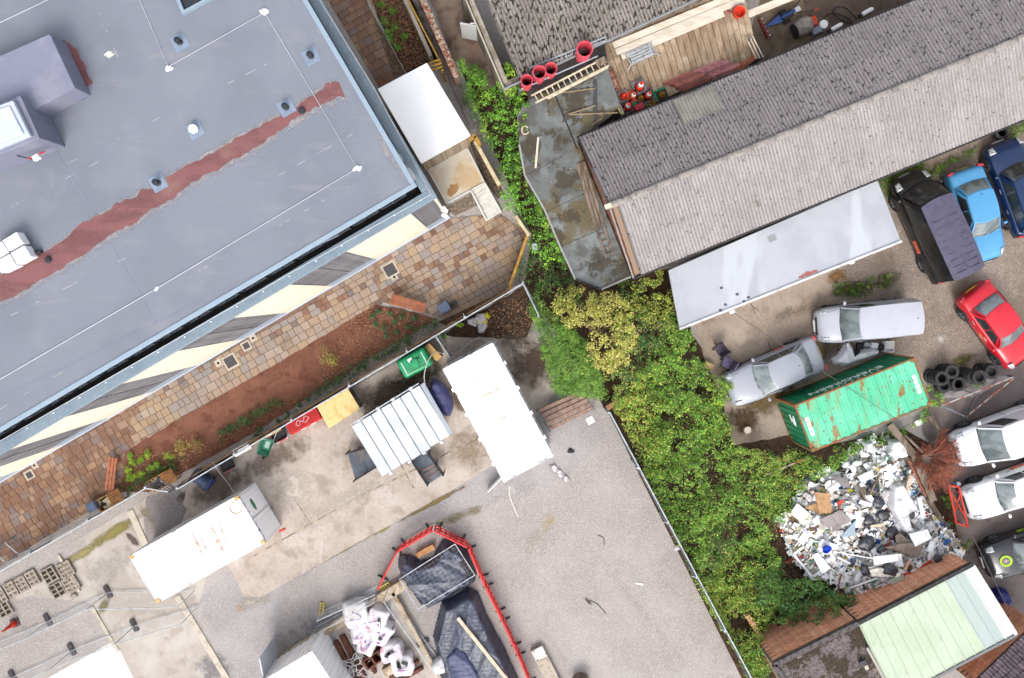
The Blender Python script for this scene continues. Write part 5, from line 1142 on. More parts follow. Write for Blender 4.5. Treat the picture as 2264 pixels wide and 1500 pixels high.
names = ['first', 'second', 'third', 'fourth', 'fifth', 'sixth']
for i, (u, v) in enumerate(((75, 1277), (52, 1290), (28, 1302), (4, 1316))): cell_block(names[i]+' plain cellular block from the right end of the front row', u, v, SITE, 2, 3, .5, .68)
for i, (u, v, L) in enumerate(((112, 1270, 'earth filled cellular block at the upper middle'), (130, 1303, 'earth filled cellular block at the lower middle'), (148, 1258, 'clean cellular block at the upper right end'), (160, 1290, 'clean cellular block at the right end'), (12, 1345, 'earth filled cellular block at the left picture edge'))): cell_block(L+' of the stored blocks', u, v, SITE, 2, 3, .66, .68, 1 if 'earth' in L else 0)
tag(G().beam(P(130, 1228, .05), P(176, 1308, .05), .12, .1).build('stone_kerb', M_kerb), 'narrow stone kerb edging the stored cellular blocks', 'kerb'); tag(G().box((*P2(165, 1318), .06), (.3, .2, .12), .6).build('stone_block', M_cell, bevel=.02), 'loose grey stone block below the stored cellular blocks', 'stone')
# cones
M_cone = mat('cone_red', ph(236, 62, 40), .5); M_coneb = mat('cone_base', ph(100, 92, 96), .7, [dict(c=ph(74, 68, 70), s=6, lo=.45, hi=.6)])
def cone(label, u, v, z=0, h=.75, s=.42, group='traffic cones', body=None, band=True, base=None, tip=True, rz=None):
    t = thing('traffic_cone', label, 'cone', P(u, v, z), random.uniform(0, 1.5) if rz is None else rz, group)
    G().box((0, 0, .03), (s, s, .06)).build('base', base or M_coneb, t, local=True, bevel=.025)
    b = body or M_cone; r = s*.36
    G().lathe([(r, .06), (r*.62, h*.42)], 18).build('lower_cone', b, t, local=True, smooth=True)
    G().lathe([(r*.62, h*.42), (r*.36, h*.74)], 18).build('sleeve', M_white if band else b, t, local=True, smooth=True)
    if tip: G().lathe([(r*.36, h*.74), (r*.2, h), (.001, h)], 18).build('tip', b, t, local=True, smooth=True)
    return t
cone('tall red cone on the gravel at the left edge', 34, 1377, .02, 1.0, .4, band=False)
# temporary mesh fence panels with block feet
M_mesh = mat('fence_wire', ph(176, 180, 186), .5, metal=.2); M_foot = mat('fence_foot', ph(88, 82, 84), .85, [dict(c=ph(120, 112, 112), s=12, lo=.5, hi=.7)]); M_footy = mat('yellow_foot', ph(206, 190, 110), .8)
def heras(label, a, b, z0=.12, h=1.95, wire=.16, flat=None, m=None):
    A, B_ = P(*a, z0), P(*b, z0)
    d = B_-A; L = d.length; an = atan2(d.y, d.x); t = thing('temporary_fence', label, 'fence panel', (A.x, A.y, 0), an, 'temporary mesh fence panels'); m = m or M_galv
    fr = [(0, 0, z0), (L, 0, z0), (L, 0, z0+h), (0, 0, z0+h)]
    for i in range(4): G().tube([fr[i], fr[(i+1) % 4]], .021, 6).build('frame_tube', m, t, local=True)
    g = G()
    for k in range(1, int(L/wire)): g.beam((k*wire, 0, z0), (k*wire, 0, z0+h), .004)
    for k in range(1, 8): g.beam((0, 0, z0+h*k/8), (L, 0, z0+h*k/8), .004)
    tag(g.build('wire_infill', M_mesh, t, local=True), kind='stuff'); return t
def hfoot(label, u, v, rz, m=None, z=0):
    t = thing('fence_base_block', label, 'fence foot', P(u, v, z), rz, 'fence panel feet'); g = G(); g.box((0, 0, .06), (.6, .22, .11)); 
    g.build('block', m or M_foot, t, local=True, bevel=.02)
    for x in (-.2, -.07, .07, .2): G().box((x, 0, .117), (.06, .07, .01)).build('socket', M_rubber, t, local=True)
    return t
F1 = [(-50, 1440), (107, 1374), (240, 1310), (430, 1306)]; F2 = [(-110, 1555), (30, 1497), (160, 1438), (298, 1384), (437, 1342)]
for i in range(3): heras(['left', 'middle', 'right'][i]+' panel of the upper mesh fence line at lower left', F1[i], F1[i+1])
for i in range(4): heras(['far left', 'second', 'third', 'right end'][i]+' panel of the lower mesh fence line at lower left', F2[i], F2[i+1])
for u, v, L in ((107, 1370, 'black foot under the middle of the upper mesh fence line'), (240, 1308, 'black foot at the bend of the upper mesh fence line'), (298, 1382, 'grey foot at the right of the lower mesh fence line'), (160, 1435, 'grey foot at the middle of the lower mesh fence line'), (30, 1495, 'foot at the bottom edge under the lower mesh fence line')): hfoot(L, u, v, -1.15)
# red pedestrian barriers round the sheeted piles
def barrier(label, a, b, z=0, tilt=0, zl=0):
    A, B_ = P(*a, .5), P(*b, .5); d = B_-A; L = d.length; an = atan2(d.y, d.x)
    t = thing('plastic_barrier', label, 'barrier', (A.x, A.y, z), an, 'chain of red pedestrian barriers')
    if tilt: t.rotation_euler = (tilt, 0, an)
    h = 1.0; th = .05
    def bx(nm, x, zc, w, hh, tt=th): G().box((x, 0, zc), (w, tt, hh)).build(nm, M_barred, t, local=True, bevel=.008)
    bx('top_rail', L/2, .96, L-.02, .09, .07); bx('lower_rail', L/2, .14, L-.02, .1, .06); bx('middle_rail', L/2, .55, L-.1, .2)
    for k in range(7): bx('upright', .04+k*(L-.08)/6, .55, .06, .74)
    G().box((L/2, -.03, .78), (L*.28, .012, .09)).build('reflective_strip', mat('pink_strip', ph(240, 190, 190), .4), t, local=True)
    for x in (.25, L-.25): G().box((x, 0, .035), (.07, .5, .07)).build('foot', M_rubber, t, local=True, bevel=.01)
    return t
CH = [(838, 1296), (880, 1214), (956, 1168), (1036, 1207), (1074, 1292), (1112, 1368), (1147, 1445), (1180, 1525)]
nm = ['lowest left barrier of the red chain, ending at the mesh fence', 'second red barrier from the left, below the top of the chain', 'wide leaning red barrier across the top of the chain', 'red barrier beside the sheeted pile under the mesh panel', 'red barrier level with the gap between the two sheeted piles', 'second red barrier from the bottom on the right of the chain', 'red barrier running off the bottom edge']
for i in range(7):
    if i == 2: barrier(nm[i], (960, 1167), (1034, 1204))
    else: barrier(nm[i], CH[i], CH[i+1])
# sheeted piles
M_tarp = mat('dark_polythene', ph(74, 80, 98), .42, [dict(c=ph(60, 64, 82), s=2, lo=.42, hi=.62), dict(c=ph(112, 118, 136), s=7, st=(1, .3, 1), rot=-40, lo=.58, hi=.7, a=.6)], spec=.45, bump=.7, bscale=6)
def tarp(name, label, poly, hmax, seed, ridge=(1, .3), m=None, edge=.35, rw=0):
    pl = ccw(PL(poly, .2)); a = np.array(pl); lo = a.min(0)-.02; hi = a.max(0)+.02; st = .05; R = np.random.default_rng(seed)
    nx, ny = int((hi[0]-lo[0])/st)+1, int((hi[1]-lo[1])/st)+1; idx = {}; g = G(); w = R.uniform(0, 6, 20); ra = atan2(ridge[1], ridge[0])+R.normal(0, .5, 10); ra[3:5] += 1.2; fr_ = np.array([1.3, 2.2, 3.6, 11, 17, 3, 5, 6, 9, 12]); k = np.column_stack([np.cos(ra)*fr_, np.sin(ra)*fr_]); am = [.09, .06, .035, .009, .007]
    def dist(x, y):
        dmin = 9
        for i in range(len(pl)):
            (x1, y1), (x2, y2) = pl[i], pl[(i+1) % len(pl)]; t = max(0, min(1, ((x-x1)*(x2-x1)+(y-y1)*(y2-y1))/((x2-x1)**2+(y2-y1)**2+1e-9))); dmin = min(dmin, hypot(x-x1-t*(x2-x1), y-y1-t*(y2-y1)))
        return dmin
    for i in range(nx):
        for j in range(ny):
            x, y = lo[0]+i*st, lo[1]+j*st
            if not pin((x, y), pl): continue
            d = dist(x, y); f = min(1, d/edge); f = f*f*(3-2*f)
            wr = sum(am[q]*(1-abs(sin(k[q][0]*x+k[q][1]*y+w[q]+.9*sin(.9*y-.7*x+w[q+1])))**.55) for q in range(5))
            bx_ = max(-1, min(1, 2.5*sin((ridge[0]*x+ridge[1]*y)*5.5+w[9])))*.5+.5
            idx[i, j] = len(g.v); g.v.append((x, y, .015+hmax*f*(1-rw+rw*bx_)+wr*(.35+f)*1.3))
    for (i, j) in idx:
        if all(q in idx for q in ((i+1, j), (i, j+1), (i+1, j+1))): g.f.append((idx[i, j], idx[i+1, j], idx[i+1, j+1], idx[i, j+1]))
    return tag(g.build(name, m or M_tarp, smooth=True), label, 'tarpaulin')
tag(G().box((*P2(942, 1215), .2), (.9, .25, .2), SITE).build('timber_beam', mat('orange_wood', ph(206, 156, 106), .8, [dict(c=ph(186, 132, 84), s=5, lo=.4, hi=.65)])), 'orange timber beam showing from under the upper black sheet', 'timber')
tarp('polythene_sheet', 'upper pile wrapped in creased black polythene under a mesh panel', [(880, 1228), (905, 1226), (930, 1240), (955, 1232), (975, 1195), (990, 1188), (1030, 1205), (1055, 1270), (1050, 1290), (965, 1340), (945, 1350), (915, 1320), (890, 1290), (878, 1255)], .65, 5, (.5, .87), rw=.12)
tarp('polythene_sheet', 'lower pile wrapped in creased black polythene with a plank on top', [(975, 1330), (1000, 1320), (1035, 1297), (1058, 1310), (1078, 1360), (1120, 1440), (1160, 1530), (990, 1530), (955, 1410), (965, 1370)], .7, 9, (.9, .4))
tarp('polythene_sheet', 'smooth dark blue sheet corner beside the white sacks at bottom', [(975, 1440), (1010, 1400), (1040, 1420), (1100, 1530), (1000, 1530)], .8, 12, (.3, .2), mat('blue_sheet', ph(74, 80, 112), .5, [dict(c=ph(92, 98, 130), s=1.5, lo=.45, hi=.65)]))
# mesh panel lying on the upper pile
q = [P(u, v, .82) for u, v in ((883, 1281), (1006, 1203), (1050, 1272), (924, 1348))]; t = thing('temporary_fence', 'pale framed mesh panel lying on the upper sheeted pile', 'fence panel', (q[0].x, q[0].y, 0), group='temporary mesh fence panels')
for i in range(4): G().tube([q[i], q[(i+1) % 4]], .022, 6).build('frame_tube', M_galv, t)
g = G()
for k in range(1, 14): g.beam(q[0].lerp(q[1], k/14), q[3].lerp(q[2], k/14), .005)
for k in range(1, 9): g.beam(q[0].lerp(q[3], k/9), q[1].lerp(q[2], k/9), .005)
tag(g.build('wire_infill', M_mesh, t), kind='stuff')
a, b = q[1].lerp(q[0], .12), q[2].lerp(q[3], .1); tag(G().beam((a+q[1])/2-Vector((0, 0, .06)), (b+q[2])/2-Vector((0, 0, .06)), .3, .02).build('black_mat', mat('black_mat_m', ph(58, 54, 58), .9)), 'flat black strip under the right end of the lying mesh panel', 'mat')
hfoot('dark foot on the top left of the upper sheeted pile', 894, 1240, -1.2, M_rubber, .55); hfoot('dark foot on the lower edge of the upper sheeted pile', 928, 1322, -1.0, M_rubber, .6)
tag(G().beam(P(1012, 1366, .95), P(1132, 1516, .95), .16, .09).build('plank', mat('pale_plank', ph(226, 212, 188), .8, [dict(c=ph(206, 190, 162), s=4, lo=.4, hi=.65)]), bevel=.01), 'long pale plank lying on the lower sheeted pile', 'plank')
heras('mesh panel standing along the bund beside the white sacks', (858, 1302), (986, 1482), .1, 1.5); heras('front mesh panel standing left of the red chain', (712, 1352), (836, 1296), .1, 1.1)
heras('second mesh panel standing on the tan bund left of the sacks', (700, 1386), (836, 1312), .1, 1.1)
for u, v, L, m in ((712, 1345, 'pale yellow fence foot left of the white sacks', M_footy), (850, 1296, 'yellow tipped fence foot at the end of the red chain', M_footy), (935, 1420, 'dark fence foot on the bund right of the white sacks', M_foot)): hfoot(L, u, v, 1.4 if u == 712 else .55, m)
# tan bund walls
M_bund = mat('bund_concrete', ph(206, 188, 164), .9, [dict(c=ph(170, 148, 122), s=2, lo=.45, hi=.65), dict(c=ph(226, 214, 196), s=5, lo=.55, hi=.7)], bump=.3)
for a, b, w, L in (((610, 1462), (735, 1385), .3, 'tan concrete bund wall beside the cabin door'), ((735, 1386), (838, 1325), .42, 'tan concrete bund wall behind the white sacks'), ((838, 1325), (898, 1288), .5, 'tan concrete bund corner below the end of the red chain'), ((868, 1308), (985, 1520), .2, 'narrow tan bund wall right of the white sacks')):
    tag(G().beam(P(*a, .15), P(*b, .15), w, .3).build('bund_wall', M_bund, bevel=.03), L, 'low wall')
tag(G().prism(PL([(735, 1395), (838, 1332), (868, 1315), (985, 1525), (800, 1525)]), .0, .03).build('bund_floor', M_concrete_g), 'concrete floor of the bund under the white sacks', 'slab'); bpy.data.objects['bund_floor']['kind'] = 'structure'
M_bulk = mat('bulk_bag', ph(236, 232, 236), .7, [dict(c=ph(206, 196, 204), s=2, lo=.5, hi=.7, a=.5), dict(c=ph(232, 150, 176), s=3.2, lo=.64, hi=.67, a=.9, off=3), dict(c=ph(150, 70, 170), s=3.0, lo=.69, hi=.71, off=9)], bump=.35, bscale=7)
M_bulkw = mat('plain_bulk_bag', ph(232, 230, 230), .7, [dict(c=ph(206, 200, 200), s=2, lo=.5, hi=.7, a=.5)], bump=.4, bscale=7)
for i, (u, v, r, m, L, op) in enumerate(((791, 1347, .54, M_bulkw, 'plain round white bulk bag at the top of the bag group', 0), (838, 1358, .46, M_bulk, 'printed white bulk bag nearest the end of the red chain', 1), (803, 1387, .46, M_bulk, 'printed white bulk bag at the left of the bag group', 0), (846, 1389, .48, M_bulk, 'printed white bulk bag against the narrow bund wall', 1), (815, 1413, .42, M_bulk, 'printed bulk bag above the brown hollow blocks', 0), (869, 1430, .44, M_bulk, 'bulk bag with a brown piece showing in its mouth', 2), (893, 1458, .46, M_bulk, 'lowest bulk bag with brown pieces spilling inside', 3))):
    o = blob('bulk_bag', L, 'bulk bag', u, v, .03, r*1.12, r*1.05, .36, m, 'white bulk bags', random.uniform(0, 2), 5, .14)
    for k in range(op):
        G().box((random.uniform(-.2, .2), random.uniform(-.15, .15), .77), (.3 if op > 1 else .14, .12, .06), random.uniform(0, 3)).build('contents', mat('brown_content', ph(96, 60, 46) if op > 1 else ph(70, 78, 66), .8), o, local=True)
    for k in range(1): G().tube(smooth_path([(random.uniform(-.3, .3), random.uniform(-.3, .3), .74+.05*s) for s in (0, 1, 1, 0)], 4), .014, 4).build('strap', mat('purple_strap', ph(150, 80, 180), .7), o, local=True)
t = thing('hollow_block', 'brown hollow clay block standing among the bulk bags', 'block', P(829, 1448, .03), SITE+.1); M_clay = mat('brown_clay', ph(120, 70, 54), .8, [dict(c=ph(96, 54, 42), s=5, lo=.4, hi=.65)])
g = G()
for x in (-.42, 0, .42): g.box((x, 0, .3), (.1, .5, .6))
for y in (-.22, .22): g.box((0, y, .3), (.74, .08, .596))
g.build('shell', M_clay, t, local=True, bevel=.012)
k = 0
for a, b, w in (((742, 1418), (792, 1512), .22), ((756, 1405), (806, 1500), .26), ((779, 1388), (830, 1488), .16), ((800, 1500), (815, 1525), .3)):
    tag(G().beam(P(*a, .12), P(*b, .12), w, .2).build('brown_beam', M_clay, bevel=.01), names[k]+' brown beam from the left on the bund floor', 'beam', 'brown beams in the bund'); k += 1
for a, b in (((862, 1498), (926, 1462)), ((872, 1512), (935, 1476))): tag(G().beam(P(*a, .15), P(*b, .15), .16, .2).build('brown_beam', M_clay, bevel=.01), names[k]+' brown beam, lying crosswise below the bulk bags', 'beam', 'brown beams in the bund'); k += 1
for i in range(7): G()
g = G()
for i in range(14): c = P(random.uniform(770, 815), random.uniform(1450, 1500), .3); g.tube(smooth_path([c+Vector((random.uniform(-.35, .35), random.uniform(-.3, .3), random.uniform(0, .12))) for _ in range(4)], 3), .022, 4)
tag(g.build('white_strapping', M_bulkw, smooth=True), 'tangle of white strapping over the brown beams', 'strapping', kind='stuff')
tag(G().box((*P2(862, 1475), .25), (.5, .42, .4), SITE).build('pale_board', M_bund, bevel=.02), 'tan board box beside the brown hollow block', 'board')
blob('rubble_sack', 'open white sack with yellow contents left of the lower sheeted pile', 'sack', 978, 1462, .0, .45, .36, .3, M_bulkw, None, .7, 3, .12); tag(G().tube([P(935, 1430, .12), P(960, 1480, .12)], .07, 10).build('brown_pipe', M_clay), 'brown pipe lying beside the narrow bund wall', 'pipe')
# rack of timbers at the edge of the trees
t = thing('timber_rack', 'steel rack of long timbers beside the trees', 'timber rack', P(1250, 910, 0))
for k in range(5):
    f = k/4; a, b = P(1193+22*f, 908+40*f, .55), P(1288+22*f, 866+36*f, .55); G().beam(a, b, .17, .1).build('timber', mat('rack_timber', ph(170, 140, 124), .85, [dict(c=ph(140, 112, 98), s=5, lo=.4, hi=.65)], rnd=.12), t, bevel=.01)
for a, b in (((1188, 910), (1216, 954)), ((1286, 868), (1314, 906))): G().beam(P(*a, .42), P(*b, .42), .07).build('cross_bar', M_galv_d, t)
for u, v in ((1188, 910), (1216, 954), (1286, 868), (1314, 906)): p = P(u, v, .4); G().beam((p.x, p.y, 0), (p.x, p.y, .45), .07).build('leg', M_galv_d, t)
tag(G().box((*P2(1305, 930), .012), (.32, .3, .006), .5).build('white_sheet', M_white), 'square white sheet lying on gravel below the timber rack', 'sheet')
blob('black_rag', 'small black rag on the gravel below the timber rack', 'rag', 1262, 997, 0, .14, .1, .04, M_rubber, None, 0, 2, .4); blob('white_rag', 'small white rag at the foot of the right palisade fence', 'rag', 1496, 1211, 0, .14, .12, .07, M_bagw, None, 0, 2, .3)
t = thing('concrete_beam', 'pale concrete beam with bolt plate at the bottom edge', 'beam', P(1200, 1450, 0)); a, b = P(1186, 1432, .12), P(1236, 1530, .12); G().beam(a, b, .6, .24).build('beam_body', mat('beam_concrete', ph(200, 188, 172), .9, [dict(c=ph(176, 162, 146), s=3, lo=.45, hi=.65)]), t, bevel=.01)
G().beam(a+Vector((0, 0, .12)), a.lerp(b, .22)+Vector((0, 0, .12)), .56, .02).build('end_plate', M_pale, t)
for u, v in ((1180, 1440), (1207, 1446), (1188, 1460)): G().lathe([(.03, 0), (.03, .02)], 8, Matrix.Translation(P(u, v, .26))).build('bolt', M_rubber, t)
t = thing('cable_drum', 'brown round cable drum cut by the bottom edge', 'cable drum', P(1284, 1506, 0)); G().lathe([(.42, .5), (.42, .56)], 24).build('upper_flange', M_oldwood, t, local=True); G().lathe([(.42, 0), (.42, .06)], 24).build('lower_flange', M_oldwood, t, local=True); G().lathe([(.2, .06), (.2, .5)], 16).build('core', M_oldwood, t, local=True)
tag(G().grid(lambda i, j: P(1218+i*38+8*sin(j*6), 1028+i*36+j*10-4, .03+.06*sin(i*9+j*4)**2), 12, 3).build('plastic_strip', M_bagw, smooth=True), 'crumpled clear plastic strip below the first white container', 'plastic strip')
a, b = P(1079, 1082, 0), P(1112, 1048, 0); tag(G().beam(Vector((a.x, a.y, .3)), Vector((b.x, b.y, .3)), .03, .6).build('white_board', M_white), 'upright white board beside the lower corner of the first white container', 'board')
tag(G().tube(smooth_path([P(1126, 1075, .03), P(1128, 1100, .03), P(1146, 1144, .03)]), .03, 5).build('pale_hose', M_pale), 'pale hose lying on gravel below the first white container', 'hose'); tag(G().box((*P2(1414, 1291), .03), (.34, .07, .02), -.25).build('white_offcut', M_white), 'thin white offcut lying alone on the open gravel', 'offcut')
for L, pts in (('longer curved dark twig on the open gravel', [(1302, 1328), (1320, 1336), (1340, 1358)]), ('short hooked dark twig on the open gravel', [(1322, 1184), (1334, 1190), (1336, 1206)])): tag(G().tube(smooth_path([P(u, v, .02) for u, v in pts]), .014, 5).build('twig', mat('dark_twig', ph(84, 70, 62), .9)), L, 'twig')
fence_line('palisade_fence', 'long grey palisade fence along the bramble strip', (1348, 912), (1668, 1512), 1.7, .1)
# ---------------------------------------------------------------- work platform, court and felt roof clutter
M_scaf = mat('scaffold_board', ph(238, 228, 212), .85, [dict(c=ph(222, 208, 188), s=4, st=(.3, 1, 1), rot=22, lo=.42, hi=.65), dict(c=ph(186, 166, 140), s=20, lo=.6, hi=.75, a=.5)], rnd=.06)
M_deck = mat('deck_plank', ph(176, 152, 126), .85, [dict(c=ph(150, 124, 98), s=4, st=(1, .25, 1), rot=-65, lo=.42, hi=.65), dict(c=ph(198, 178, 152), s=1.2, lo=.5, hi=.7), dict(c=ph(120, 96, 74), s=14, d=1, lo=.7, hi=.75)], rnd=.12)
M_rusty = mat('rusty_steel', ph(166, 96, 70), .85, [dict(c=ph(126, 70, 52), s=8, lo=.42, hi=.62), dict(c=ph(214, 180, 160), s=14, lo=.6, hi=.7, a=.7)], rnd=.15)
ZD = 1.5
dk = thing('timber_platform', 'timber plank work platform between the two sheds', 'platform', P(1500, 130, 0))
c00, c10, c11, c01 = P(1312, 96, ZD), P(1640, -40, ZD), P(1678, 128, ZD), P(1375, 258, ZD); n = 24
for i in range(n):
    a0, a1 = c00.lerp(c10, (i+.04)/n), c00.lerp(c10, (i+.96)/n); b0_, b1 = c01.lerp(c11, (i+.04)/n), c01.lerp(c11, (i+.96)/n); z = Vector((0, 0, random.uniform(-.006, .006)))
    tp = [a0+z, b0_+z, b1+z, a1+z]
    if (tp[1]-tp[0]).cross(tp[2]-tp[0]).z < 0: tp = tp[::-1]
    G().hull(tp, [p-Vector((0, 0, .045)) for p in tp]).build('plank', M_deck, dk)
for f in (.05, .5, .95): G().beam(c00.lerp(c01, f)-Vector((0, 0, .1)), c10.lerp(c11, f)-Vector((0, 0, .1)), .08, .1).build('bearer', M_galv_d, dk)
for c in (c00, c10, c11, c01, c10.lerp(c11, .5)): G().beam((c.x, c.y, 0), (c.x, c.y, ZD-.05), .07).build('post', M_galv_d, dk)
lay = [((1318, 94), (1560, -18), 0, 'lowest board showing at the left end of the board stack'), ((1344, 86), (1600, -30), .05, 'top left board of the board stack on the platform'), ((1356, 101), (1640, -16), .05, 'middle board of the board stack on the platform'), ((1362, 116), (1644, -1), .05, 'front board of the board stack on the platform'), ((1374, 126), (1600, 30), 0, 'lowest board under the front of the board stack')]
for a, b, z, L in lay: tag(G().beam(P(*a, ZD+.06+z), P(*b, ZD+.06+z), .275, .04).build('scaffold_board', M_scaf, bevel=.005), L, 'board', 'scaffold boards stacked on the platform')
tag(G().beam(P(1650, 34, ZD-.2), P(1780, -18, ZD-.2), .3, .05).build('scaffold_board', M_scaf), 'pale board along the top edge of the brown court', 'board', 'scaffold boards stacked on the platform')
t = thing('work_step', 'folded aluminium work step lying on the timber platform', 'step', P(1415, 120, ZD), ang(1385, 135, 1450, 105)); M_alu = mat('aluminium', ph(206, 210, 214), .4, [dict(c=ph(176, 180, 184), s=6, lo=.45, hi=.65)], metal=.3)
for y in (-.22, -.1, .02, .14): G().box((0, y, .16), (1.0, .09, .03)).build('tread', M_alu, t, local=True, bevel=.006)
for x in (-.55, .55): G().beam((x, -.28, .12), (x*1.1, .24, .12), .05).build('frame_end', M_alu, t, local=True)
for x, y in ((-.6, -.3), (.6, -.3), (-.65, .26), (.65, .26)): G().beam((x, y, .12), (x*1.35, y*1.5, .02), .03).build('leg', M_alu, t, local=True)
for y in (-.28, .22): G().beam((-.62, y, .14), (.62, y, .14), .04).build('side_rail', M_alu, t, local=True)
ls_an = atan2(ex.y, ex.x)
for i, (u, v, L, top) in enumerate(((1515, 182, 'left stack of rusty scaffold tubes on the platform edge', ph(200, 126, 110)), (1582, 156, 'right stack of pink primed scaffold tubes on the platform edge', ph(206, 140, 142)))):
    t = thing('tube_stack', L, 'tube stack', P(u, v, ZD), ls_an, 'scaffold tube stacks'); mt = mat('tube_%d' % i, top, .7, [dict(c=tuple(.7*x for x in top), s=4, lo=.45, hi=.65)], rnd=.4)
    for r in range(4):
        for k in range(9-r):
            x0 = random.uniform(-.05, .05)-.34*(k-4)/4; G().tube([(-.62+x0, -.32+.08*k+.04*r, .03+.05*r), (.62+x0, -.32+.08*k+.04*r, .03+.05*r)], .028, 6).build('tube', mt, t, local=True)
for k in range(4): tag(G().tube([P(1618+k*3, 152+k*3, ZD+.1+.04*k), P(1672, 118+k*4, ZD+.15)], .018, 6).build('orange_rod', mat('orange_rod_m', ph(216, 120, 84), .6)), names[k]+' orange rod from the back at the right end of the platform', 'rod', 'orange rods')
g = thing('rusty_frame', 'rusty mesh trestle lying at the left edge of the platform', 'trestle', P(1358, 182, ZD))
for a, b in (((1343, 152), (1364, 208)), ((1352, 148), (1374, 200)), ((1346, 160), (1358, 152)), ((1352, 176), (1364, 170)), ((1360, 198), (1372, 194))): G().beam(P(*a, ZD+.15), P(*b, ZD+.15), .04).build('bar', M_rusty, g)
G().beam(P(1351, 160, ZD+.1), P(1366, 200, ZD+.1), .14, .03).build('rusty_plate', mat('flaky_rust', ph(206, 164, 146), .85, [dict(c=ph(150, 84, 66), s=18, k='vc', lo=.4, hi=.5)]), g)
t = thing('guard_rail', 'pair of steel guard rails at the left edge of the platform', 'guard rail', P(1355, 210, ZD))
for du in (0, 7): G().tube([P(1330+du, 158, ZD+.6), P(1372+du, 252, ZD+.6)], .03, 6).build('rail', M_galv, t)
G().tube([P(1358, 222, ZD+.64), P(1376, 254, ZD+.64)], .036, 6).build('yellow_sleeve', mat('yellow_sleeve_m', ph(226, 190, 90), .5), t)
for u, v in ((1334, 160), (1374, 250)): p = P(u, v, ZD); G().beam((p.x, p.y, 0), (p.x, p.y, ZD+.65), .05).build('post', M_galv_d, t)
t = thing('guard_rail', 'three pale rails at the right edge of the platform', 'guard rail', P(1670, 105, ZD))
for k in range(3): G().tube([P(1654+k*5, 92-k*6, ZD+.3), P(1672+k*8, 130-k*1, ZD+.3)], .026, 6).build('rail', mat('cream_tube', ph(226, 214, 196), .6), t)
for u, v in ((1656, 90), (1684, 128)): p = P(u, v, ZD); G().beam((p.x, p.y, 0), (p.x, p.y, ZD+.32), .05).build('post', M_galv_d, t)
# cones, mats and buckets on the platform
M_grey = mat('cone_grey', ph(134, 126, 130), .7); M_coneo = mat('cone_orange', ph(228, 92, 56), .5); M_coney = mat('cone_amber', ph(170, 122, 44), .6); M_greenmat = mat('green_mat', ph(26, 150, 92), .7, [dict(c=ph(18, 120, 72), s=6, lo=.45, hi=.65)])
for i, pl in enumerate(([(1440, 205), (1468, 192), (1478, 212), (1450, 222)], [(1396, 226), (1436, 215), (1444, 226), (1400, 240)])): tag(G().prism(PL(pl, ZD), ZD+.005, ZD+.05).build('green_mat', M_greenmat), ('right', 'left')[i]+' green mat under the cones on the platform', 'mat')
for a in (('tall red cone with white band at the back of the cone group', 1413, 193, .72, .5, M_cone, True, M_grey), ('red cone with white band second from the left of the group', 1398, 214, .6, .42, M_coneo, True, M_coneo), ('red cone with white band in the middle of the cone group', 1432, 213, .6, .42, M_cone, True, M_coneb), ('red cone with white band nearest the shed gutter', 1386, 238, .62, .46, M_cone, True, M_coneb), ('amber cone on the right green mat', 1464, 211, .35, .36, M_coney, False, M_rubber), ('amber cone between the red cones', 1417, 219, .35, .36, M_coney, False, M_coneb), ('small amber cone at the gutter edge', 1440, 227, .3, .22, M_coney, False, M_coney)):
    cone(a[0], a[1], a[2], ZD+.05, a[3]*1.15, a[4]*1.2, 'cones on the platform', a[5], a[6], a[7], rz=ls_an)
cone('wide red topped cone stack at the left of the group', 1378, 214, ZD+.03, .4, .5, 'cones on the platform', M_cone, False, M_grey, False, rz=ls_an)
t = tag(G().box((*P2(1413, 237, ZD+.2), ZD+.17), (.4, .26, .26), ls_an).build('red_crate', mat('red_crate_m', ph(196, 52, 60), .6), bevel=.03), 'red plastic crate half under the shed gutter by the cones', 'crate')
def bucket(label, u, v, z, r, h, m, name='bucket', inner=None, taper=.8, lean=(0, 0), cat='bucket', group=None):
    t = thing(name, label, cat, P(u, v, z), 0, group); M_ = Matrix.Rotation(lean[0], 4, 'X') @ Matrix.Rotation(lean[1], 4, 'Y')
    G().lathe([(r*taper*.9, .01), (r*taper, 0), (r, h), (r*1.08, h), (r*1.08, h-.04), (r*1.02, h-.05), (r*1.02, h+.004), (r*.93, h-.01), (r*taper*.9, .02)], 22, M_).build('shell', m, t, local=True, smooth=False)
    if inner: G().lathe([(r*.85, h*.35), (.001, h*.35+.001)], 18, M_).build('inside', inner, t, local=True)
    return t
M_pink = mat('pink_plastic', ph(232, 90, 104), .45, [dict(c=ph(214, 72, 88), s=3, lo=.42, hi=.65)], spec=.4); M_or = mat('orange_red_plastic', ph(240, 74, 44), .4)
bucket('orange red tub at the right end of the platform', 1630, 32, ZD, .24, .34, M_or, 'tub', None, .8, cat='tub'); bucket('pink tub half hidden under the stacked boards', 1613, 20, ZD-.1, .22, .2, M_pink, 'tub', None, .85, cat='tub')
for a in (('largest pink chimney pot nearest the platform', 1286, 128, .32, 1.2), ('leftmost pink chimney pot beside the ivy', 1163, 192, .24, 1.0), ('middle of three pink chimney pots by the ivy', 1190, 176, .27, 1.1), ('right of three pink chimney pots by the ivy', 1215, 166, .25, .95)):
    t = thing('chimney_pot', a[0], 'chimney pot', P(a[1], a[2], ZF-.02), 0, 'pink chimney pots'); r, h = a[3], a[4]
    G().lathe([(r*.78, 0), (r*.95, h*.3), (r, h*.9), (r*1.05, h*.92), (r*1.05, h), (r*.9, h), (r*.86, h*.9), (r*.7, .03)], 24).build('pot', M_pink, t, local=True, smooth=False); G().lathe([(r*.8, .05), (.001, .051)], 20).build('inside', mat('black_inside', (.012, .01, .01), .9), t, local=True)  # near-black disc at the bottom of each pot
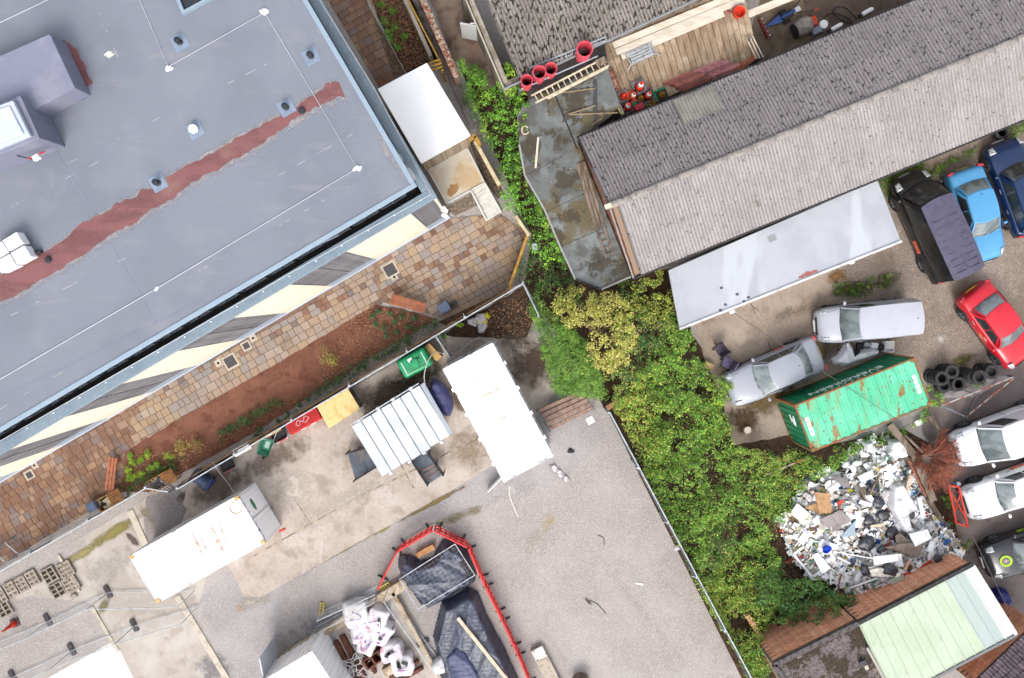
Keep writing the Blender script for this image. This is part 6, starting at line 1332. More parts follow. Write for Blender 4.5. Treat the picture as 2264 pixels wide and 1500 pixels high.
# ladders, rails and sticks over the felt roof
def ladder(label, a0, a1, b0_, b1, z, n, m, extra=None):
    A0, A1, B0, B1 = P(*a0, z), P(*a1, z), P(*b0_, z), P(*b1, z); t = thing('ladder', label, 'ladder', (A0.x, A0.y, ZF))
    for p, q in ((A0, A1), (B0, B1)): G().beam(p, q, .06, .09).build('stile', m, t)
    for k in range(n): f = (k+.5)/n; G().beam(A0.lerp(A1, f), B0.lerp(B1, f), .045, .03).build('rung', m, t)
    return t
M_ladw = mat('pale_ladder', ph(226, 216, 188), .8, [dict(c=ph(198, 184, 152), s=4, lo=.42, hi=.65)])
lt_ = ladder('long pale timber ladder lying across the felt roof', (1175, 212), (1338, 128), (1184, 228), (1346, 145), ZF+.3, 13, M_ladw)
G().beam(P(1210, 218, ZF+.36), P(1344, 148, ZF+.36), .12, .04).build('plank', M_ladw, lt_); G().beam(P(1318, 142, ZF+.35), P(1340, 132, ZF+.35), .3, .03).build('stand_off_board', M_oldwood, lt_)
ladder('grey timber ladder on the felt roof beside the brick gable', (1316, 500), (1340, 572), (1332, 494), (1357, 566), ZF+.08, 5, M_oldwood)
for k in range(3): tag(G().beam(P(1276+k*7, 362-k*2, ZF+.06), P(1318+k*8, 505-k*4, ZF+.06), .12, .05).build('plank', M_oldwood), names[k]+' grey plank from the left beside the brick gable', 'plank', 'grey planks on the felt roof')
t = thing('scaffold_rail', 'scaffold tubes along the upper edge of the felt roof', 'scaffold rail', P(1240, 140, ZF))
for a, b, z in (((1172, 150), (1338, 82), .5), ((1178, 156), (1338, 90), .4), ((1148, 200), (1322, 124), .45)): G().tube([P(*a, ZF+z), P(*b, ZF+z)], .028, 6).build('tube', mat('blue_grey_tube', ph(186, 198, 208), .45, metal=.2), t)
for u, v in ((1174, 152), (1334, 84), (1320, 125), (1150, 199)): p = P(u, v, ZF+.4); G().beam((p.x, p.y, 0), (p.x, p.y, ZF+.5), .05).build('standard', M_galv_d, t)
M_dkwood = mat('wet_dark_wood', ph(84, 76, 70), .8, [dict(c=ph(112, 100, 88), s=6, lo=.45, hi=.65)], rnd=.15); M_tanw = mat('tan_batten', ph(158, 138, 108), .85, rnd=.12)
for i, (a, b, w, m, L) in enumerate((((1316, 178), (1318, 285), .14, mat('dark_beam', ph(74, 74, 80), .7), 'thick dark beam lying down the middle of the debris'), ((1238, 205), (1312, 172), .05, M_dkwood, 'thin dark batten below the long ladder'), ((1236, 206), (1316, 196), .05, M_tanw, 'tan batten pointing left below the long ladder'), ((1258, 253), (1316, 234), .05, M_tanw, 'upper tan batten of the arrow shaped pair'), ((1258, 254), (1366, 250), .05, M_tanw, 'lower tan batten of the arrow shaped pair'), ((1332, 240), (1340, 265), .05, M_dkwood, 'short dark stick beside the platform rail'), ((1308, 278), (1330, 262), .04, M_tanw, 'short tan stick near the shed eave'), ((1190, 304), (1184, 372), .09, mat('bleached_stick', ph(226, 214, 194), .8), 'bleached white plank on the mossy felt roof'))):
    tag(G().beam(P(*a, ZF+.05+.012*i), P(*b, ZF+.05+.012*i), w, .05).build('batten', m), L, 'batten')
g = G(); p = P(1161, 288, ZF+.05); g.tube([p+Vector((.14*cos(a), .17*sin(a), .02*sin(3*a))) for a in np.linspace(.6, 6.0, 18)], .035, 6)
tag(g.build('plastic_ring', mat('pale_ring', ph(220, 196, 172), .6), smooth=True), 'broken pale plastic ring at the mossy roof edge', 'ring')
tag(G().box((*P2(1182, 546, 1.4), 1.3), (.22, .3, .2), .2).build('junction_box', mat('box_grey', ph(214, 216, 222), .5), bevel=.02), 'small grey box standing in the ivy right of the patio', 'box')
# machines in the brown court
t = thing('floor_machine', 'blue floor machine with red rake bar on the brown court', 'machine', P(1705, 55, .02), ang(1683, 66, 1740, 36)); M_bl = mat('machine_blue', ph(38, 76, 148), .4, spec=.5)
G().hull([(-.35, -.03, .3), (.35, -.18, .42), (.35, .18, .42), (-.35, .03, .3)], [(-.35, -.03, .1), (.35, -.18, .1), (.35, .18, .1), (-.35, .03, .1)]).build('housing', M_bl, t, local=True, bevel=.02)
G().box((.62, 0, .32), (.5, .34, .4)).build('engine', M_rubber, t, local=True, bevel=.04); G().tube([(.3, 0, .52), (.95, 0, .56)], .06, 8).build('exhaust_cover', M_bl, t, local=True); G().box((1.1, .0, .45), (.26, .22, .2)).build('tank', mat('pale_metal_tank', ph(206, 208, 214), .4), t, local=True, bevel=.03)
for s in (-1, 1): G().tube([(1.0, s*.14, .5), (1.35, s*.3, .7), (1.65, s*.42, .75)], .02, 6).build('handle', M_rubber, t, local=True)
G().tube([(1.62, -.41, .75), (1.8, -.47, .76)], .03, 6).build('grip', mat('red_plastic', ph(214, 60, 50), .4), t, local=True)
for s in (-1, 1): G().lathe([(.06, -.05), (.16, -.05), (.16, .05), (.06, .05)], 14, Matrix.Translation((.6, s*.25, .16)) @ Matrix.Rotation(pi/2, 4, 'X')).build('wheel', M_rubber, t, local=True)
G().box((-.42, 0, .12), (.1, .95, .12)).build('rake_bar', mat('rake_red', ph(140, 44, 48), .6), t, local=True)
for k in range(5): G().lathe([(.035, 0), (.035, .1), (.001, .11)], 8, Matrix.Translation((-.36, -.4+k*.2, .14))).build('bolt', M_galv, t, local=True)
t = thing('cement_mixer', 'grey cement mixer drum lying by the shed gutter', 'cement mixer', P(1768, 66, .02), ang(1750, 76, 1780, 60)); Mx = Matrix.Translation((0, 0, .42)) @ Matrix.Rotation(pi/2, 4, 'Y')
G().lathe([(.26, -.42), (.3, -.42), (.4, .0), (.36, .28), (.2, .42), (.001, .42)], 22, Mx).build('drum', mat('mixer_grey', ph(168, 160, 150), .7, [dict(c=ph(140, 130, 120), s=4, lo=.45, hi=.65)]), t, local=True, smooth=True)
G().lathe([(.26, -.42), (.001, -.1)], 22, Mx).build('mouth', mat('mixer_inside', ph(90, 84, 78), .9), t, local=True); G().lathe([(.27, -.45), (.31, -.45), (.31, -.40), (.27, -.40)], 22, Mx).build('rim', M_rubber, t, local=True)
G().box((.0, 0, .05), (.8, .6, .08)).build('base_frame', M_rubber, t, local=True)
tag(G().box((*P2(1790, 54), .24), (.36, .44, .44), .35).build('motor_cover', M_or, bevel=.07), 'bright orange motor cover beside the cement mixer', 'motor cover')
t = bucket('white lidded bucket by the shed gutter', 1814, 60, .02, .17, .36, M_white, 'bucket', M_white); G().lathe([(.18, .37), (.18, .39), (.001, .395)], 20).build('lid', M_white, t, local=True)
tag(G().box((*P2(1800, 72), .18), (.44, .3, .34), .4).build('tool_box', mat('blue_grey_box', ph(156, 162, 178), .6), bevel=.02), 'blue grey tool box half under the shed gutter', 'box')
tag(G().tube(smooth_path([P(1830, 56, .04), P(1822, 40, .04), P(1840, 30, .05), P(1870, 38, .05), P(1885, 52, .04), P(1860, 44, .07), P(1842, 28, .08), P(1850, 16, .05), P(1870, 18, .05), P(1895, 42, .04)]), .02, 6).build('black_hose', M_rubber, smooth=True), 'looped black hose on the brown court', 'hose')
for u, v, L in ((1850, 60, 'white gas cylinder beside the looped hose'), (1918, 26, 'white gas cylinder at the far end of the court')):
    p = P(u, v, .12); d = Vector((cos(.5), sin(.5), 0)); t = thing('gas_cylinder', L, 'cylinder', (p.x, p.y, .02), .5)
    Mx = Matrix.Translation((0, 0, .1)) @ Matrix.Rotation(pi/2, 4, 'Y'); G().lathe([(.001, -.3), (.08, -.28), (.1, -.22), (.1, .2), (.06, .27), (.03, .3)], 14, Mx).build('body', M_white, t, local=True, smooth=True); G().box((-.36, 0, .1), (.12, .12, .12)).build('valve', M_rubber, t, local=True)
t = thing('rebar_mesh', 'piece of steel mesh beside the platform edge', 'steel mesh', P(1652, 72, .02))
for k in range(9): G().beam(P(1640+k*3.2, 58+k*1.2, .05), P(1646+k*3.2, 78+k*1, .05), .012).build('bar', M_galv_d, t)
for k in range(3): G().beam(P(1640+k*3, 60+k*8, .065), P(1668+k*2, 70+k*5, .065), .012).build('bar', M_galv_d, t)

# ---------------------------------------------------------------- vehicles
M_tyre = mat('tyre_rubber', ph(60, 58, 60), .85, [dict(c=ph(84, 82, 82), s=14, lo=.5, hi=.7, a=.6)], bump=.3, bscale=60); M_rim = mat('alloy_rim', ph(176, 180, 184), .35, metal=.4)
M_cglass = mat('car_glass', (.085, .105, .11), .06, [dict(c=(.16, .185, .19), s=1.3, lo=.45, hi=.62)], spec=.9, objco=True); M_cglass_d = mat('car_glass_dark', (.022, .026, .028), .06, [dict(c=(.07, .08, .085), s=1.5, lo=.5, hi=.65)], spec=.7, objco=True)
M_blacktrim = mat('car_black', (.02, .02, .022), .5); M_lampw = mat('headlamp', ph(226, 230, 236), .1, [dict(c=ph(150, 156, 160), s=14, lo=.45, hi=.6)], spec=.8); M_lampr = mat('tail_lamp', ph(200, 40, 44), .2, spec=.7); M_orange = mat('door_sign_red', ph(234, 92, 70), .6, [dict(c=ph(240, 170, 120), s=16, st=(1, 3, 1), lo=.55, hi=.6)], objco=True)
def paint(name, c, rough=.25, flake=0): return mat(name, c, rough, [dict(c=tuple(x*.9 for x in c), s=2, lo=.4, hi=.7, a=.5)], spec=.5, coat=.35)
BODY = dict(
 saloon=dict(st=[(-.5, .62, .42, .44), (-.496, .8, .62, .66), (-.48, .93, .84, .9), (-.44, .96, .9, .97), (-.3, 1, .92, .99), (-.1, 1, .9, .97), (.12, 1, .9, .97), (.26, .99, .87, .98), (.38, .96, .8, .9), (.45, .9, .71, .8), (.485, .8, .6, .66), (.5, .62, .44, .46)], b=(.23, -.37), r=(.075, -.235), hb=.88, hr=.68, bow=.10),
 hatch=dict(st=[(-.5, .66, .45, .47), (-.495, .86, .7, .75), (-.47, .95, .92, .98), (-.3, 1, .95, 1.0), (-.1, 1, .93, .98), (.12, 1, .92, .98), (.27, .99, .89, 1.0), (.38, .96, .82, .93), (.455, .88, .72, .81), (.49, .76, .6, .66), (.5, .6, .44, .46)], b=(.25, -.465), r=(.09, -.35), hb=.88, hr=.70, bow=.10),
 van=dict(st=[(-.5, .9, .55, .57), (-.497, .97, .95, 1.0), (-.47, 1, 1.0, 1.05), (-.2, 1, 1.0, 1.05), (.1, 1, 1.0, 1.06), (.26, .99, .98, 1.08), (.36, .96, .9, 1.02), (.44, .9, .78, .9), (.485, .8, .62, .7), (.5, .64, .46, .48)], b=(.31, -.492), r=(.16, -.478), hb=.93, hr=.80, bow=.08))
def vehicle(label, kind, front, rear, zref, Wd, Ht, pm, roofm=None, sidem=None, glass=None, signs=(), cat='car', ribs=0, side_front_only=False, name='parked_car', extra=None, over={}):
    F, R = P(*front, zref), P(*rear, zref); d = F-R; L = d.length; K = {**BODY[kind], **over}; hw = Wd/2; glass = glass or M_cglass
    t = thing(name, label, cat, (*((F+R)/2).xy, .02), atan2(d.y, d.x), 'vehicles parked in the right hand yard')
    sc_z = 1.0; g = G(); rows = []
    for x, wf, zs_, zc in K['st']:
        h = hw*wf; rows.append([(x*L, y*s, z) for s, pts in ((-1, [(0, zc), (h*.55, zc-.012), (h*.86, zs_+(zc-zs_)*.35), (h*.97, zs_-.05), (h, zs_*.68), (h*.985, .36), (h*.9, .2)]), (1, [(h*.9, .2), (h*.985, .36), (h, zs_*.68), (h*.97, zs_-.05), (h*.86, zs_+(zc-zs_)*.35), (h*.55, zc-.012)])) for y, z in pts])
    n = len(rows[0])
    for r in rows: g.v += r
    for i in range(len(rows)-1):
        for k in range(n): g.f.append((i*n+k, i*n+(k+1) % n, (i+1)*n+(k+1) % n, (i+1)*n+k))
    g.f += [tuple(range(n-1, -1, -1)), tuple((len(rows)-1)*n+k for k in range(n))]
    body = g.build('body', pm, t, local=True, smooth=True, sub=1)
    zb = K['st'][5][3]-.06; zr = Ht-.05; b1, b0_ = K['b'][0]*L, K['b'][1]*L; r1, r0 = K['r'][0]*L, K['r'][1]*L; hb, hr = K['hb']*hw, K['hr']*hw; bow = K['bow']*L*.35
    lerp = lambda a, b, f: a+(b-a)*f
    if kind == 'van': zb -= .04
    zb_f = lambda: zb
    def ws(i, j): s = 2*i-1; return Vector((lerp(b1, r1, j)-bow*s*s*lerp(1.2, .7, j), lerp(hb*.95, hr*.97, j)*s, lerp(zb, zr, j)+.05*sin(pi*j)*(1-.3*s*s)+.045*(1-s*s)*j))
    def rw(i, j): s = 2*i-1; return Vector((lerp(b0_, r0, j)+bow*.55*s*s, -lerp(hb*.93, hr*.97, j)*s, lerp(zb, zr, j)+.05*sin(pi*j)*(1-.3*s*s)+.045*(1-s*s)*j))
    def rf(i, j): s = 2*i-1; return Vector((lerp(r0+bow*.55*s*s, r1-bow*.7*s*s, j), -hr*s*(1+.04*sin(pi*j)), zr+.045*(1-s*s)+.035*sin(pi*j)))
    def sd_(sg):
        def f(i, j):
            x = lerp(lerp(b0_+bow*.55, r0+bow*.55, j), lerp(b1-bow*1.2, r1-bow*.7, j), i); return Vector((x, sg*(lerp(hb, hr, j)*(1+.035*sin(pi*j))*(1+.04*sin(pi*i)*j)), lerp(zb, zr, j)+.035*sin(pi*i)*j))
        return f
    def norm(fn, i, j, e=.01):
        a = fn(min(i+e, 1), j)-fn(max(i-e, 0), j); b = fn(i, min(j+e, 1))-fn(i, max(j-e, 0)); nn = a.cross(b); nn.normalize(); c = fn(i, j)-Vector((0, 0, zb)); 
        return nn if nn.dot(Vector((c.x*.3, c.y, c.z+.3))) > 0 else -nn
    def glass_patch(nm, fn, i0, i1, j0, j1, m, off=.008, taper=0):
        return G().grid(lambda i, j: (lambda ii, jj: fn(ii, jj)+norm(fn, ii, jj)*off)(i0+(i1-i0)*i+taper*(j-.5)*(.5-i), j0+(j1-j0)*j), 10, 4).build(nm, m, t, local=True, smooth=True)
    cab = G()
    for fn in (ws, rw, sd_(1), sd_(-1)): cab.grid(fn, 12, 5)
    cab.build('cabin', sidem or pm, t, local=True, smooth=True)
    roof_ = G().grid(rf, 12, 12).build('roof', roofm or pm, t, local=True, smooth=True)
    for sg in (1, -1):
        f = sd_(sg)
        if side_front_only:
            glass_patch('side_window', f, .70, .93, .12, .86, M_cglass_d)
        else:
            glass_patch('side_window', f, .52, .9, .14, .88, M_cglass_d); glass_patch('side_window', f, .12, .49, .14, .88, M_cglass_d)
    wsh = glass_patch('windscreen', ws, .05, .95, .06, .93, glass); 
    for s in (-.35, .12):
        a = ws(.5+s, .09)+Vector((.01, 0, .02)); b = ws(.5+s+.33, .13)+Vector((0, 0, .02)); G().tube([a, b], .012, 4).build('wiper', M_blacktrim, wsh, local=True)
    G().grid(lambda i, j: ws(.03+.94*i, -.02+.10*j)+norm(ws, .03+.94*i, .03)*.005, 8, 1).build('scuttle', M_blacktrim, t, local=True)
    if kind != 'van' or not side_front_only: glass_patch('rear_window', rw, .07, .93, .14, .9, glass if kind == 'saloon' else M_cglass_d)
    # wheels
    wr = .32
    for x in (.31*L, -.30*L):
        for sg in (1, -1):
            Mx = Matrix.Translation((x, sg*(hw-.13), wr-.01)) @ Matrix.Rotation(-sg*pi/2, 4, 'X')
            G().lathe([(.001, .125), (wr*1.17, .125), (wr*1.19, .1), (wr*1.15, -.05)], 22, Mx).build('wheel_arch', M_blacktrim, t, local=True)
            w = G().lathe([(wr*.62, .15), (wr*.66, .155), (wr*.93, .15), (wr, .12), (wr, -.08)], 24, Mx).build('wheel', M_tyre, t, local=True, smooth=False)
            G().lathe([(.001, .14), (wr*.16, .142), (wr*.2, .13), (wr*.6, .135), (wr*.64, .152)], 20, Mx).build('rim', M_blacktrim, w, local=True)
            sp = G()
            for k in range(5):
                a = 2*pi*k/5; sp.beam(Mx @ Vector((.04*cos(a), .04*sin(a), .148)), Mx @ Vector((wr*.62*cos(a), wr*.62*sin(a), .148)), .05, .02)
            sp.build('spokes', M_rim, w, local=True)
    # mirrors, lamps, grille, handles
    for sg in (1, -1):
        G().lathe([(.001, -.07), (.07, -.05), (.085, 0), (.07, .05), (.001, .07)], 10, Matrix.Translation((b1-.32, sg*(hw+.07), zb+.1)) @ Matrix.Rotation(pi/2, 4, 'Y'), .8, 1.25).build('door_mirror', pm, t, local=True, smooth=True)
        for fx in ((.02, -.2) if not side_front_only else (.08,)): G().box((fx*L, sg*(hw+.0), zb-.12), (.2, .03, .03)).build('door_handle', M_rim if kind != 'van' else pm, t, local=True, bevel=.008)
        g2 = G().grid(lambda i, j: Vector(((.405+.065*i)*L-.03*j, sg*hw*(.60+.30*(1-i*.35)*(j*.9+.05)), lerp(lerp(.86, .72, i), lerp(.74, .62, i), j)+(.05 if kind == 'van' else .0)+.045)), 4, 3); o = g2.build('headlamp', M_lampw, t, local=True, smooth=True); o.modifiers.new('t', 'SOLIDIFY').thickness = .05
        G().box((-.484*L, sg*hw*.8, .8), (.1, .26, .14 if kind != 'van' else .4), sg*-.3).build('tail_lamp', M_lampr, t, local=True, bevel=.02)
    G().box((.492*L, 0, .55), (.05, hw*.95, .14)).build('grille', M_blacktrim, t, local=True, bevel=.02); G().box((.503*L, 0, .36), (.03, .52, .11)).build('number_plate', M_white, t, local=True)
    G().box((-.503*L, 0, .55), (.03, .52, .11)).build('number_plate', mat('plate_yellow', ph(226, 196, 70), .6), t, local=True)
    G().beam((-.3*L, -hw*1.0, .33), (.25*L, -hw*1.0, .33), .02, .05).build('sill_trim', M_blacktrim, t, local=True); G().beam((-.3*L, hw*1.0, .33), (.25*L, hw*1.0, .33), .02, .05).build('sill_trim', M_blacktrim, t, local=True)
    for fx in (.2, -.02, -.2):
        for sg in (1, -1): G().beam((fx*L, sg*(hw*1.0), .36), (fx*L, sg*(hw*.985), zb-.02), .012, .012).build('door_gap', M_blacktrim, t, local=True)
    # bonnet shut line
    for sg in (1, -1): G().tube([(b1-.05+.0*L, sg*hw*.80, zb+.02-.02), (.36*L, sg*hw*.72, K['st'][-4][2]+.06), (.44*L, sg*hw*.6, K['st'][-3][2]+.05)], .006, 4).build('shut_line', M_blacktrim, t, local=True)
    G().tube([(lerp(r0, r1, .12), 0, zr+.06), (lerp(r0, r1, .12)-.06, 0, zr+.14)], .012, 5).build('aerial', M_blacktrim, t, local=True)
    for k in range(ribs):
        x = lerp(r0, r1, (k+1)/(ribs+3)); 
        for s in (-.42, .42): G().beam((x, hr*(s-.33), zr+.064), (x, hr*(s+.33), zr+.064), .018, .014).build('roof_rib', M_blacktrim, roof_, local=True)
    for sg, x in signs: G().box((x*L, sg*(hw*1.0+.004), .62), (.62, .014, .22)).build('door_sign', M_orange, t, local=True)
    if extra: extra(t, L, hw, zr, zb)
    return t
P_black = paint('paint_black', (.012, .012, .013)); P_van = mat('van_roof_purple', ph(92, 88, 112), .5, [dict(c=ph(82, 78, 100), s=3, lo=.45, hi=.65)], spec=.4); P_blue = paint('paint_light_blue', ph(88, 166, 218), .22); P_navy = paint('paint_navy', ph(24, 50, 92), .18); P_red = paint('paint_red', ph(220, 26, 48), .3); P_silver = paint('paint_silver', ph(198, 200, 210), .35); P_silver2 = paint('paint_silver_grey', ph(168, 172, 182), .3); P_white = paint('paint_white', (.66, .66, .68), .3); P_dgrey = paint('paint_dark_slate', (.025, .026, .03), .2)
M_dkside = paint('paint_dark_grey', ph(70, 72, 78), .3)
vehicle('black van with purple grey ribbed roof beside the lean-to', 'van', (2006, 386), (2108, 612), .7, 1.85, 2.05, P_black, P_van, signs=((1, -.12),), ribs=9, cat='van', glass=M_cglass_d, side_front_only=True, name='parked_van', over=dict(b=(.39, -.492), r=(.235, -.488)))
vehicle('light blue saloon car parked between black van and dark blue car', 'saloon', (2186, 578), (2126, 374), .6, 1.74, 1.42, P_blue, signs=((-1, -.12),))
vehicle('dark blue hatchback cut by the right edge below the shed', 'hatch', (2212, 312), (2284, 515), .6, 1.8, 1.5, P_navy, glass=M_cglass_d)
vehicle('red hatchback with tinted rear window on the brown gravel', 'saloon', (2262, 800), (2146, 640), .6, 1.74, 1.42, P_red, signs=((-1, -.0),))
vehicle('silver van with plain roof beside the heap of white sheeting', 'van', (1806, 722), (2020, 700), .7, 1.72, 1.78, P_silver, cat='van', side_front_only=True, name='parked_van')
vehicle('silver grey saloon car nose in the brambles', 'saloon', (1606, 868), (1812, 778), .6, 1.78, 1.42, P_silver2, signs=((-1, -.14),), sidem=None)
vehicle('white van with black door mirror at the right edge', 'van', (2112, 1000), (2335, 918), .7, 1.9, 1.95, P_white, cat='van', side_front_only=True, name='parked_van')
vehicle('white saloon car facing the red trestle at the right edge', 'saloon', (2134, 1118), (2345, 1042), .6, 1.8, 1.42, P_white, signs=((-1, -.1),))
M_lime = mat('lime_decal', ph(180, 222, 40), .5)
def emblem(t, L, hw, zr, zb):
    c = Matrix.Translation((.335*L, -.02, .985)) @ Matrix.Rotation(.2, 4, 'Y')
    G().lathe([(.17, .0), (.27, .0), (.27, .012), (.17, .012)], 28, c).build('emblem_ring', M_lime, t, local=True); G().lathe([(.12, .02), (.001, .022)], 20, c, 1, .8).build('emblem_centre', mat('emblem_brown', ph(150, 126, 118), .6, [dict(c=ph(206, 190, 180), s=14, lo=.5, hi=.55)], objco=True), t, local=True); G().lathe([(.17, .012), (.001, .014)], 20, c).build('emblem_disc', mat('emblem_grey', ph(96, 92, 100), .5), t, local=True)
    for k in range(2):
        for m in range(9): G().box((-.02*L+.1*m-.35, -hw*1.0-.004+0, .58-.1*k), (.07, .012, .06)).build('side_lettering', M_lime, t, local=True)
        for m in range(9): G().box((-.02*L+.1*m-.35, hw*1.0+.004, .58-.1*k), (.07, .012, .06)).build('side_lettering', M_lime, t, local=True)
vehicle('black car with lime ring emblem on its bonnet', 'hatch', (2178, 1248), (2385, 1172), .6, 1.82, 1.45, P_dgrey, extra=emblem)

# green shipping container
M_cgreen = mat('container_green_roof', ph(98, 206, 162), .55, [dict(c=ph(116, 216, 178), s=.6, lo=.4, hi=.65), dict(c=ph(150, 176, 120), s=2.6, st=(1, .12, 1), rot=66, lo=.56, hi=.68, a=.6), dict(c=ph(160, 116, 60), s=2.2, st=(1, .4, 1), rot=66, lo=.59, hi=.66, a=.9, off=4), dict(c=ph(130, 74, 40), s=5, lo=.66, hi=.71, off=7)])
M_cgs = mat('container_green_side', ph(24, 132, 90), .5, [dict(c=ph(34, 150, 104), s=1.5, lo=.4, hi=.65)]); M_crust = mat('container_frame_rust', ph(120, 120, 80), .7, [dict(c=ph(172, 96, 56), s=4, lo=.45, hi=.55)])
t, L, Wd = container('shipping_container', 'green shipping container with rusty roof and white lettering', [(1755, 899), (2020, 790), (2063, 896), (1797, 998)], 2.45, M_cgreen, M_cgs, M_crust)
text_mesh('EVERGREEN', .52, mat('letter_white', (.82, .86, .84), .6), 'lettering', t, Matrix.Translation((-.1, Wd/2+.006, 1.75)) @ Matrix.Rotation(pi, 4, 'Z') @ Matrix.Rotation(pi/2, 4, 'X') @ Matrix.Diagonal((1.25, 1, 1, 1)))
for k in range(9): G().box((-1.2+k*.3, Wd/2+.008, 2.2), (.1, .01, .06)).build('small_mark', MATS['letter_white'], t, local=True)
for x in (-L/2+.3, L/2-.3):
    for k in range(4): G().box((x, -.35+k*.22, 2.437), (.16, .17, .012)).build('roof_marking', MATS['letter_white'], t, local=True)
for y, z, w in ((.3, 1.7, .34), (.16, 1.5, .3), (.3, 1.3, .34), (.05, 1.62, .16)): G().box((-L/2-.008, y, z), (.012, w, .1)).build('end_mark', MATS['letter_white'], t, local=True)
# tyres in leaning stacks
tm_ = G().lathe([(.2, -.09), (.24, -.105), (.31, -.1), (.335, -.07), (.335, .07), (.31, .1), (.24, .105), (.2, .09), (.19, 0), (.2, -.09)], 24).mesh('tyre', M_tyre)
k = 0
for u, v, n, L in ((2058, 832, 4, 'at the left, next to the green container'), (2080, 818, 4, 'at the back left of the tyre group'), (2103, 846, 3, 'at the front of the tyre group'), (2130, 828, 5, 'in the middle of the tyre group'), (2165, 818, 4, 'at the right end of the tyre group'), (2078, 852, 2, 'lowest, half hidden by weeds')):
    for i in range(n):
        o = bpy.data.objects.new('tyre', tm_); COL.objects.link(o); p = P(u, v, 0); o.location = (p.x+random.uniform(-.05, .05)+.03*i, p.y+random.uniform(-.05, .05), .11+.2*i); o.rotation_euler = (random.uniform(-.05, .05), random.uniform(-.05, .05), 0)
        tag(o, ('top tyre of the stack ' if i == n-1 else 'lower tyre %s the stack ' % ('of', 'second in', 'third in', 'fourth in')[i])+L, 'tyre', 'old tyres stacked by the green container')
for i in range(2):
    o = bpy.data.objects.new('tyre', tm_); COL.objects.link(o); o.location = P(2214, 293, .11+.2*i); tag(o, ('lower', 'upper')[i]+' of two tyres lying by the shed eave', 'tyre')
# rusty A-frame gate lying by the tyres
t = thing('steel_frame', 'rusty white triangular steel frame lying by the tyres', 'steel frame', P(2160, 870, 0)); M_rw = mat('rusty_white', ph(214, 206, 200), .7, [dict(c=ph(190, 104, 72), s=4, lo=.48, hi=.56)])
for a, b, z0, z1 in (((2082, 897), (2240, 834), .5, .5), ((2136, 922), (2240, 838), .3, .5), ((2082, 897), (2136, 922), .5, .3)): G().tube([P(*a, z0), P(*b, z1)], .035, 6).build('tube', M_rw if a[1] != 897 or b[0] == 2240 else M_galv_d, t)
for a, b in (((2110, 856), (2168, 876)), ((2156, 876), (2140, 918)), ((2190, 818), (2240, 832))): G().beam(P(*a, .35), P(*b, .35), .06).build('brace', mat('dark_brace', ph(92, 84, 86), .8), t)
for u, v in ((2082, 897), (2136, 922), (2240, 834)): p = P(u, v, .4); G().beam((p.x, p.y, 0), (p.x, p.y, .5), .05).build('foot', M_galv_d, t)
# chairs, carton, bucket lid, white sheeting
M_seat = mat('chair_fabric', ph(72, 62, 74), .9, [dict(c=ph(92, 82, 98), s=6, lo=.45, hi=.65)]); M_seat2 = mat('chair_fabric_blue', ph(82, 74, 100), .9, [dict(c=ph(100, 92, 118), s=6, lo=.45, hi=.65)])
for u, v, rz, m, L in ((1587, 770, 2.2, M_seat, 'brown black office chair farther from the car'), (1602, 800, 2.6, M_seat2, 'purple black office chair beside the silver grey car')):
    t = thing('office_chair', L, 'chair', P(u, v, .02), rz); G().box((0, 0, .5), (.5, .48, .1)).build('seat', m, t, local=True, bevel=.05); G().box((-.26, 0, .78), (.09, .46, .5), 0, 0, -.15).build('backrest', m, t, local=True, bevel=.04); G().tube([(0, 0, .08), (0, 0, .46)], .03, 8).build('column', M_rubber, t, local=True)
    for k in range(5): G().beam((0, 0, .1), (.28*cos(k*1.257), .28*sin(k*1.257), .06), .05).build('leg', M_rubber, t, local=True)
t = thing('carton', 'open brown carton at the bramble edge near the chairs', 'carton', P(1563, 808, .02), -.5); M_card = mat('cardboard', ph(206, 164, 122), .85, [dict(c=ph(186, 142, 100), s=5, lo=.45, hi=.65)]); G().box((0, 0, .16), (.42, .3, .32)).build('box', M_card, t, local=True)
tag(G().lathe([(.12, 0), (.15, .02), (.16, .22), (.001, .23)], 18, Matrix.Translation(P(1650, 950, .02))).build('paint_tub', mat('pale_pink_lid', ph(232, 214, 196), .6)), 'pale round tub standing among the brambles', 'tub')
M_poly = mat('white_polythene', (.56, .56, .58), .4, [dict(c=(.3, .29, .31), s=3, lo=.48, hi=.72, a=.8)], bump=.6, bscale=9, spec=.6)
tarp('white_sheeting', 'heap of crumpled white sheeting between silver van and green container', [(1836, 795), (1850, 785), (1868, 760), (1880, 752), (1892, 775), (1930, 768), (1950, 772), (1945, 788), (1900, 802), (1870, 812), (1845, 808)], .3, 31, (.9, .2), mat('bright_polythene', (.84, .84, .86), .4, bump=.5, bscale=9), .2)
blob('black_bag', 'black bag lying on the white sheeting heap', 'bag', 1888, 782, .2, .24, .16, .1, M_rubber, None, .5, 2.2, .35)
t = thing('parts_crate', 'row of white car parts on the ground beside the silver van', 'car parts', P(1920, 765, .02), -.05)
for i, (x, w, m) in enumerate(((-.45, .3, M_blacktrim), (-.15, .3, M_rim), (.2, .34, M_white), (.55, .3, M_blacktrim))): G().box((x, random.uniform(-.06, .06), .12), (w, .26, .2), random.uniform(-.3, .3)).build('part', m, t, local=True, bevel=.05)
t = thing('open_carton', 'open white carton at the end of the car parts', 'carton', P(1960, 766, .02), .0); g = G()
for s in (-1, 1): g.box((s*.2, 0, .15), (.02, .5, .3)); g.box((0, s*.24, .15), (.38, .02, .3))
g.box((0, 0, .02), (.38, .46, .02)); g.build('box', M_white, t, local=True); G().box((.02, .06, .27), (.36, .34, .01), 0, .1).build('flap', M_pale, t, local=True)
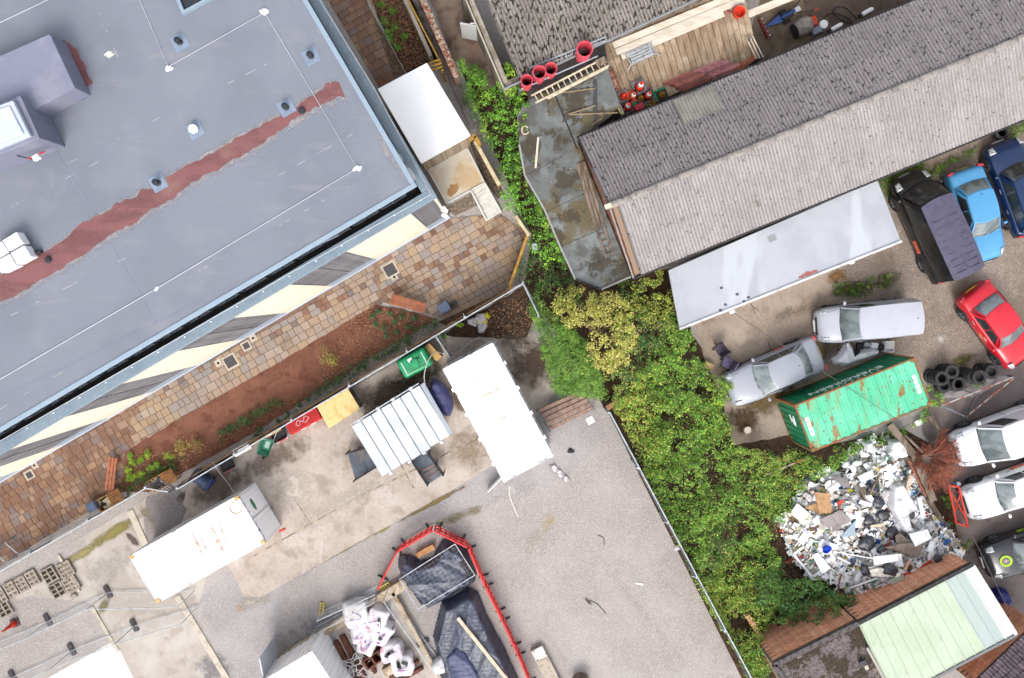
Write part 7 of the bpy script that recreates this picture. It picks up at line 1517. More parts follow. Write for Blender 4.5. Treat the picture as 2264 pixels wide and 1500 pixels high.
# overhead wires
M_wire = mat('wire', ph(96, 92, 92), .6)
tag(G().tube([P(1622, 692, 2.3).lerp(P(1995, 935, 2.75), f)-Vector((0, 0, .5*4*f*(1-f)*.3)) for f in np.linspace(0, 1, 14)], .012, 5).build('overhead_wire', M_wire), 'thin wire from the lean-to corner across to beyond the green container', 'wire')
tag(G().tube([P(2148, 1180, 3.6), P(2235, 1360, 3.6)], .012, 5).build('overhead_wire', M_wire), 'thin wire crossing in front of the black car', 'wire')
# red trestle, bottle, blue tarpaulin
t = thing('red_trestle', 'red steel trestle standing in front of the white saloon', 'trestle', P(2118, 1115, 0)); M_rt = mat('red_steel', ph(226, 70, 44), .5)
q = [P(2097, 1074, .8), P(2120, 1077, .8), P(2140, 1166, .8), P(2114, 1156, .8)]
for i in range(4): G().beam(q[i], q[(i+1) % 4], .07, .06).build('bar', M_rt, t)
G().beam(q[0].lerp(q[3], .15), q[1].lerp(q[2], .75), .05).build('brace', M_rt, t); G().beam(q[1].lerp(q[2], .15), q[0].lerp(q[3], .75), .05).build('brace', M_rt, t)
for f in (.14, .8): G().beam(q[0].lerp(q[3], f), q[1].lerp(q[2], f), .05).build('cross_bar', mat('dark_red_bar', ph(140, 44, 36), .6), t)
for p in q: G().beam((p.x, p.y, 0), p, .05).build('leg', M_rt, t)
t = thing('water_bottle', 'white and blue plastic bottle beside the red trestle', 'bottle', P(2112, 1070, .02), .2); Mx = Matrix.Translation((0, 0, .12)) @ Matrix.Rotation(pi/2, 4, 'Y'); G().lathe([(.001, -.2), (.11, -.2), (.12, -.15), (.12, .12), (.04, .2), (.001, .2)], 14, Mx).build('body', M_white, t, local=True, smooth=True); G().lathe([(.121, -.16), (.121, -.04)], 14, Mx).build('band', mat('bottle_blue', ph(60, 140, 190), .5), t, local=True)
tarp('blue_tarpaulin', 'crumpled dark blue tarpaulin heap beside the pale green roof', [(2192, 1305), (2210, 1297), (2230, 1305), (2238, 1325), (2232, 1342), (2215, 1346), (2203, 1332)], .4, 44, (2, 1), mat('blue_tarp', ph(44, 56, 140), .45, [dict(c=ph(28, 36, 104), s=9, lo=.45, hi=.6)]), .2)
tag(G().prism(PL([(1890, 1362), (1930, 1332), (1942, 1346), (1905, 1372)], 1.2), 1.15, 1.2).build('white_tile_sheet', mat('pale_sheet', ph(206, 214, 222), .5)), 'pale square sheet against the brick wall below the rubbish heap', 'sheet')
# ---------------------------------------------------------------- plants
M_leaf = mat('leaf', (0, 0, 0), .55, attr='Col', spec=.25, trans=.4)
M_bark = mat('bark', ph(120, 96, 76), .9, [dict(c=ph(86, 68, 54), s=8, lo=.4, hi=.65)], bump=.4); M_twig = mat('bramble_cane', ph(128, 106, 88), .9, rnd=.1)
PAL = dict(bramble=[ph(86, 118, 46), ph(104, 136, 52), ph(74, 104, 48), ph(128, 148, 58), ph(62, 92, 44), ph(150, 158, 66)], bright=[ph(96, 150, 46), ph(112, 164, 54), ph(84, 134, 44), ph(132, 176, 62), ph(74, 120, 44)],
           dark=[ph(58, 90, 46), ph(70, 106, 52), ph(48, 78, 42), ph(84, 118, 56), ph(62, 96, 54)], yellow=[ph(164, 162, 76), ph(176, 170, 84), ph(138, 142, 66), ph(150, 140, 84), ph(124, 134, 60), ph(170, 160, 98)],
           olive=[ph(128, 136, 60), ph(146, 150, 66), ph(112, 122, 56), ph(160, 160, 72)], feather=[ph(98, 138, 54), ph(84, 124, 50), ph(114, 148, 60), ph(74, 110, 46), ph(128, 146, 66)], dry=[ph(150, 116, 84), ph(128, 98, 72), ph(170, 130, 92), ph(110, 84, 64)],
           lime=[ph(150, 176, 50), ph(130, 160, 46), ph(164, 186, 66)], bluegreen=[ph(70, 104, 66), ph(86, 122, 78), ph(60, 90, 60)], purple=[ph(104, 60, 56), ph(84, 50, 48), ph(126, 84, 66)])
for k_ in PAL: PAL[k_] = [tuple(min(1, x*2.15+.012) for x in c) for c in PAL[k_]]
def leaf_mesh(name, C, per, size, pal, flat=.5, slim=.6, lo=-.25, rr=(.55, 1.0), zsq=.8, seed=1):
    """leaf-shaped faces round clump centres C: (x, y, z, r)"""
    R = np.random.default_rng(seed); C = np.asarray(C, float); n = len(C)*per; c = np.repeat(C, per, 0)
    d = R.normal(size=(n, 3)); d /= np.linalg.norm(d, axis=1)[:, None]; d[:, 2] = np.where(d[:, 2] < lo, -d[:, 2], d[:, 2])
    rad = R.uniform(rr[0], rr[1], n)*c[:, 3]; p = c[:, :3]+d*rad[:, None]*np.array([1, 1, zsq])
    nrm = d*(1-flat)+np.array([0, 0, 1])*flat+R.normal(size=(n, 3))*.38; nrm /= np.linalg.norm(nrm, axis=1)[:, None]
    t = np.cross(nrm, R.normal(size=(n, 3))); t /= np.linalg.norm(t, axis=1)[:, None]; b = np.cross(nrm, t); s = R.uniform(size[0], size[1], n)[:, None]
    v = np.empty((n, 4, 3)); v[:, 0] = p-t*s*.5; v[:, 1] = p+b*s*.5*slim+t*s*.05-nrm*s*.06; v[:, 2] = p+t*s*.5-nrm*s*.1; v[:, 3] = p-b*s*.5*slim+t*s*.05-nrm*s*.06
    v[:, :, 2] = np.maximum(v[:, :, 2], .03)
    me = bpy.data.meshes.new(name); me.vertices.add(n*4); me.loops.add(n*4); me.polygons.add(n)
    me.vertices.foreach_set('co', v.ravel()); me.loops.foreach_set('vertex_index', np.arange(n*4)); me.polygons.foreach_set('loop_start', np.arange(n)*4)
    pal = np.array(pal) if not callable(pal) else pal
    if callable(pal): col = pal(p, R)
    else:
        ci = np.repeat(R.integers(0, len(pal), len(C)), per); li = R.integers(0, len(pal), n); col = pal[ci]*.55+pal[li]*.45
    col = col*R.uniform(.62, 1.4, n)[:, None]; rgba = np.ones((n, 4)); rgba[:, :3] = np.clip(col, 0, 1)
    at = me.color_attributes.new('Col', 'FLOAT_COLOR', 'POINT'); at.data.foreach_set('color', np.repeat(rgba, 4, 0).ravel())
    me.materials.append(M_leaf); me.update(calc_edges=True); return me
def leaf_obj(name, me, loc=(0, 0, 0), parent=None):
    o = bpy.data.objects.new(name, me); COL.objects.link(o)
    if parent: o.parent = parent; o.matrix_basis = root_mat(parent).inverted()
    return o
def sample_poly(poly, n, R):
    a = np.array(poly); lo, hi = a.min(0), a.max(0); out = []
    while len(out) < n:
        p = (R.uniform(lo[0], hi[0]), R.uniform(lo[1], hi[1]))
        if pin(p, poly): out.append(p)
    return np.array(out)
def vnoise(p, s, seed):
    R = np.random.default_rng(seed); k = R.normal(size=(6, 2))*s; w = R.uniform(0, 6.28, 6); return sum(np.sin(p[:, 0]*k[i][0]+p[:, 1]*k[i][1]+w[i]) for i in range(6))/6
def thicket(polypx, zref, dens, rr, h0, h1, per, size, pal, seed, edge=1, lo=-.2):
    poly = PL(polypx, zref); R = np.random.default_rng(seed); p = sample_poly(poly, int(area(poly)*dens), R); nz = vnoise(p, 1.1, seed)
    z = h0+(h1-h0)*np.clip(.5+.7*nz+R.normal(0, .16, len(p)), 0, 1); r = R.uniform(rr[0], rr[1], len(p)); return np.column_stack([p, z, r])
def pal_mix(pa, pb, s, seed, pc=None):
    def f(p, R):
        nz = vnoise(p, s, seed)+R.normal(0, .22, len(p)); A, B_ = np.array(pa), np.array(pb); ia, ib = R.integers(0, len(A), len(p)), R.integers(0, len(B_), len(p))
        col = np.where((nz > .12)[:, None], B_[ib], A[ia])
        if pc is not None:
            Cc = np.array(pc); m = (vnoise(p, s*1.7, seed+5)+R.normal(0, .2, len(p))) > .52; col = np.where(m[:, None], Cc[R.integers(0, len(Cc), len(p))], col)
        return col
    return f
def stuff_leaves(name, label, cat, me):
    return tag(leaf_obj(name, me), label, cat, kind='stuff')
# the long bramble strip (no single plants can be told apart)
BR = [(1375, 650), (1470, 690), (1515, 735), (1545, 800), (1590, 840), (1590, 905), (1640, 975), (1705, 1005), (1745, 1000), (1800, 1015), (1860, 1005), (1900, 985), (1880, 1015), (1800, 1050), (1765, 1075), (1745, 1130), (1715, 1150), (1700, 1195), (1722, 1250), (1740, 1290), (1690, 1360), (1690, 1500), (1660, 1500), (1630, 1440), (1560, 1320), (1500, 1190), (1430, 1050), (1380, 940), (1355, 900), (1345, 860), (1340, 800)]
C = thicket(BR, .5, 21, (.12, .42), .05, 1.35, 26, (.07, .13), None, 3); C = C[(vnoise(C, 2.6, 77)+np.random.default_rng(1).normal(0, .25, len(C))) > -.46]
stuff_leaves('bramble_thicket', 'dense green bramble thicket filling the strip behind the palisade fence', 'brambles', leaf_mesh('brambles', C, 58, (.03, .12), pal_mix(PAL['bramble']+PAL['bright'][:2], PAL['olive']+PAL['bright'][:3]+PAL['yellow'][:2], .55, 4, PAL['dark']+PAL['dry'][:1]), flat=.66, seed=3))
for (poly, z, dens, h0, h1, pal, size, nm, L, per, rr) in (
  ([(1015, 140), (1060, 165), (1075, 190), (1110, 185), (1160, 150), (1165, 215), (1150, 250), (1152, 330), (1170, 390), (1215, 425), (1205, 465), (1240, 535), (1258, 575), (1225, 600), (1185, 580), (1165, 545), (1168, 505), (1120, 470), (1108, 425), (1100, 350), (1060, 285), (1030, 225)], .8, 15, .2, 1.7, pal_mix(PAL['bright'], PAL['dark'], .8, 8, PAL['lime']), (.06, .12), 'ivy_thicket', 'bright green ivy and bramble thicket between the patio and the felt roof', 30, (.14, .32)),
  ([(1125, 600), (1165, 560), (1260, 585), (1275, 625), (1330, 645), (1390, 620), (1385, 660), (1300, 680), (1215, 660), (1165, 640)], .5, 13, .1, 1.0, pal_mix(PAL['dark'], PAL['bramble'], .8, 18), (.06, .12), 'undergrowth', 'dark undergrowth below the tip of the felt roof', 26, (.14, .3)),
  ([(1390, 628), (1470, 592), (1480, 640), (1485, 700), (1500, 740), (1440, 720), (1400, 680)], 1.2, 16, .5, 1.9, pal_mix(PAL['olive'], PAL['bramble'], .9, 28, PAL['lime']), (.07, .13), 'climber', 'yellow green climber swelling against the end of the lean-to', 30, (.14, .3)),
  ([(1138, 240), (1165, 226), (1170, 300), (1188, 385), (1230, 450), (1266, 560), (1252, 600), (1225, 545), (1195, 470), (1150, 392), (1136, 310)], 2.3, 14, 1.9, 2.5, PAL['bright']+PAL['bramble'], (.05, .11), 'ivy_fringe', 'fringe of ivy creeping over the left edge of the felt roof', 30, (.1, .24)),
  ([(1105, 135), (1160, 140), (1175, 160), (1160, 210), (1130, 225), (1105, 185)], 2.4, 20, 1.6, 2.6, PAL['lime']+PAL['bright'], (.06, .12), 'climber', 'light green climber hanging over the mossy shed corner', 26, (.12, .25)),
  ([(1660, 1300), (1700, 1250), (1740, 1290), (1800, 1275), (1860, 1315), (1905, 1318), (1890, 1355), (1830, 1380), (1770, 1390), (1720, 1380), (1690, 1350)], 1.2, 22, .4, 2.0, PAL['dark']+PAL['bramble'][:3], (.07, .13), 'evergreen_thicket', 'dark evergreen thicket against the brick wall below the rubbish', 30, (.16, .32)),
  ([(1690, 1370), (1720, 1390), (1710, 1480), (1690, 1510), (1655, 1500), (1640, 1440)], .4, 14, .1, .7, PAL['bright']+PAL['dark'], (.06, .12), 'nettle_patch', 'green nettle patch around the old dish at the bottom', 26, (.14, .28))):
    stuff_leaves(nm, L, 'undergrowth', leaf_mesh(nm, thicket(poly, z, dens, rr, h0, h1, per, size, pal, len(L)), per, size, pal, seed=len(L)+7))
# bare canes showing through
g = G(); R = random.Random(5)
for u, v, n in ((1215, 590, 26), (1190, 610, 14), (1480, 730, 20), (1660, 1290, 30), (1690, 1330, 26), (1740, 1270, 24), (1600, 1050, 22), (1560, 900, 22), (1500, 1000, 22), (1450, 880, 18), (1580, 1180, 22), (1650, 1080, 18)):
    for k in range(n):
        c = P(u+R.uniform(-40, 40), v+R.uniform(-28, 28), R.uniform(.3, .9)); a = R.uniform(0, 6.28); l = R.uniform(.3, .8); g.tube([c, c+Vector((cos(a)*l*.5, sin(a)*l*.5, .12)), c+Vector((cos(a+.3)*l, sin(a+.3)*l, .0))], .009, 4)
tag(g.build('dead_canes', M_twig), 'dry grey canes showing through the brambles', 'canes', kind='stuff')
# trees and shrubs that stand apart
def tree(name, label, u, v, polypx, zref, z0, z1, pal, dens, per, size, rr, seed, cat='tree', limbs=9, trunk=.1, slim=.6, zlo=None):
    b = P(u, v, 0); t = thing(name, label, cat, b); C = thicket(polypx, zref, dens, rr, z0, z1, per, size, pal, seed)
    cx, cy = C[:, 0].mean(), C[:, 1].mean(); rad = np.hypot(C[:, 0]-cx, C[:, 1]-cy); rad /= rad.max(); C[:, 2] -= (z1-z0)*.45*rad**2
    if trunk:
        g = G().tube([b, Vector((b.x*.7+cx*.3, b.y*.7+cy*.3, z0*.6)), Vector((cx, cy, z0*.98))], trunk, 8, trunk*.5); R_ = random.Random(seed)
        for k in range(limbs):
            q = C[R_.randrange(len(C))]; s = Vector((b.x*.6+cx*.4, b.y*.6+cy*.4, z0*R_.uniform(.55, .95))); e_ = Vector(q[:3]); m_ = s.lerp(e_, .5)+Vector((R_.uniform(-.2, .2), R_.uniform(-.2, .2), .15)); g.tube([s, m_, e_], trunk*.4, 5, .01)
        g.build('trunk', M_bark, t, smooth=True)
    leaf_obj('crown', leaf_mesh(name, C, per, size, pal, slim=slim, seed=seed), parent=t); return t
tree('yellow_tree', 'yellow leaved tree standing highest in the middle of the strip', 1325, 745, [(1222, 668), (1262, 632), (1320, 642), (1372, 652), (1402, 702), (1412, 762), (1396, 806), (1372, 828), (1338, 832), (1308, 792), (1288, 742), (1238, 712)], 3.0, 2.0, 4.0, pal_mix(PAL['yellow'], PAL['olive'], 1.2, 12), 20, 32, (.06, .12), (.12, .3), 41, limbs=26, trunk=.12)
tree('feathery_shrub', 'feathery bright green shrub left of the yellow tree', 1255, 800, [(1182, 650), (1232, 702), (1292, 762), (1330, 842), (1345, 882), (1300, 880), (1232, 872), (1206, 802), (1190, 732), (1176, 694)], 1.4, .9, 2.2, PAL['feather'], 44, 48, (.06, .15), (.16, .34), 43, 'shrub', 12, .07, .3)
tree('alley_shrub', 'dark ferny shrub at the end of the brown alley', 1045, 185, [(1018, 150), (1050, 140), (1080, 165), (1072, 200), (1040, 220), (1022, 195)], .8, .5, 1.4, PAL['bright']+PAL['dark'], 26, 34, (.05, .12), (.12, .28), 45, 'shrub', 6, .04, .35)
tree('lime_shrub', 'lime green shrub growing over the nose of the silver grey car', 1590, 880, [(1560, 850), (1600, 832), (1622, 850), (1600, 905), (1570, 915)], 1.0, .6, 1.3, PAL['lime']+PAL['bramble'], 24, 30, (.06, .12), (.12, .26), 47, 'shrub', 5, .03)
tree('wine_shrub', 'dark wine red shrub at the left edge of the rubbish heap', 1705, 1165, [(1680, 1150), (1705, 1140), (1722, 1165), (1705, 1195), (1684, 1185)], .6, .3, .9, PAL['purple'], 26, 26, (.05, .11), (.1, .22), 49, 'shrub', 5, .03, .35)
tree('container_weeds', 'tall green weeds between the tyres and the green container', 2075, 870, [(2045, 850), (2072, 858), (2095, 868), (2078, 905), (2040, 920), (2060, 890)], .5, .2, .7, PAL['bright']+PAL['bramble'], 26, 26, (.05, .12), (.1, .22), 51, 'weeds', 5, .02, .4)
tree('tyre_weeds', 'strip of weeds below the stacked tyres', 2150, 852, [(2120, 858), (2170, 838), (2190, 842), (2140, 870)], .3, .15, .5, PAL['feather']+PAL['purple'][:1], 26, 24, (.05, .11), (.1, .18), 53, 'weeds', 4, .015, .35)
tree('container_foot_weeds', 'weeds along the lower edge of the green container', 1930, 975, [(1840, 1000), (1900, 975), (2010, 945), (2060, 905), (2070, 925), (2000, 965), (1930, 990), (1880, 1010)], .5, .2, .6, PAL['bramble']+PAL['bright'], 16, 24, (.05, .12), (.1, .24), 55, 'weeds', 6, .02)
for i, (pl, L, n) in enumerate((([(2040, 385), (2110, 345), (2160, 325), (2150, 345), (2090, 370), (2060, 395)], 'grass strip under the long shed eave beside the light blue car', 40), ([(1945, 400), (1990, 370), (2040, 360), (2050, 400), (2000, 390), (1975, 400), (1968, 450)], 'long grass between the black van and the lean-to', 44), ([(2225, 280), (2264, 262), (2290, 270), (2264, 300), (2236, 305)], 'grass beside the two tyres at the right edge', 40), ([(1830, 625), (1900, 620), (1985, 600), (1970, 640), (1900, 660), (1850, 655)], 'thin weeds on the gravel above the silver van', 12), ([(2100, 1080), (2098, 1060), (2110, 1180), (2090, 1130), (2082, 1090)], 'rough grass between the timber baulks and the red trestle', 22), ([(2110, 1215), (2150, 1195), (2156, 1203), (2118, 1222)], 'small grass tuft by the end of the timber baulks', 34))):
    tag(leaf_obj('grass', leaf_mesh('grass', thicket(pl, .1, n*2, (.06, .16), .02, .16, 16, (.05, .14), None, 60+i), 16, (.07, .2), PAL['feather']+PAL['bramble'], slim=.16, flat=.2, seed=60+i)), L, 'grass', kind='stuff')
# dead conifer by the white van
b = P(2035, 1010, .3); t = thing('dead_conifer', 'dead red brown conifer lying in front of the white van', 'dead shrub', (b.x, b.y, 0)); M_dead = mat('dead_twig', ph(172, 104, 82), .9, [dict(c=ph(140, 80, 62), s=6, lo=.4, hi=.6)]); M_deadw = mat('dead_wood', ph(190, 164, 148), .9)
g = G(); g2 = G(); R = random.Random(9)
for k in range(26):
    a = R.uniform(-1.6, 1.4) if k < 22 else R.uniform(1.6, 4.4); L_ = R.uniform(1.0, 1.6) if k < 22 else .5; d = Vector((cos(a), sin(a), 0)); tip = b+d*L_+Vector((0, 0, R.uniform(.2, .6))); pts = [b, b+d*L_*.5+Vector((0, 0, .5)), tip]; g.tube(smooth_path(pts, 3), .02, 5, .006)
    for m in range(44):
        f = R.uniform(.25, 1); s = b.lerp(tip, f)+Vector((0, 0, .45*(1-abs(2*f-1)))); a2 = a+R.uniform(-.9, .9); l = R.uniform(.12, .4); e_ = s+Vector((cos(a2)*l, sin(a2)*l, R.uniform(-.06, .12))); g2.tube([s, e_], .013, 3, .006)
        for q in range(2): f2 = R.uniform(.3, 1); s2 = s.lerp(e_, f2); a3 = a2+R.uniform(-.8, .8); g2.tube([s2, s2+Vector((cos(a3)*.12, sin(a3)*.12, .02))], .009, 3, .004)
g.build('branches', M_deadw, t); tag(g2.build('twigs', M_dead, t), kind='stuff')
# small plants in the beds
def tuft(label, u, v, r, pal, n=9, per=26, size=(.05, .12), h=.22, slim=.22, seed=0, group='young plants in the beds', cat='plant', name='bed_plant'):
    p = P(u, v, .04); R_ = np.random.default_rng(int(u*3+v)); C = np.column_stack([p.x+R_.normal(0, r*.4, n), p.y+R_.normal(0, r*.4, n), .06+R_.uniform(0, h, n), R_.uniform(r*.4, r*.7, n)])
    o = leaf_obj(name, leaf_mesh(name, C-np.array([p.x, p.y, 0, 0]), per, size, pal, slim=slim, flat=.2, seed=int(u+v))); o.location = (p.x, p.y, .04); return tag(o, label, cat, group)
ORD = ['first', 'second', 'third', 'fourth', 'fifth', 'sixth', 'seventh', 'eighth', 'ninth', 'tenth', 'eleventh', 'twelfth']
for i, (u, v) in enumerate(((838, 688), (863, 694), (890, 700), (916, 706), (873, 712), (850, 724), (902, 722), (880, 736), (858, 742), (832, 716), (822, 700))): tuft(ORD[i]+' dark green tuft from the bench in the mulched bed tip', u, v, .16, PAL['bluegreen'])
for i, (u, v) in enumerate(((290, 1005), (297, 1022), (286, 1038), (300, 1050), (314, 1016), (330, 1004), (352, 1024), (375, 1006), (337, 1035), (316, 1048), (288, 1058))): tuft(ORD[i]+' lime green tuft from the top at the left end of the red bed', u, v, .2, PAL['lime']+PAL['bright'][:2])
for i, (u, v) in enumerate(((846, 12), (868, 28), (852, 50), (874, 66), (895, 86), (866, 90), (884, 108), (858, 74))): tuft(ORD[i]+' green tuft from the top in the narrow upper bed', u, v, .2, PAL['bright']+PAL['dark'][:2])
for i, (u, v) in enumerate(((684, 880), (662, 898), (640, 915), (620, 930), (578, 948), (567, 960))): tuft(ORD[i]+' grey green sapling from the right along the palisade', u, v, .16, PAL['bluegreen'], h=.4)
tuft('green weed at the foot of the palisade in the soil corner', 1015, 717, .16, PAL['lime'], slim=.5); tuft('green weed beside the green tank return fence', 981, 742, .12, PAL['bright'], slim=.5)
for i, (a, b_, L, pal) in enumerate((((795, 812), (968, 712), 'dark low hedge along the fence at the right end of the red bed', PAL['dark']+PAL['bluegreen']), ((690, 870), (795, 815), 'sparse dark hedge in the middle of the red bed', PAL['dark']+PAL['bluegreen']), ((480, 965), (620, 885), 'dark low hedge left of the middle of the red bed', PAL['dark']), ((280, 1085), (400, 1022), 'dark hedge at the left end of the red bed beside the box seats', PAL['dark']), ((915, 30), (955, 125), 'dark shrubs along the wall in the narrow upper bed', PAL['dark']))):
    n = int(hypot(a[0]-b_[0], a[1]-b_[1])/5); R_ = np.random.default_rng(i); A, B_ = P(*a, .2), P(*b_, .2); f = R_.uniform(0, 1, n*2); C = np.column_stack([A.x+(B_.x-A.x)*f+R_.normal(0, .12, n*2), A.y+(B_.y-A.y)*f+R_.normal(0, .12, n*2), R_.uniform(.1, .35, n*2), R_.uniform(.08, .18, n*2)])
    o = leaf_obj('low_hedge', leaf_mesh('hedge', C-np.array([A.x, A.y, 0, 0]), 16, (.05, .1), pal, seed=i)); o.location = (A.x, A.y, 0); tag(o, L, 'hedge', 'hedges in the beds')
for u, v, L in ((722, 785, 'thin leaved yellow green sapling in the middle of the red bed'), (738, 798, 'low yellow shrub beside the sapling in the red bed'), (440, 978, 'brown yellow shrub left of the middle in the red bed'), (405, 985, 'small brown shrub nearest the left end of the red bed')):
    tuft(L, u, v, .34, PAL['yellow']+PAL['dry'], 16, 20, (.05, .1), .5, .45, group=None, cat='shrub', name='bed_shrub')
# leaf litter and mulch chips
def litter(name, label, polys, n, pal, size, z, seed):
    R_ = np.random.default_rng(seed); C = []
    for pl in polys:
        p = sample_poly(PL(pl), n, R_); C.append(np.column_stack([p, np.full(n, z), np.full(n, .015)]))
    return tag(leaf_obj(name, leaf_mesh(name, np.vstack(C), 1, size, pal, flat=.8, slim=.5, seed=seed)), label, 'litter', kind='stuff')
litter('mulch_chips', 'red brown mulch chips over the planting beds', [[(820, 676), (965, 708), (800, 803), (700, 850), (760, 720)], [(700, 860), (560, 950), (330, 1085), (280, 1080), (285, 1000), (420, 1000), (600, 900)], [(815, 0), (890, 0), (955, 130), (900, 160), (845, 45)]], 2600, PAL['dry']+[ph(180, 112, 84), ph(120, 70, 52)], (.04, .1), .055, 71)
litter('fallen_leaves', 'brown fallen leaves in the soil corner by the white sacks', [[(1155, 645), (1185, 690), (1160, 740), (1090, 745), (1060, 700), (1010, 725)]], 420, PAL['dry']+[ph(206, 160, 130)], (.05, .11), .07, 73)
litter('fallen_leaves', 'scattered leaves and dirt on the wet felt roof', [[(1160, 240), (1240, 210), (1340, 480), (1380, 600), (1290, 620), (1200, 450)]], 500, PAL['dry']+PAL['dark'], (.03, .07), ZF+.008, 75)
litter('fallen_leaves', 'bits of leaf on the gravel along the right palisade', [[(1345, 940), (1640, 1500), (1560, 1500), (1400, 1180), (1330, 980)]], 420, PAL['dry']+PAL['dark'], (.03, .07), .02, 77)
litter('fallen_leaves', 'debris bits along the edge of the patio border strip', [[(985, 700), (1125, 636), (1122, 655), (990, 726)]], 300, PAL['dry']+[ph(196, 150, 90)], (.03, .07), .05, 79)

# ---------------------------------------------------------------- rubbish heap
HP = [(1722, 1150), (1748, 1120), (1770, 1080), (1785, 1045), (1850, 1040), (1880, 1000), (1905, 975), (1965, 965), (2000, 985), (2045, 1060), (2070, 1130), (2110, 1210), (2100, 1255), (2050, 1262), (1960, 1310), (1900, 1318), (1850, 1290), (1790, 1280), (1752, 1240), (1735, 1190)]
hp = ccw(PL(HP, .3)); 
def edge_d(x, y):
    dm = 9
    for i in range(len(hp)):
        (x1, y1), (x2, y2) = hp[i], hp[(i+1) % len(hp)]; t = max(0, min(1, ((x-x1)*(x2-x1)+(y-y1)*(y2-y1))/((x2-x1)**2+(y2-y1)**2+1e-9))); dm = min(dm, hypot(x-x1-t*(x2-x1), y-y1-t*(y2-y1)))
    return dm
wa_, wb_ = P(1898, 1380, 3), P(2150, 1250, 3); wd_ = (wb_-wa_).normalized(); wn_ = Vector((-wd_.y, wd_.x, 0))
def hz(x, y):
    if not pin((x, y), hp): return .05
    return .05+1.0*max(0, 1-max(0, (Vector((x, y, 3))-wa_).dot(wn_))/2.2)**1.4+.75*min(1, edge_d(x, y)/1.4)**.8+.12*sin(2.1*x+1.3*y)+.08*sin(4.3*y-2*x)
a = np.array(hp); lo_, hi_ = a.min(0), a.max(0); st_ = .12; idx = {}; g = G()
for i in range(int((hi_[0]-lo_[0])/st_)+1):
    for j in range(int((hi_[1]-lo_[1])/st_)+1):
        x, y = lo_[0]+i*st_, lo_[1]+j*st_
        if pin((x, y), hp): idx[i, j] = len(g.v); g.v.append((x, y, hz(x, y)-.08+random.uniform(-.03, .03)))
for (i, j) in idx:
    if all(q in idx for q in ((i+1, j), (i, j+1), (i+1, j+1))): g.f.append((idx[i, j], idx[i+1, j], idx[i+1, j+1], idx[i, j+1]))
tag(g.build('rubbish_mound', mat('mixed_rubbish', ph(176, 168, 160), .9, [dict(c=(.75, .74, .73), s=5, k='vc', lo=.5, hi=.55), dict(c=ph(84, 76, 68), s=6, k='vc', lo=.75, hi=.8, off=3), dict(c=ph(120, 104, 86), s=9, lo=.5, hi=.7)], bump=1, bscale=9)), 'grey mound of crushed waste under the rubbish', 'rubbish', kind='stuff')
M_rub = mat('scrap', (0, 0, 0), .7, attr='Col'); R_ = np.random.default_rng(99); pts = sample_poly(hp, 2100, R_)
cols = [(.82, .82, .82)]*22+[(.68, .67, .65)]*12+[ph(214, 204, 192)]*6+[ph(180, 168, 154)]*3+[ph(90, 88, 92)]+[ph(214, 194, 164)]*4+[ph(176, 206, 220), ph(60, 110, 190), ph(140, 110, 80), ph(226, 210, 110), ph(200, 80, 60), ph(90, 150, 120)]
V = []; Fc = []; Cc = []
for i, (x, y) in enumerate(pts):
    kind = R_.integers(0, 4); l, w, h = ((R_.uniform(.2, .8), R_.uniform(.03, .08), .02), (R_.uniform(.12, .45), R_.uniform(.08, .3), .012), (R_.uniform(.05, .18), R_.uniform(.05, .14), R_.uniform(.03, .08)), (R_.uniform(.15, .4), R_.uniform(.1, .3), .03))[kind]
    E = Euler((R_.normal(0, .2), R_.normal(0, .2), R_.uniform(0, 6.28))).to_matrix(); c = Vector((x, y, hz(x, y)+R_.uniform(-.06, .06))); o_ = len(V); jit = R_.uniform(.6, 1.2, 8) if kind == 3 else np.ones(8)
    for q, (sx, sy, sz) in enumerate([(sx, sy, sz) for sx in (-1, 1) for sy in (-1, 1) for sz in (-1, 1)]): V.append(tuple(c+E @ Vector((sx*l/2*jit[q], sy*w/2*jit[7-q], sz*h/2*jit[(q+3) % 8]))))
    Fc += [tuple(k+o_ for k in f) for f in [(0, 1, 3, 2), (4, 6, 7, 5), (0, 4, 5, 1), (2, 3, 7, 6), (0, 2, 6, 4), (1, 5, 7, 3)]]; cc_ = cols[R_.integers(0, len(cols))]; Cc += [(*cc_, 1)]*8
me = bpy.data.meshes.new('scraps'); me.from_pydata(V, [], Fc); at = me.color_attributes.new('Col', 'FLOAT_COLOR', 'POINT'); at.data.foreach_set('color', np.array(Cc).ravel()); me.materials.append(M_rub); me.update()
o = bpy.data.objects.new('rubbish_scraps', me); COL.objects.link(o); tag(o, 'countless small white, grey and coloured scraps over the rubbish heap', 'rubbish', kind='stuff')
def hu(u, v): p = P(u, v, .7); return hz(p.x, p.y)
def board(name, label, quad, m, cat='board', th=.04, lift=.12):
    q = []
    cz = np.mean([hu(u, v) for u, v in quad])+lift+.1
    for i, (u, v) in enumerate(quad): p = P(u, v, cz); q.append(Vector((p.x, p.y, cz+.5*(hu(u, v)+lift+.1-cz))))
    if (q[1]-q[0]).cross(q[2]-q[0]).z < 0: q = q[::-1]
    return tag(G().hull(q, [p-Vector((0, 0, th)) for p in q]).build(name, m, bevel=.006), label, cat)
M_cream2 = mat('cream_board', (.78, .75, .64), .7, [dict(c=ph(222, 214, 192), s=2, lo=.45, hi=.65)]); M_grb = mat('grey_board', ph(168, 160, 158), .85, [dict(c=ph(150, 142, 140), s=2, lo=.45, hi=.65)]); M_brb = mat('brown_board', ph(150, 134, 122), .9, [dict(c=ph(130, 114, 102), s=3, lo=.45, hi=.65)]); M_pbl = mat('pale_blue_board', ph(176, 196, 210), .6); M_wht = mat('white_rubbish', (.8, .8, .81), .6, [dict(c=(.6, .59, .59), s=4, lo=.5, hi=.7)])
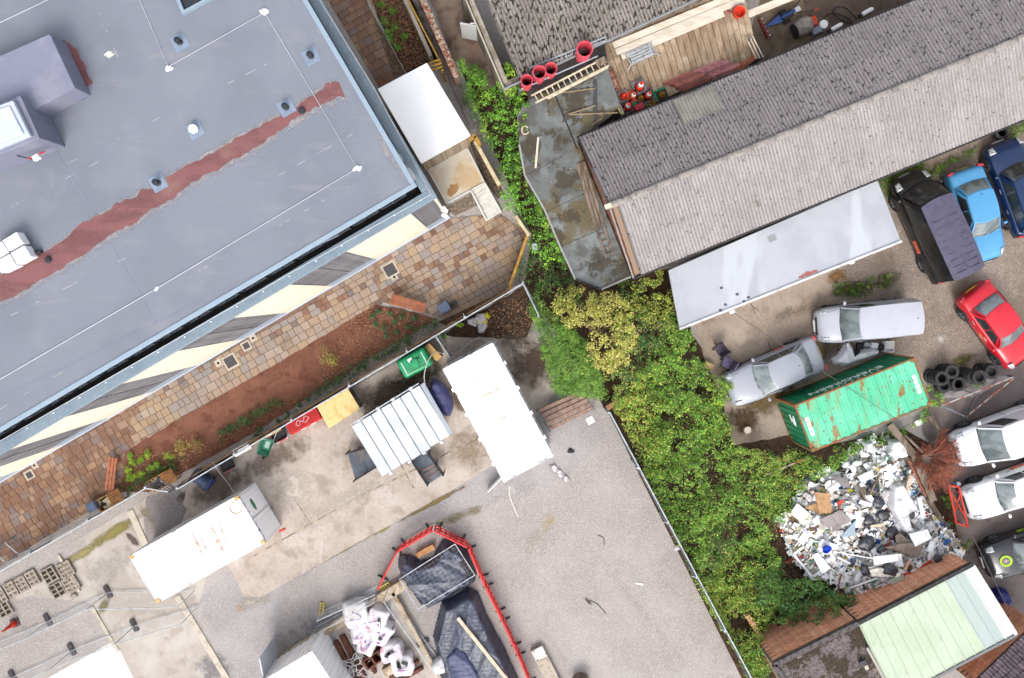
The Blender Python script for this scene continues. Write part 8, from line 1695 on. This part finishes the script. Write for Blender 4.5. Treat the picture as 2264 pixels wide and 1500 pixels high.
board('wall_board', 'large cream board on the left of the rubbish heap', [(1749, 1138), (1765, 1114), (1825, 1166), (1810, 1186)], M_cream2); board('carpet_tile', 'left grey carpet board in the middle of the rubbish', [(1810, 1150), (1838, 1136), (1862, 1168), (1842, 1178)], M_grb, th=.03, lift=.14); board('carpet_tile', 'right grey carpet board overlapping its neighbour in the rubbish', [(1838, 1138), (1856, 1127), (1884, 1152), (1858, 1166)], M_grb, th=.03, lift=.18)
board('cardboard_sheet', 'crushed brown cardboard above the carpet boards', [(1803, 1090), (1834, 1091), (1839, 1133), (1812, 1137)], M_card, 'cardboard', .05, .2); board('cardboard_flap', 'flat tan cardboard flap left of the carpet boards', [(1780, 1125), (1806, 1112), (1812, 1137), (1798, 1130)], M_card, 'cardboard', .02, .15); board('blue_board', 'pale blue panel below the carpet boards', [(1868, 1178), (1892, 1150), (1889, 1184), (1860, 1189)], M_pbl, 'board')
board('white_door', 'long white door slab at the lower left of the rubbish', [(1796, 1227), (1808, 1222), (1838, 1257), (1818, 1270)], M_wht, 'door', .05, .2); board('brown_board', 'wide brown board right of centre in the rubbish', [(1957, 1212), (1996, 1203), (2042, 1198), (2030, 1234), (1990, 1222)], M_brb); board('brown_board', 'pointed brown board above the wide brown one', [(1982, 1188), (1992, 1180), (2019, 1206), (1984, 1214)], M_brb, lift=.2)
board('white_box_side', 'white flattened box at the right of the rubbish', [(2013, 1183), (2052, 1172), (2059, 1190), (2022, 1208)], M_wht, 'box', .12, .2); board('white_slab', 'bright white slab near the lower right of the rubbish', [(1931, 1232), (1985, 1226), (1986, 1240), (1932, 1250)], M_white, 'board', .05, .22); board('cream_cushion', 'long cream cushion at the lower edge of the rubbish', [(1925, 1262), (1945, 1256), (1992, 1268), (1985, 1276), (1930, 1276)], M_cream2, 'cushion', .14, .15); board('green_cushion', 'pale green cushion beside the brick wall', [(1963, 1284), (1996, 1270), (2005, 1281), (1972, 1294)], mat('pale_green_cloth', ph(206, 214, 194), .8), 'cushion', .14, .15)
board('pale_sheet', 'pale blue white sheet at the top of the rubbish', [(1897, 1055), (1928, 1038), (1932, 1056), (1906, 1068)], mat('ice_sheet', ph(222, 238, 240), .5), 'sheet', .06, .2); board('grey_board', 'grey triangular board at the upper left of the rubbish', [(1830, 1048), (1875, 1060), (1880, 1078), (1862, 1076)], M_grb, 'board', .03, .15); board('timber_door', 'upright orange edged board near the timber baulks', [(2013, 1050), (2024, 1056), (2006, 1092), (1998, 1086)], mat('orange_white_board', ph(232, 214, 196), .7, [dict(c=ph(206, 150, 100), s=3, lo=.5, hi=.55)]), 'board', .08, .35); board('white_post', 'white post leaning near the timber baulks', [(2029, 1102), (2038, 1100), (2046, 1140), (2036, 1146)], M_wht, 'post', .08, .3)
for i, (u, v, r, L) in enumerate(((1789, 1061, .42, 'large black bag at the upper left edge'), (1929, 1080, .24, 'black bag left of the white sheet'), (1938, 1110, .28, 'black bag half under the tan box'), (1920, 1150, .24, 'shiny black bag above the yellow piece'), (1951, 1139, .26, 'black bag under the white block'), (1929, 1176, .2, 'small black bag in the centre'), (1971, 1180, .32, 'large tied black bag right of centre'), (1914, 1200, .34, 'large dark bag with blue trim at the centre'), (1947, 1214, .2, 'small black bag below the centre'), (2004, 1138, .28, 'black bag right of the white sheet'), (1965, 1258, .3, 'flat black bag near the cream cushion'), (1912, 1260, .24, 'dark blue bag near the cream cushion'), (2072, 1275-40, .2, 'dark bag at the lower right corner'))):
    blob('rubbish_bag', L+' of the rubbish', 'bag', u, v, hu(u, v)+.05, r*1.1, r*.9, r*.4, mat('black_sack', ph(58, 58, 66), .3, [dict(c=ph(80, 80, 92), s=9, lo=.5, hi=.65)], bump=.8, bscale=10, spec=.6), 'black rubbish bags', random.uniform(0, 3), 2.3, .22)
tarp('white_sheeting', 'tall draped white polythene down the middle of the rubbish', [(1950, 1060), (1975, 1054), (1995, 1085), (2012, 1112), (1990, 1126), (1996, 1150), (2012, 1168), (1990, 1174), (1975, 1165), (1960, 1140), (1946, 1110)], .5, 61, (.5, .9), M_poly, .15).location.z = .72; tarp('white_sheeting', 'white and grey polythene at the top tip of the rubbish', [(1955, 968), (1975, 964), (1992, 980), (1998, 1005), (1985, 1012), (1960, 1010), (1948, 1000)], .35, 63, (.5, .9), M_poly, .15).location.z = .45; tarp('white_sheeting', 'torn white plastic hanging on the weeds under the green container', [(1898, 972), (1918, 968), (1925, 985), (1912, 1000), (1900, 990)], .3, 65, (.5, .9), M_poly, .12).location.z = .5
bucket('bright blue bowl on the left of the rubbish', 1825, 1211, hu(1825, 1211)+.16, .2, .16, mat('royal_blue', ph(38, 76, 206), .4), 'plastic_bowl', mat('royal_blue', ph(38, 76, 206), .4), .7, (.4, .2), 'bowl'); bucket('white round lid at the right of the rubbish', 2059, 1229, hu(2059, 1229)+.05, .2, .06, M_wht, 'round_lid', M_wht, .95, (.2, .3), 'lid'); bucket('pale green basin right of the white polythene', 2028, 1160, hu(2028, 1160)+.04, .2, .14, mat('pale_mint', ph(214, 232, 224), .5), 'wash_basin', None, .75, (.3, .2), 'basin')
t = thing('window_frame', 'white window frame lying at the lower left of the rubbish', 'window frame', P(1784, 1242, .3)); q = [P(u, v, .55) for u, v in ((1754, 1226), (1778, 1208), (1818, 1258), (1796, 1276))]
for i in range(4): G().beam(q[i], q[(i+1) % 4], .1, .07).build('frame_bar', M_wht, t)
G().beam(q[0].lerp(q[3], .5), q[1].lerp(q[2], .5), .07, .06).build('transom', M_wht, t)
t = thing('wire_rack', 'white slatted rack at the lower edge of the rubbish', 'rack', P(1860, 1282, .2)); q = [P(u, v, .5) for u, v in ((1846, 1276), (1858, 1268), (1872, 1286), (1860, 1294))]
for k in range(5): G().beam(q[0].lerp(q[3], k/4), q[1].lerp(q[2], k/4), .04).build('slat', M_wht, t)
for a_, b_ in ((0, 3), (1, 2)): G().beam(q[a_], q[b_], .04).build('side', M_wht, t)
M_ow = M_oldwood; k = 0
for a_, b_, w, m, L in (((1908, 1078), (1926, 1128), .14, M_ow, 'thick grey timber left of the black bags'), ((1898, 1072), (1914, 1108), .08, M_ow, 'thin grey timber at the upper middle'), ((1922, 1094), (1948, 1046), .07, M_ow, 'branch like timber running up to the top'), ((1864, 1096), (1904, 1122), .08, M_grb, 'grey rail above the carpet boards'), ((1944, 1036), (1994, 1016), .09, M_ow, 'timber near the top tip'), ((1844, 1220), (1932, 1236), .04, M_white, 'long white pole below the centre'), ((1920, 1256), (1990, 1238), .05, M_white, 'white strip above the cream cushion'), ((1768, 1246), (1806, 1222), .07, M_ow, 'brown timber across the white window frame'), ((1790, 1196), (1832, 1201), .05, M_wht, 'white rail left of the blue bowl'), ((1880, 1300), (1940, 1278), .06, M_wht, 'white strip at the lower edge'), ((2028, 1262), (2060, 1238), .05, M_cone, 'red bar near the white lid'), ((1988, 1272), (2022, 1266), .06, M_cone, 'red strip at the lower edge'), ((2000, 1262), (2010, 1240), .12, mat('peach', ph(240, 190, 160), .7), 'peach piece near the lower right'), ((1850, 1232), (1880, 1246), .08, M_wht, 'white offcut below the blue bowl'), ((1855, 1216), (1880, 1234), .06, M_wht, 'slanting white offcut right of the blue bowl'), ((1950, 1124), (1958, 1116), .2, M_wht, 'white block on a black bag'), ((1925, 1165), (1955, 1160), .14, mat('cream_roll_m', ph(236, 224, 196), .7), 'cream roll above the small black bag')):
    z0_, z1_ = hu(*a_)+.16, hu(*b_)+.16; tag(G().beam(P(*a_, z0_), P(*b_, z1_), w, min(w, .07)).build('waste_timber' if m is M_ow else 'waste_strip', m), L+' of the rubbish', 'waste piece')
tag(G().box(P(2054, 1252, hu(2054, 1252)+.15), (.24, .32, .18), .5).build('olive_box', mat('olive_yellow', ph(170, 140, 50), .7), bevel=.02), 'olive yellow box beside the white lid', 'box'); tag(G().box(P(1856, 1298, .25), (.24, .14, .12), .3).build('red_item', mat('red_plastic', ph(214, 60, 50), .4), bevel=.03), 'red plastic piece at the bottom edge of the rubbish', 'scrap'); blob('white_bag', 'tied white bag against the brick wall', 'bag', 1946, 1310, .1, .26, .22, .16, M_wht, None, 0, 2.4, .15); blob('blue_bag', 'small blue bag beside the tied white bag', 'bag', 1964, 1306, .1, .18, .12, .1, mat('royal_blue', ph(38, 76, 206), .4), None, 0, 2.4, .25); blob('yellow_bag', 'yellow bag among the upper left white rubbish', 'bag', 1878, 1084, hu(1878, 1084), .14, .1, .07, M_bagy, None, 0, 2.3, .3)
R_ = np.random.default_rng(5); sp_ = sample_poly(PL([(1790, 1070), (1880, 1020), (1950, 1040), (2040, 1120), (2080, 1220), (2000, 1250), (1880, 1290), (1780, 1230), (1760, 1170)], .7), 46, R_)
LM = {'cream board': (1787, 1150), 'crushed brown cardboard': (1821, 1113), 'grey carpet boards': (1845, 1152), 'pale blue panel': (1877, 1172), 'bright blue bowl': (1825, 1211), 'white window frame': (1784, 1242), 'white door slab': (1817, 1245), 'wide brown board': (2000, 1214), 'white round lid': (2059, 1229), 'tall draped polythene': (1978, 1110), 'bright white slab': (1958, 1238), 'large tied black bag': (1971, 1180), 'pale blue white sheet': (1915, 1054), 'white flattened box': (2036, 1188), 'pale green basin': (2028, 1160), 'white slatted rack': (1860, 1282), 'long cream cushion': (1958, 1267)}
used_ = set()
def beside(what, x, y):
    for k_, (u, v) in sorted(LM.items(), key=lambda q: (P(*q[1], .7).xy-Vector((x, y))).length)[:2]:
        p = P(u, v, .7); dx, dy = x-p.x, y-p.y; L = '%s lying %s the %s in the rubbish' % (what, ('right of' if dx > 0 else 'left of') if abs(dx) > abs(dy) else ('above' if dy > 0 else 'below'), k_)
        if L not in used_: used_.add(L); return L
for i, (x, y) in enumerate(sp_):
    L = beside('white board offcut' if i % 2 else 'small crumpled pale sack', x, y)
    if not L: continue
    if i % 2:
        o = G().hull(*[[Vector((a_, b_, z_)) for a_, b_ in ((-.2, -.1), (.2, -.13), (.24, .1), (-.16, .14))] for z_ in (.015, -.015)]).build('white_offcut', M_wht, loc=Vector((0, 0, 0))); o.scale = (R_.uniform(.8, 1.7), R_.uniform(.6, 1.5), 1); o.rotation_euler = (R_.normal(0, .2), R_.normal(0, .2), R_.uniform(0, 6)); o.location = (x, y, hz(x, y)+.13)
        tag(o, L, 'offcut', 'white offcuts on the rubbish')
    else:
        o = blob('white_sack', L, 'sack', 1900, 1150+i, 0, R_.uniform(.16, .34), R_.uniform(.12, .24), .08, M_bagw if i % 4 else M_wht, 'pale sacks on the rubbish', R_.uniform(0, 3), 2.2, .3, i); o.location = (x, y, hz(x, y)+.02)
# old timber baulks holding the heap
for a_, b_, w, z, L in (((1966, 938), (2030, 1020), .3, .7, 'top grey baulk from the container corner'), ((2020, 1010), (2062, 1108), .34, .7, 'middle grey baulk beside the dead conifer'), ((2008, 1016), (2046, 1098), .1, .85, 'thin reddish rail on the middle baulk'), ((2050, 1100), (2090, 1165), .2, .6, 'weathered baulk below the middle one'), ((2080, 1150), (2128, 1248), .22, .55, 'lowest grey baulk ending at the brick wall'), ((2046, 1128), (2075, 1190), .26, .5, 'pale split log inside the lowest baulk'), ((2000, 962), (2040, 1000), .1, .8, 'short dark prop at the upper end'), ((2055, 920), (2082, 962), .14, .5, 'crooked pale timber by the weeds'), ((2062, 918), (2072, 958), .08, .6, 'thin pale timber by the weeds')):
    tag(G().beam(P(*a_, z), P(*b_, z), w, w*.7).build('timber_baulk', M_rusty if 'reddish' in L else M_oldwood, bevel=.02), L, 'timber', 'old timber baulks beside the rubbish')
t = tag(G().tube([P(1690, 1052, .8), P(1786, 1012, .8)], .03, 6).build('pale_rail', mat('rusty_white', ph(214, 206, 200), .7)), 'pale rusty rail lying over the brambles left of the rubbish', 'rail')
g = G(); R = random.Random(12)
for k in range(70): c = P(2075+R.uniform(-20, 22), 1190+R.uniform(-28, 30), .5); a_ = R.uniform(-2.2, -.9); g.tube([c, c+Vector((cos(a_)*.3, sin(a_)*.4, R.uniform(-.05, .1)))], .008, 3)
tag(g.build('twig_bundle', M_twig), 'bundle of pale twigs at the right edge of the rubbish', 'twigs', kind='stuff'); tag(G().box((*P2(2031, 935, .2), .2), (.3, .24, .03), .4).build('white_tile', M_white), 'white tile lying in the weeds by the container corner', 'tile')
# dish, old pipe and brick pier in the lower brambles
t = thing('satellite_dish', 'rusty satellite dish lying in the nettles beside the fence', 'satellite dish', P(1680, 1452, .5)); M_dish = mat('rusty_dish', ph(170, 128, 92), .8, [dict(c=ph(140, 100, 70), s=3, lo=.45, hi=.65)])
G().lathe([(.001, .0), (.2, .03), (.36, .1), (.36, .12), (.2, .05), (.001, .02)], 24, Matrix.Rotation(.3, 4, 'X') @ Matrix.Translation((0, 0, .3))).build('dish', M_dish, t, local=True, smooth=True); G().tube([(0, 0, .4), (-.3, .45, .7)], .03, 6).build('arm', M_rusty, t, local=True); G().box((0, 0, .42), (.12, .12, .1)).build('mount', M_galv_d, t, local=True); G().tube([(0, 0, .3), (0, 0, -.5)], .03, 6).build('mast', M_galv_d, t, local=True)
t = thing('satellite_dish', 'dark satellite dish half hidden behind the rusty one', 'satellite dish', P(1664, 1436, .4)); G().lathe([(.001, .0), (.18, .03), (.3, .09), (.3, .1), (.18, .05), (.001, .02)], 22, Matrix.Rotation(.5, 4, 'Y') @ Matrix.Translation((0, 0, .3))).build('dish', mat('dark_dish', ph(70, 78, 96), .6), t, local=True, smooth=True); G().beam((0, 0, -.4), (0, 0, .3), .05).build('mast', M_wht, t, local=True)
t = thing('brick_pier', 'broken orange brick pier in the brambles below the rubbish', 'brick pier', P(1660, 1375, 0), ang(1642, 1352, 1676, 1405))
for k in range(7):
    for r in range(3): G().box((-.6+k*.2, random.uniform(-.02, .02), .5+r*.09), (.19, .2, .08), random.uniform(-.06, .06)).build('brick', M_brick_o, t, local=True)
G().box((0, 0, .22), (1.4, .2, .44)).build('core', M_mort, t, local=True)
t = thing('brick_pier', 'small dark orange brick pier at the top of the right palisade fence', 'brick pier', P(1352, 890, 0), ang(1338, 902, 1368, 884))
for k in range(4): G().box((-.27+k*.18, 0, .62), (.17, .22, .1), random.uniform(-.05, .05)).build('brick', M_brick_o, t, local=True)
G().box((0, 0, .28), (.7, .2, .56)).build('core', M_mort, t, local=True)
t = thing('old_stove', 'overturned old metal drum in the dark gap of the brambles', 'drum', P(1725, 1385, 0), .4); G().lathe([(.34, 0), (.36, .5), (.33, .5), (.3, .05)], 20).build('shell', M_rusty, t, local=True); G().lathe([(.3, .08), (.001, .081)], 18).build('inside', mat('black_inside', (.012, .01, .01), .9), t, local=True)  # near-black disc low inside the drum
t = thing('stone_urn', 'mossy stone urn leaning on the brick wall', 'urn', P(1780, 1385, .4), .6); G().lathe([(.12, -.3), (.2, -.1), (.26, .1), (.2, .25), (.16, .25), (.15, .1)], 18, Matrix.Rotation(1.0, 4, 'Y')).build('bowl', mat('mossy_stone', ph(150, 146, 124), .9, [dict(c=ph(112, 112, 84), s=5, lo=.45, hi=.65)]), t, local=True, smooth=True); G().box((-.25, 0, -.25), (.3, .3, .3)).build('plinth', MATS['mossy_stone'], t, local=True)
for o in bpy.data.objects:
    if o.name.startswith('timber_frame'): o.name = o.name.replace('timber_frame', 'corner_trellis')
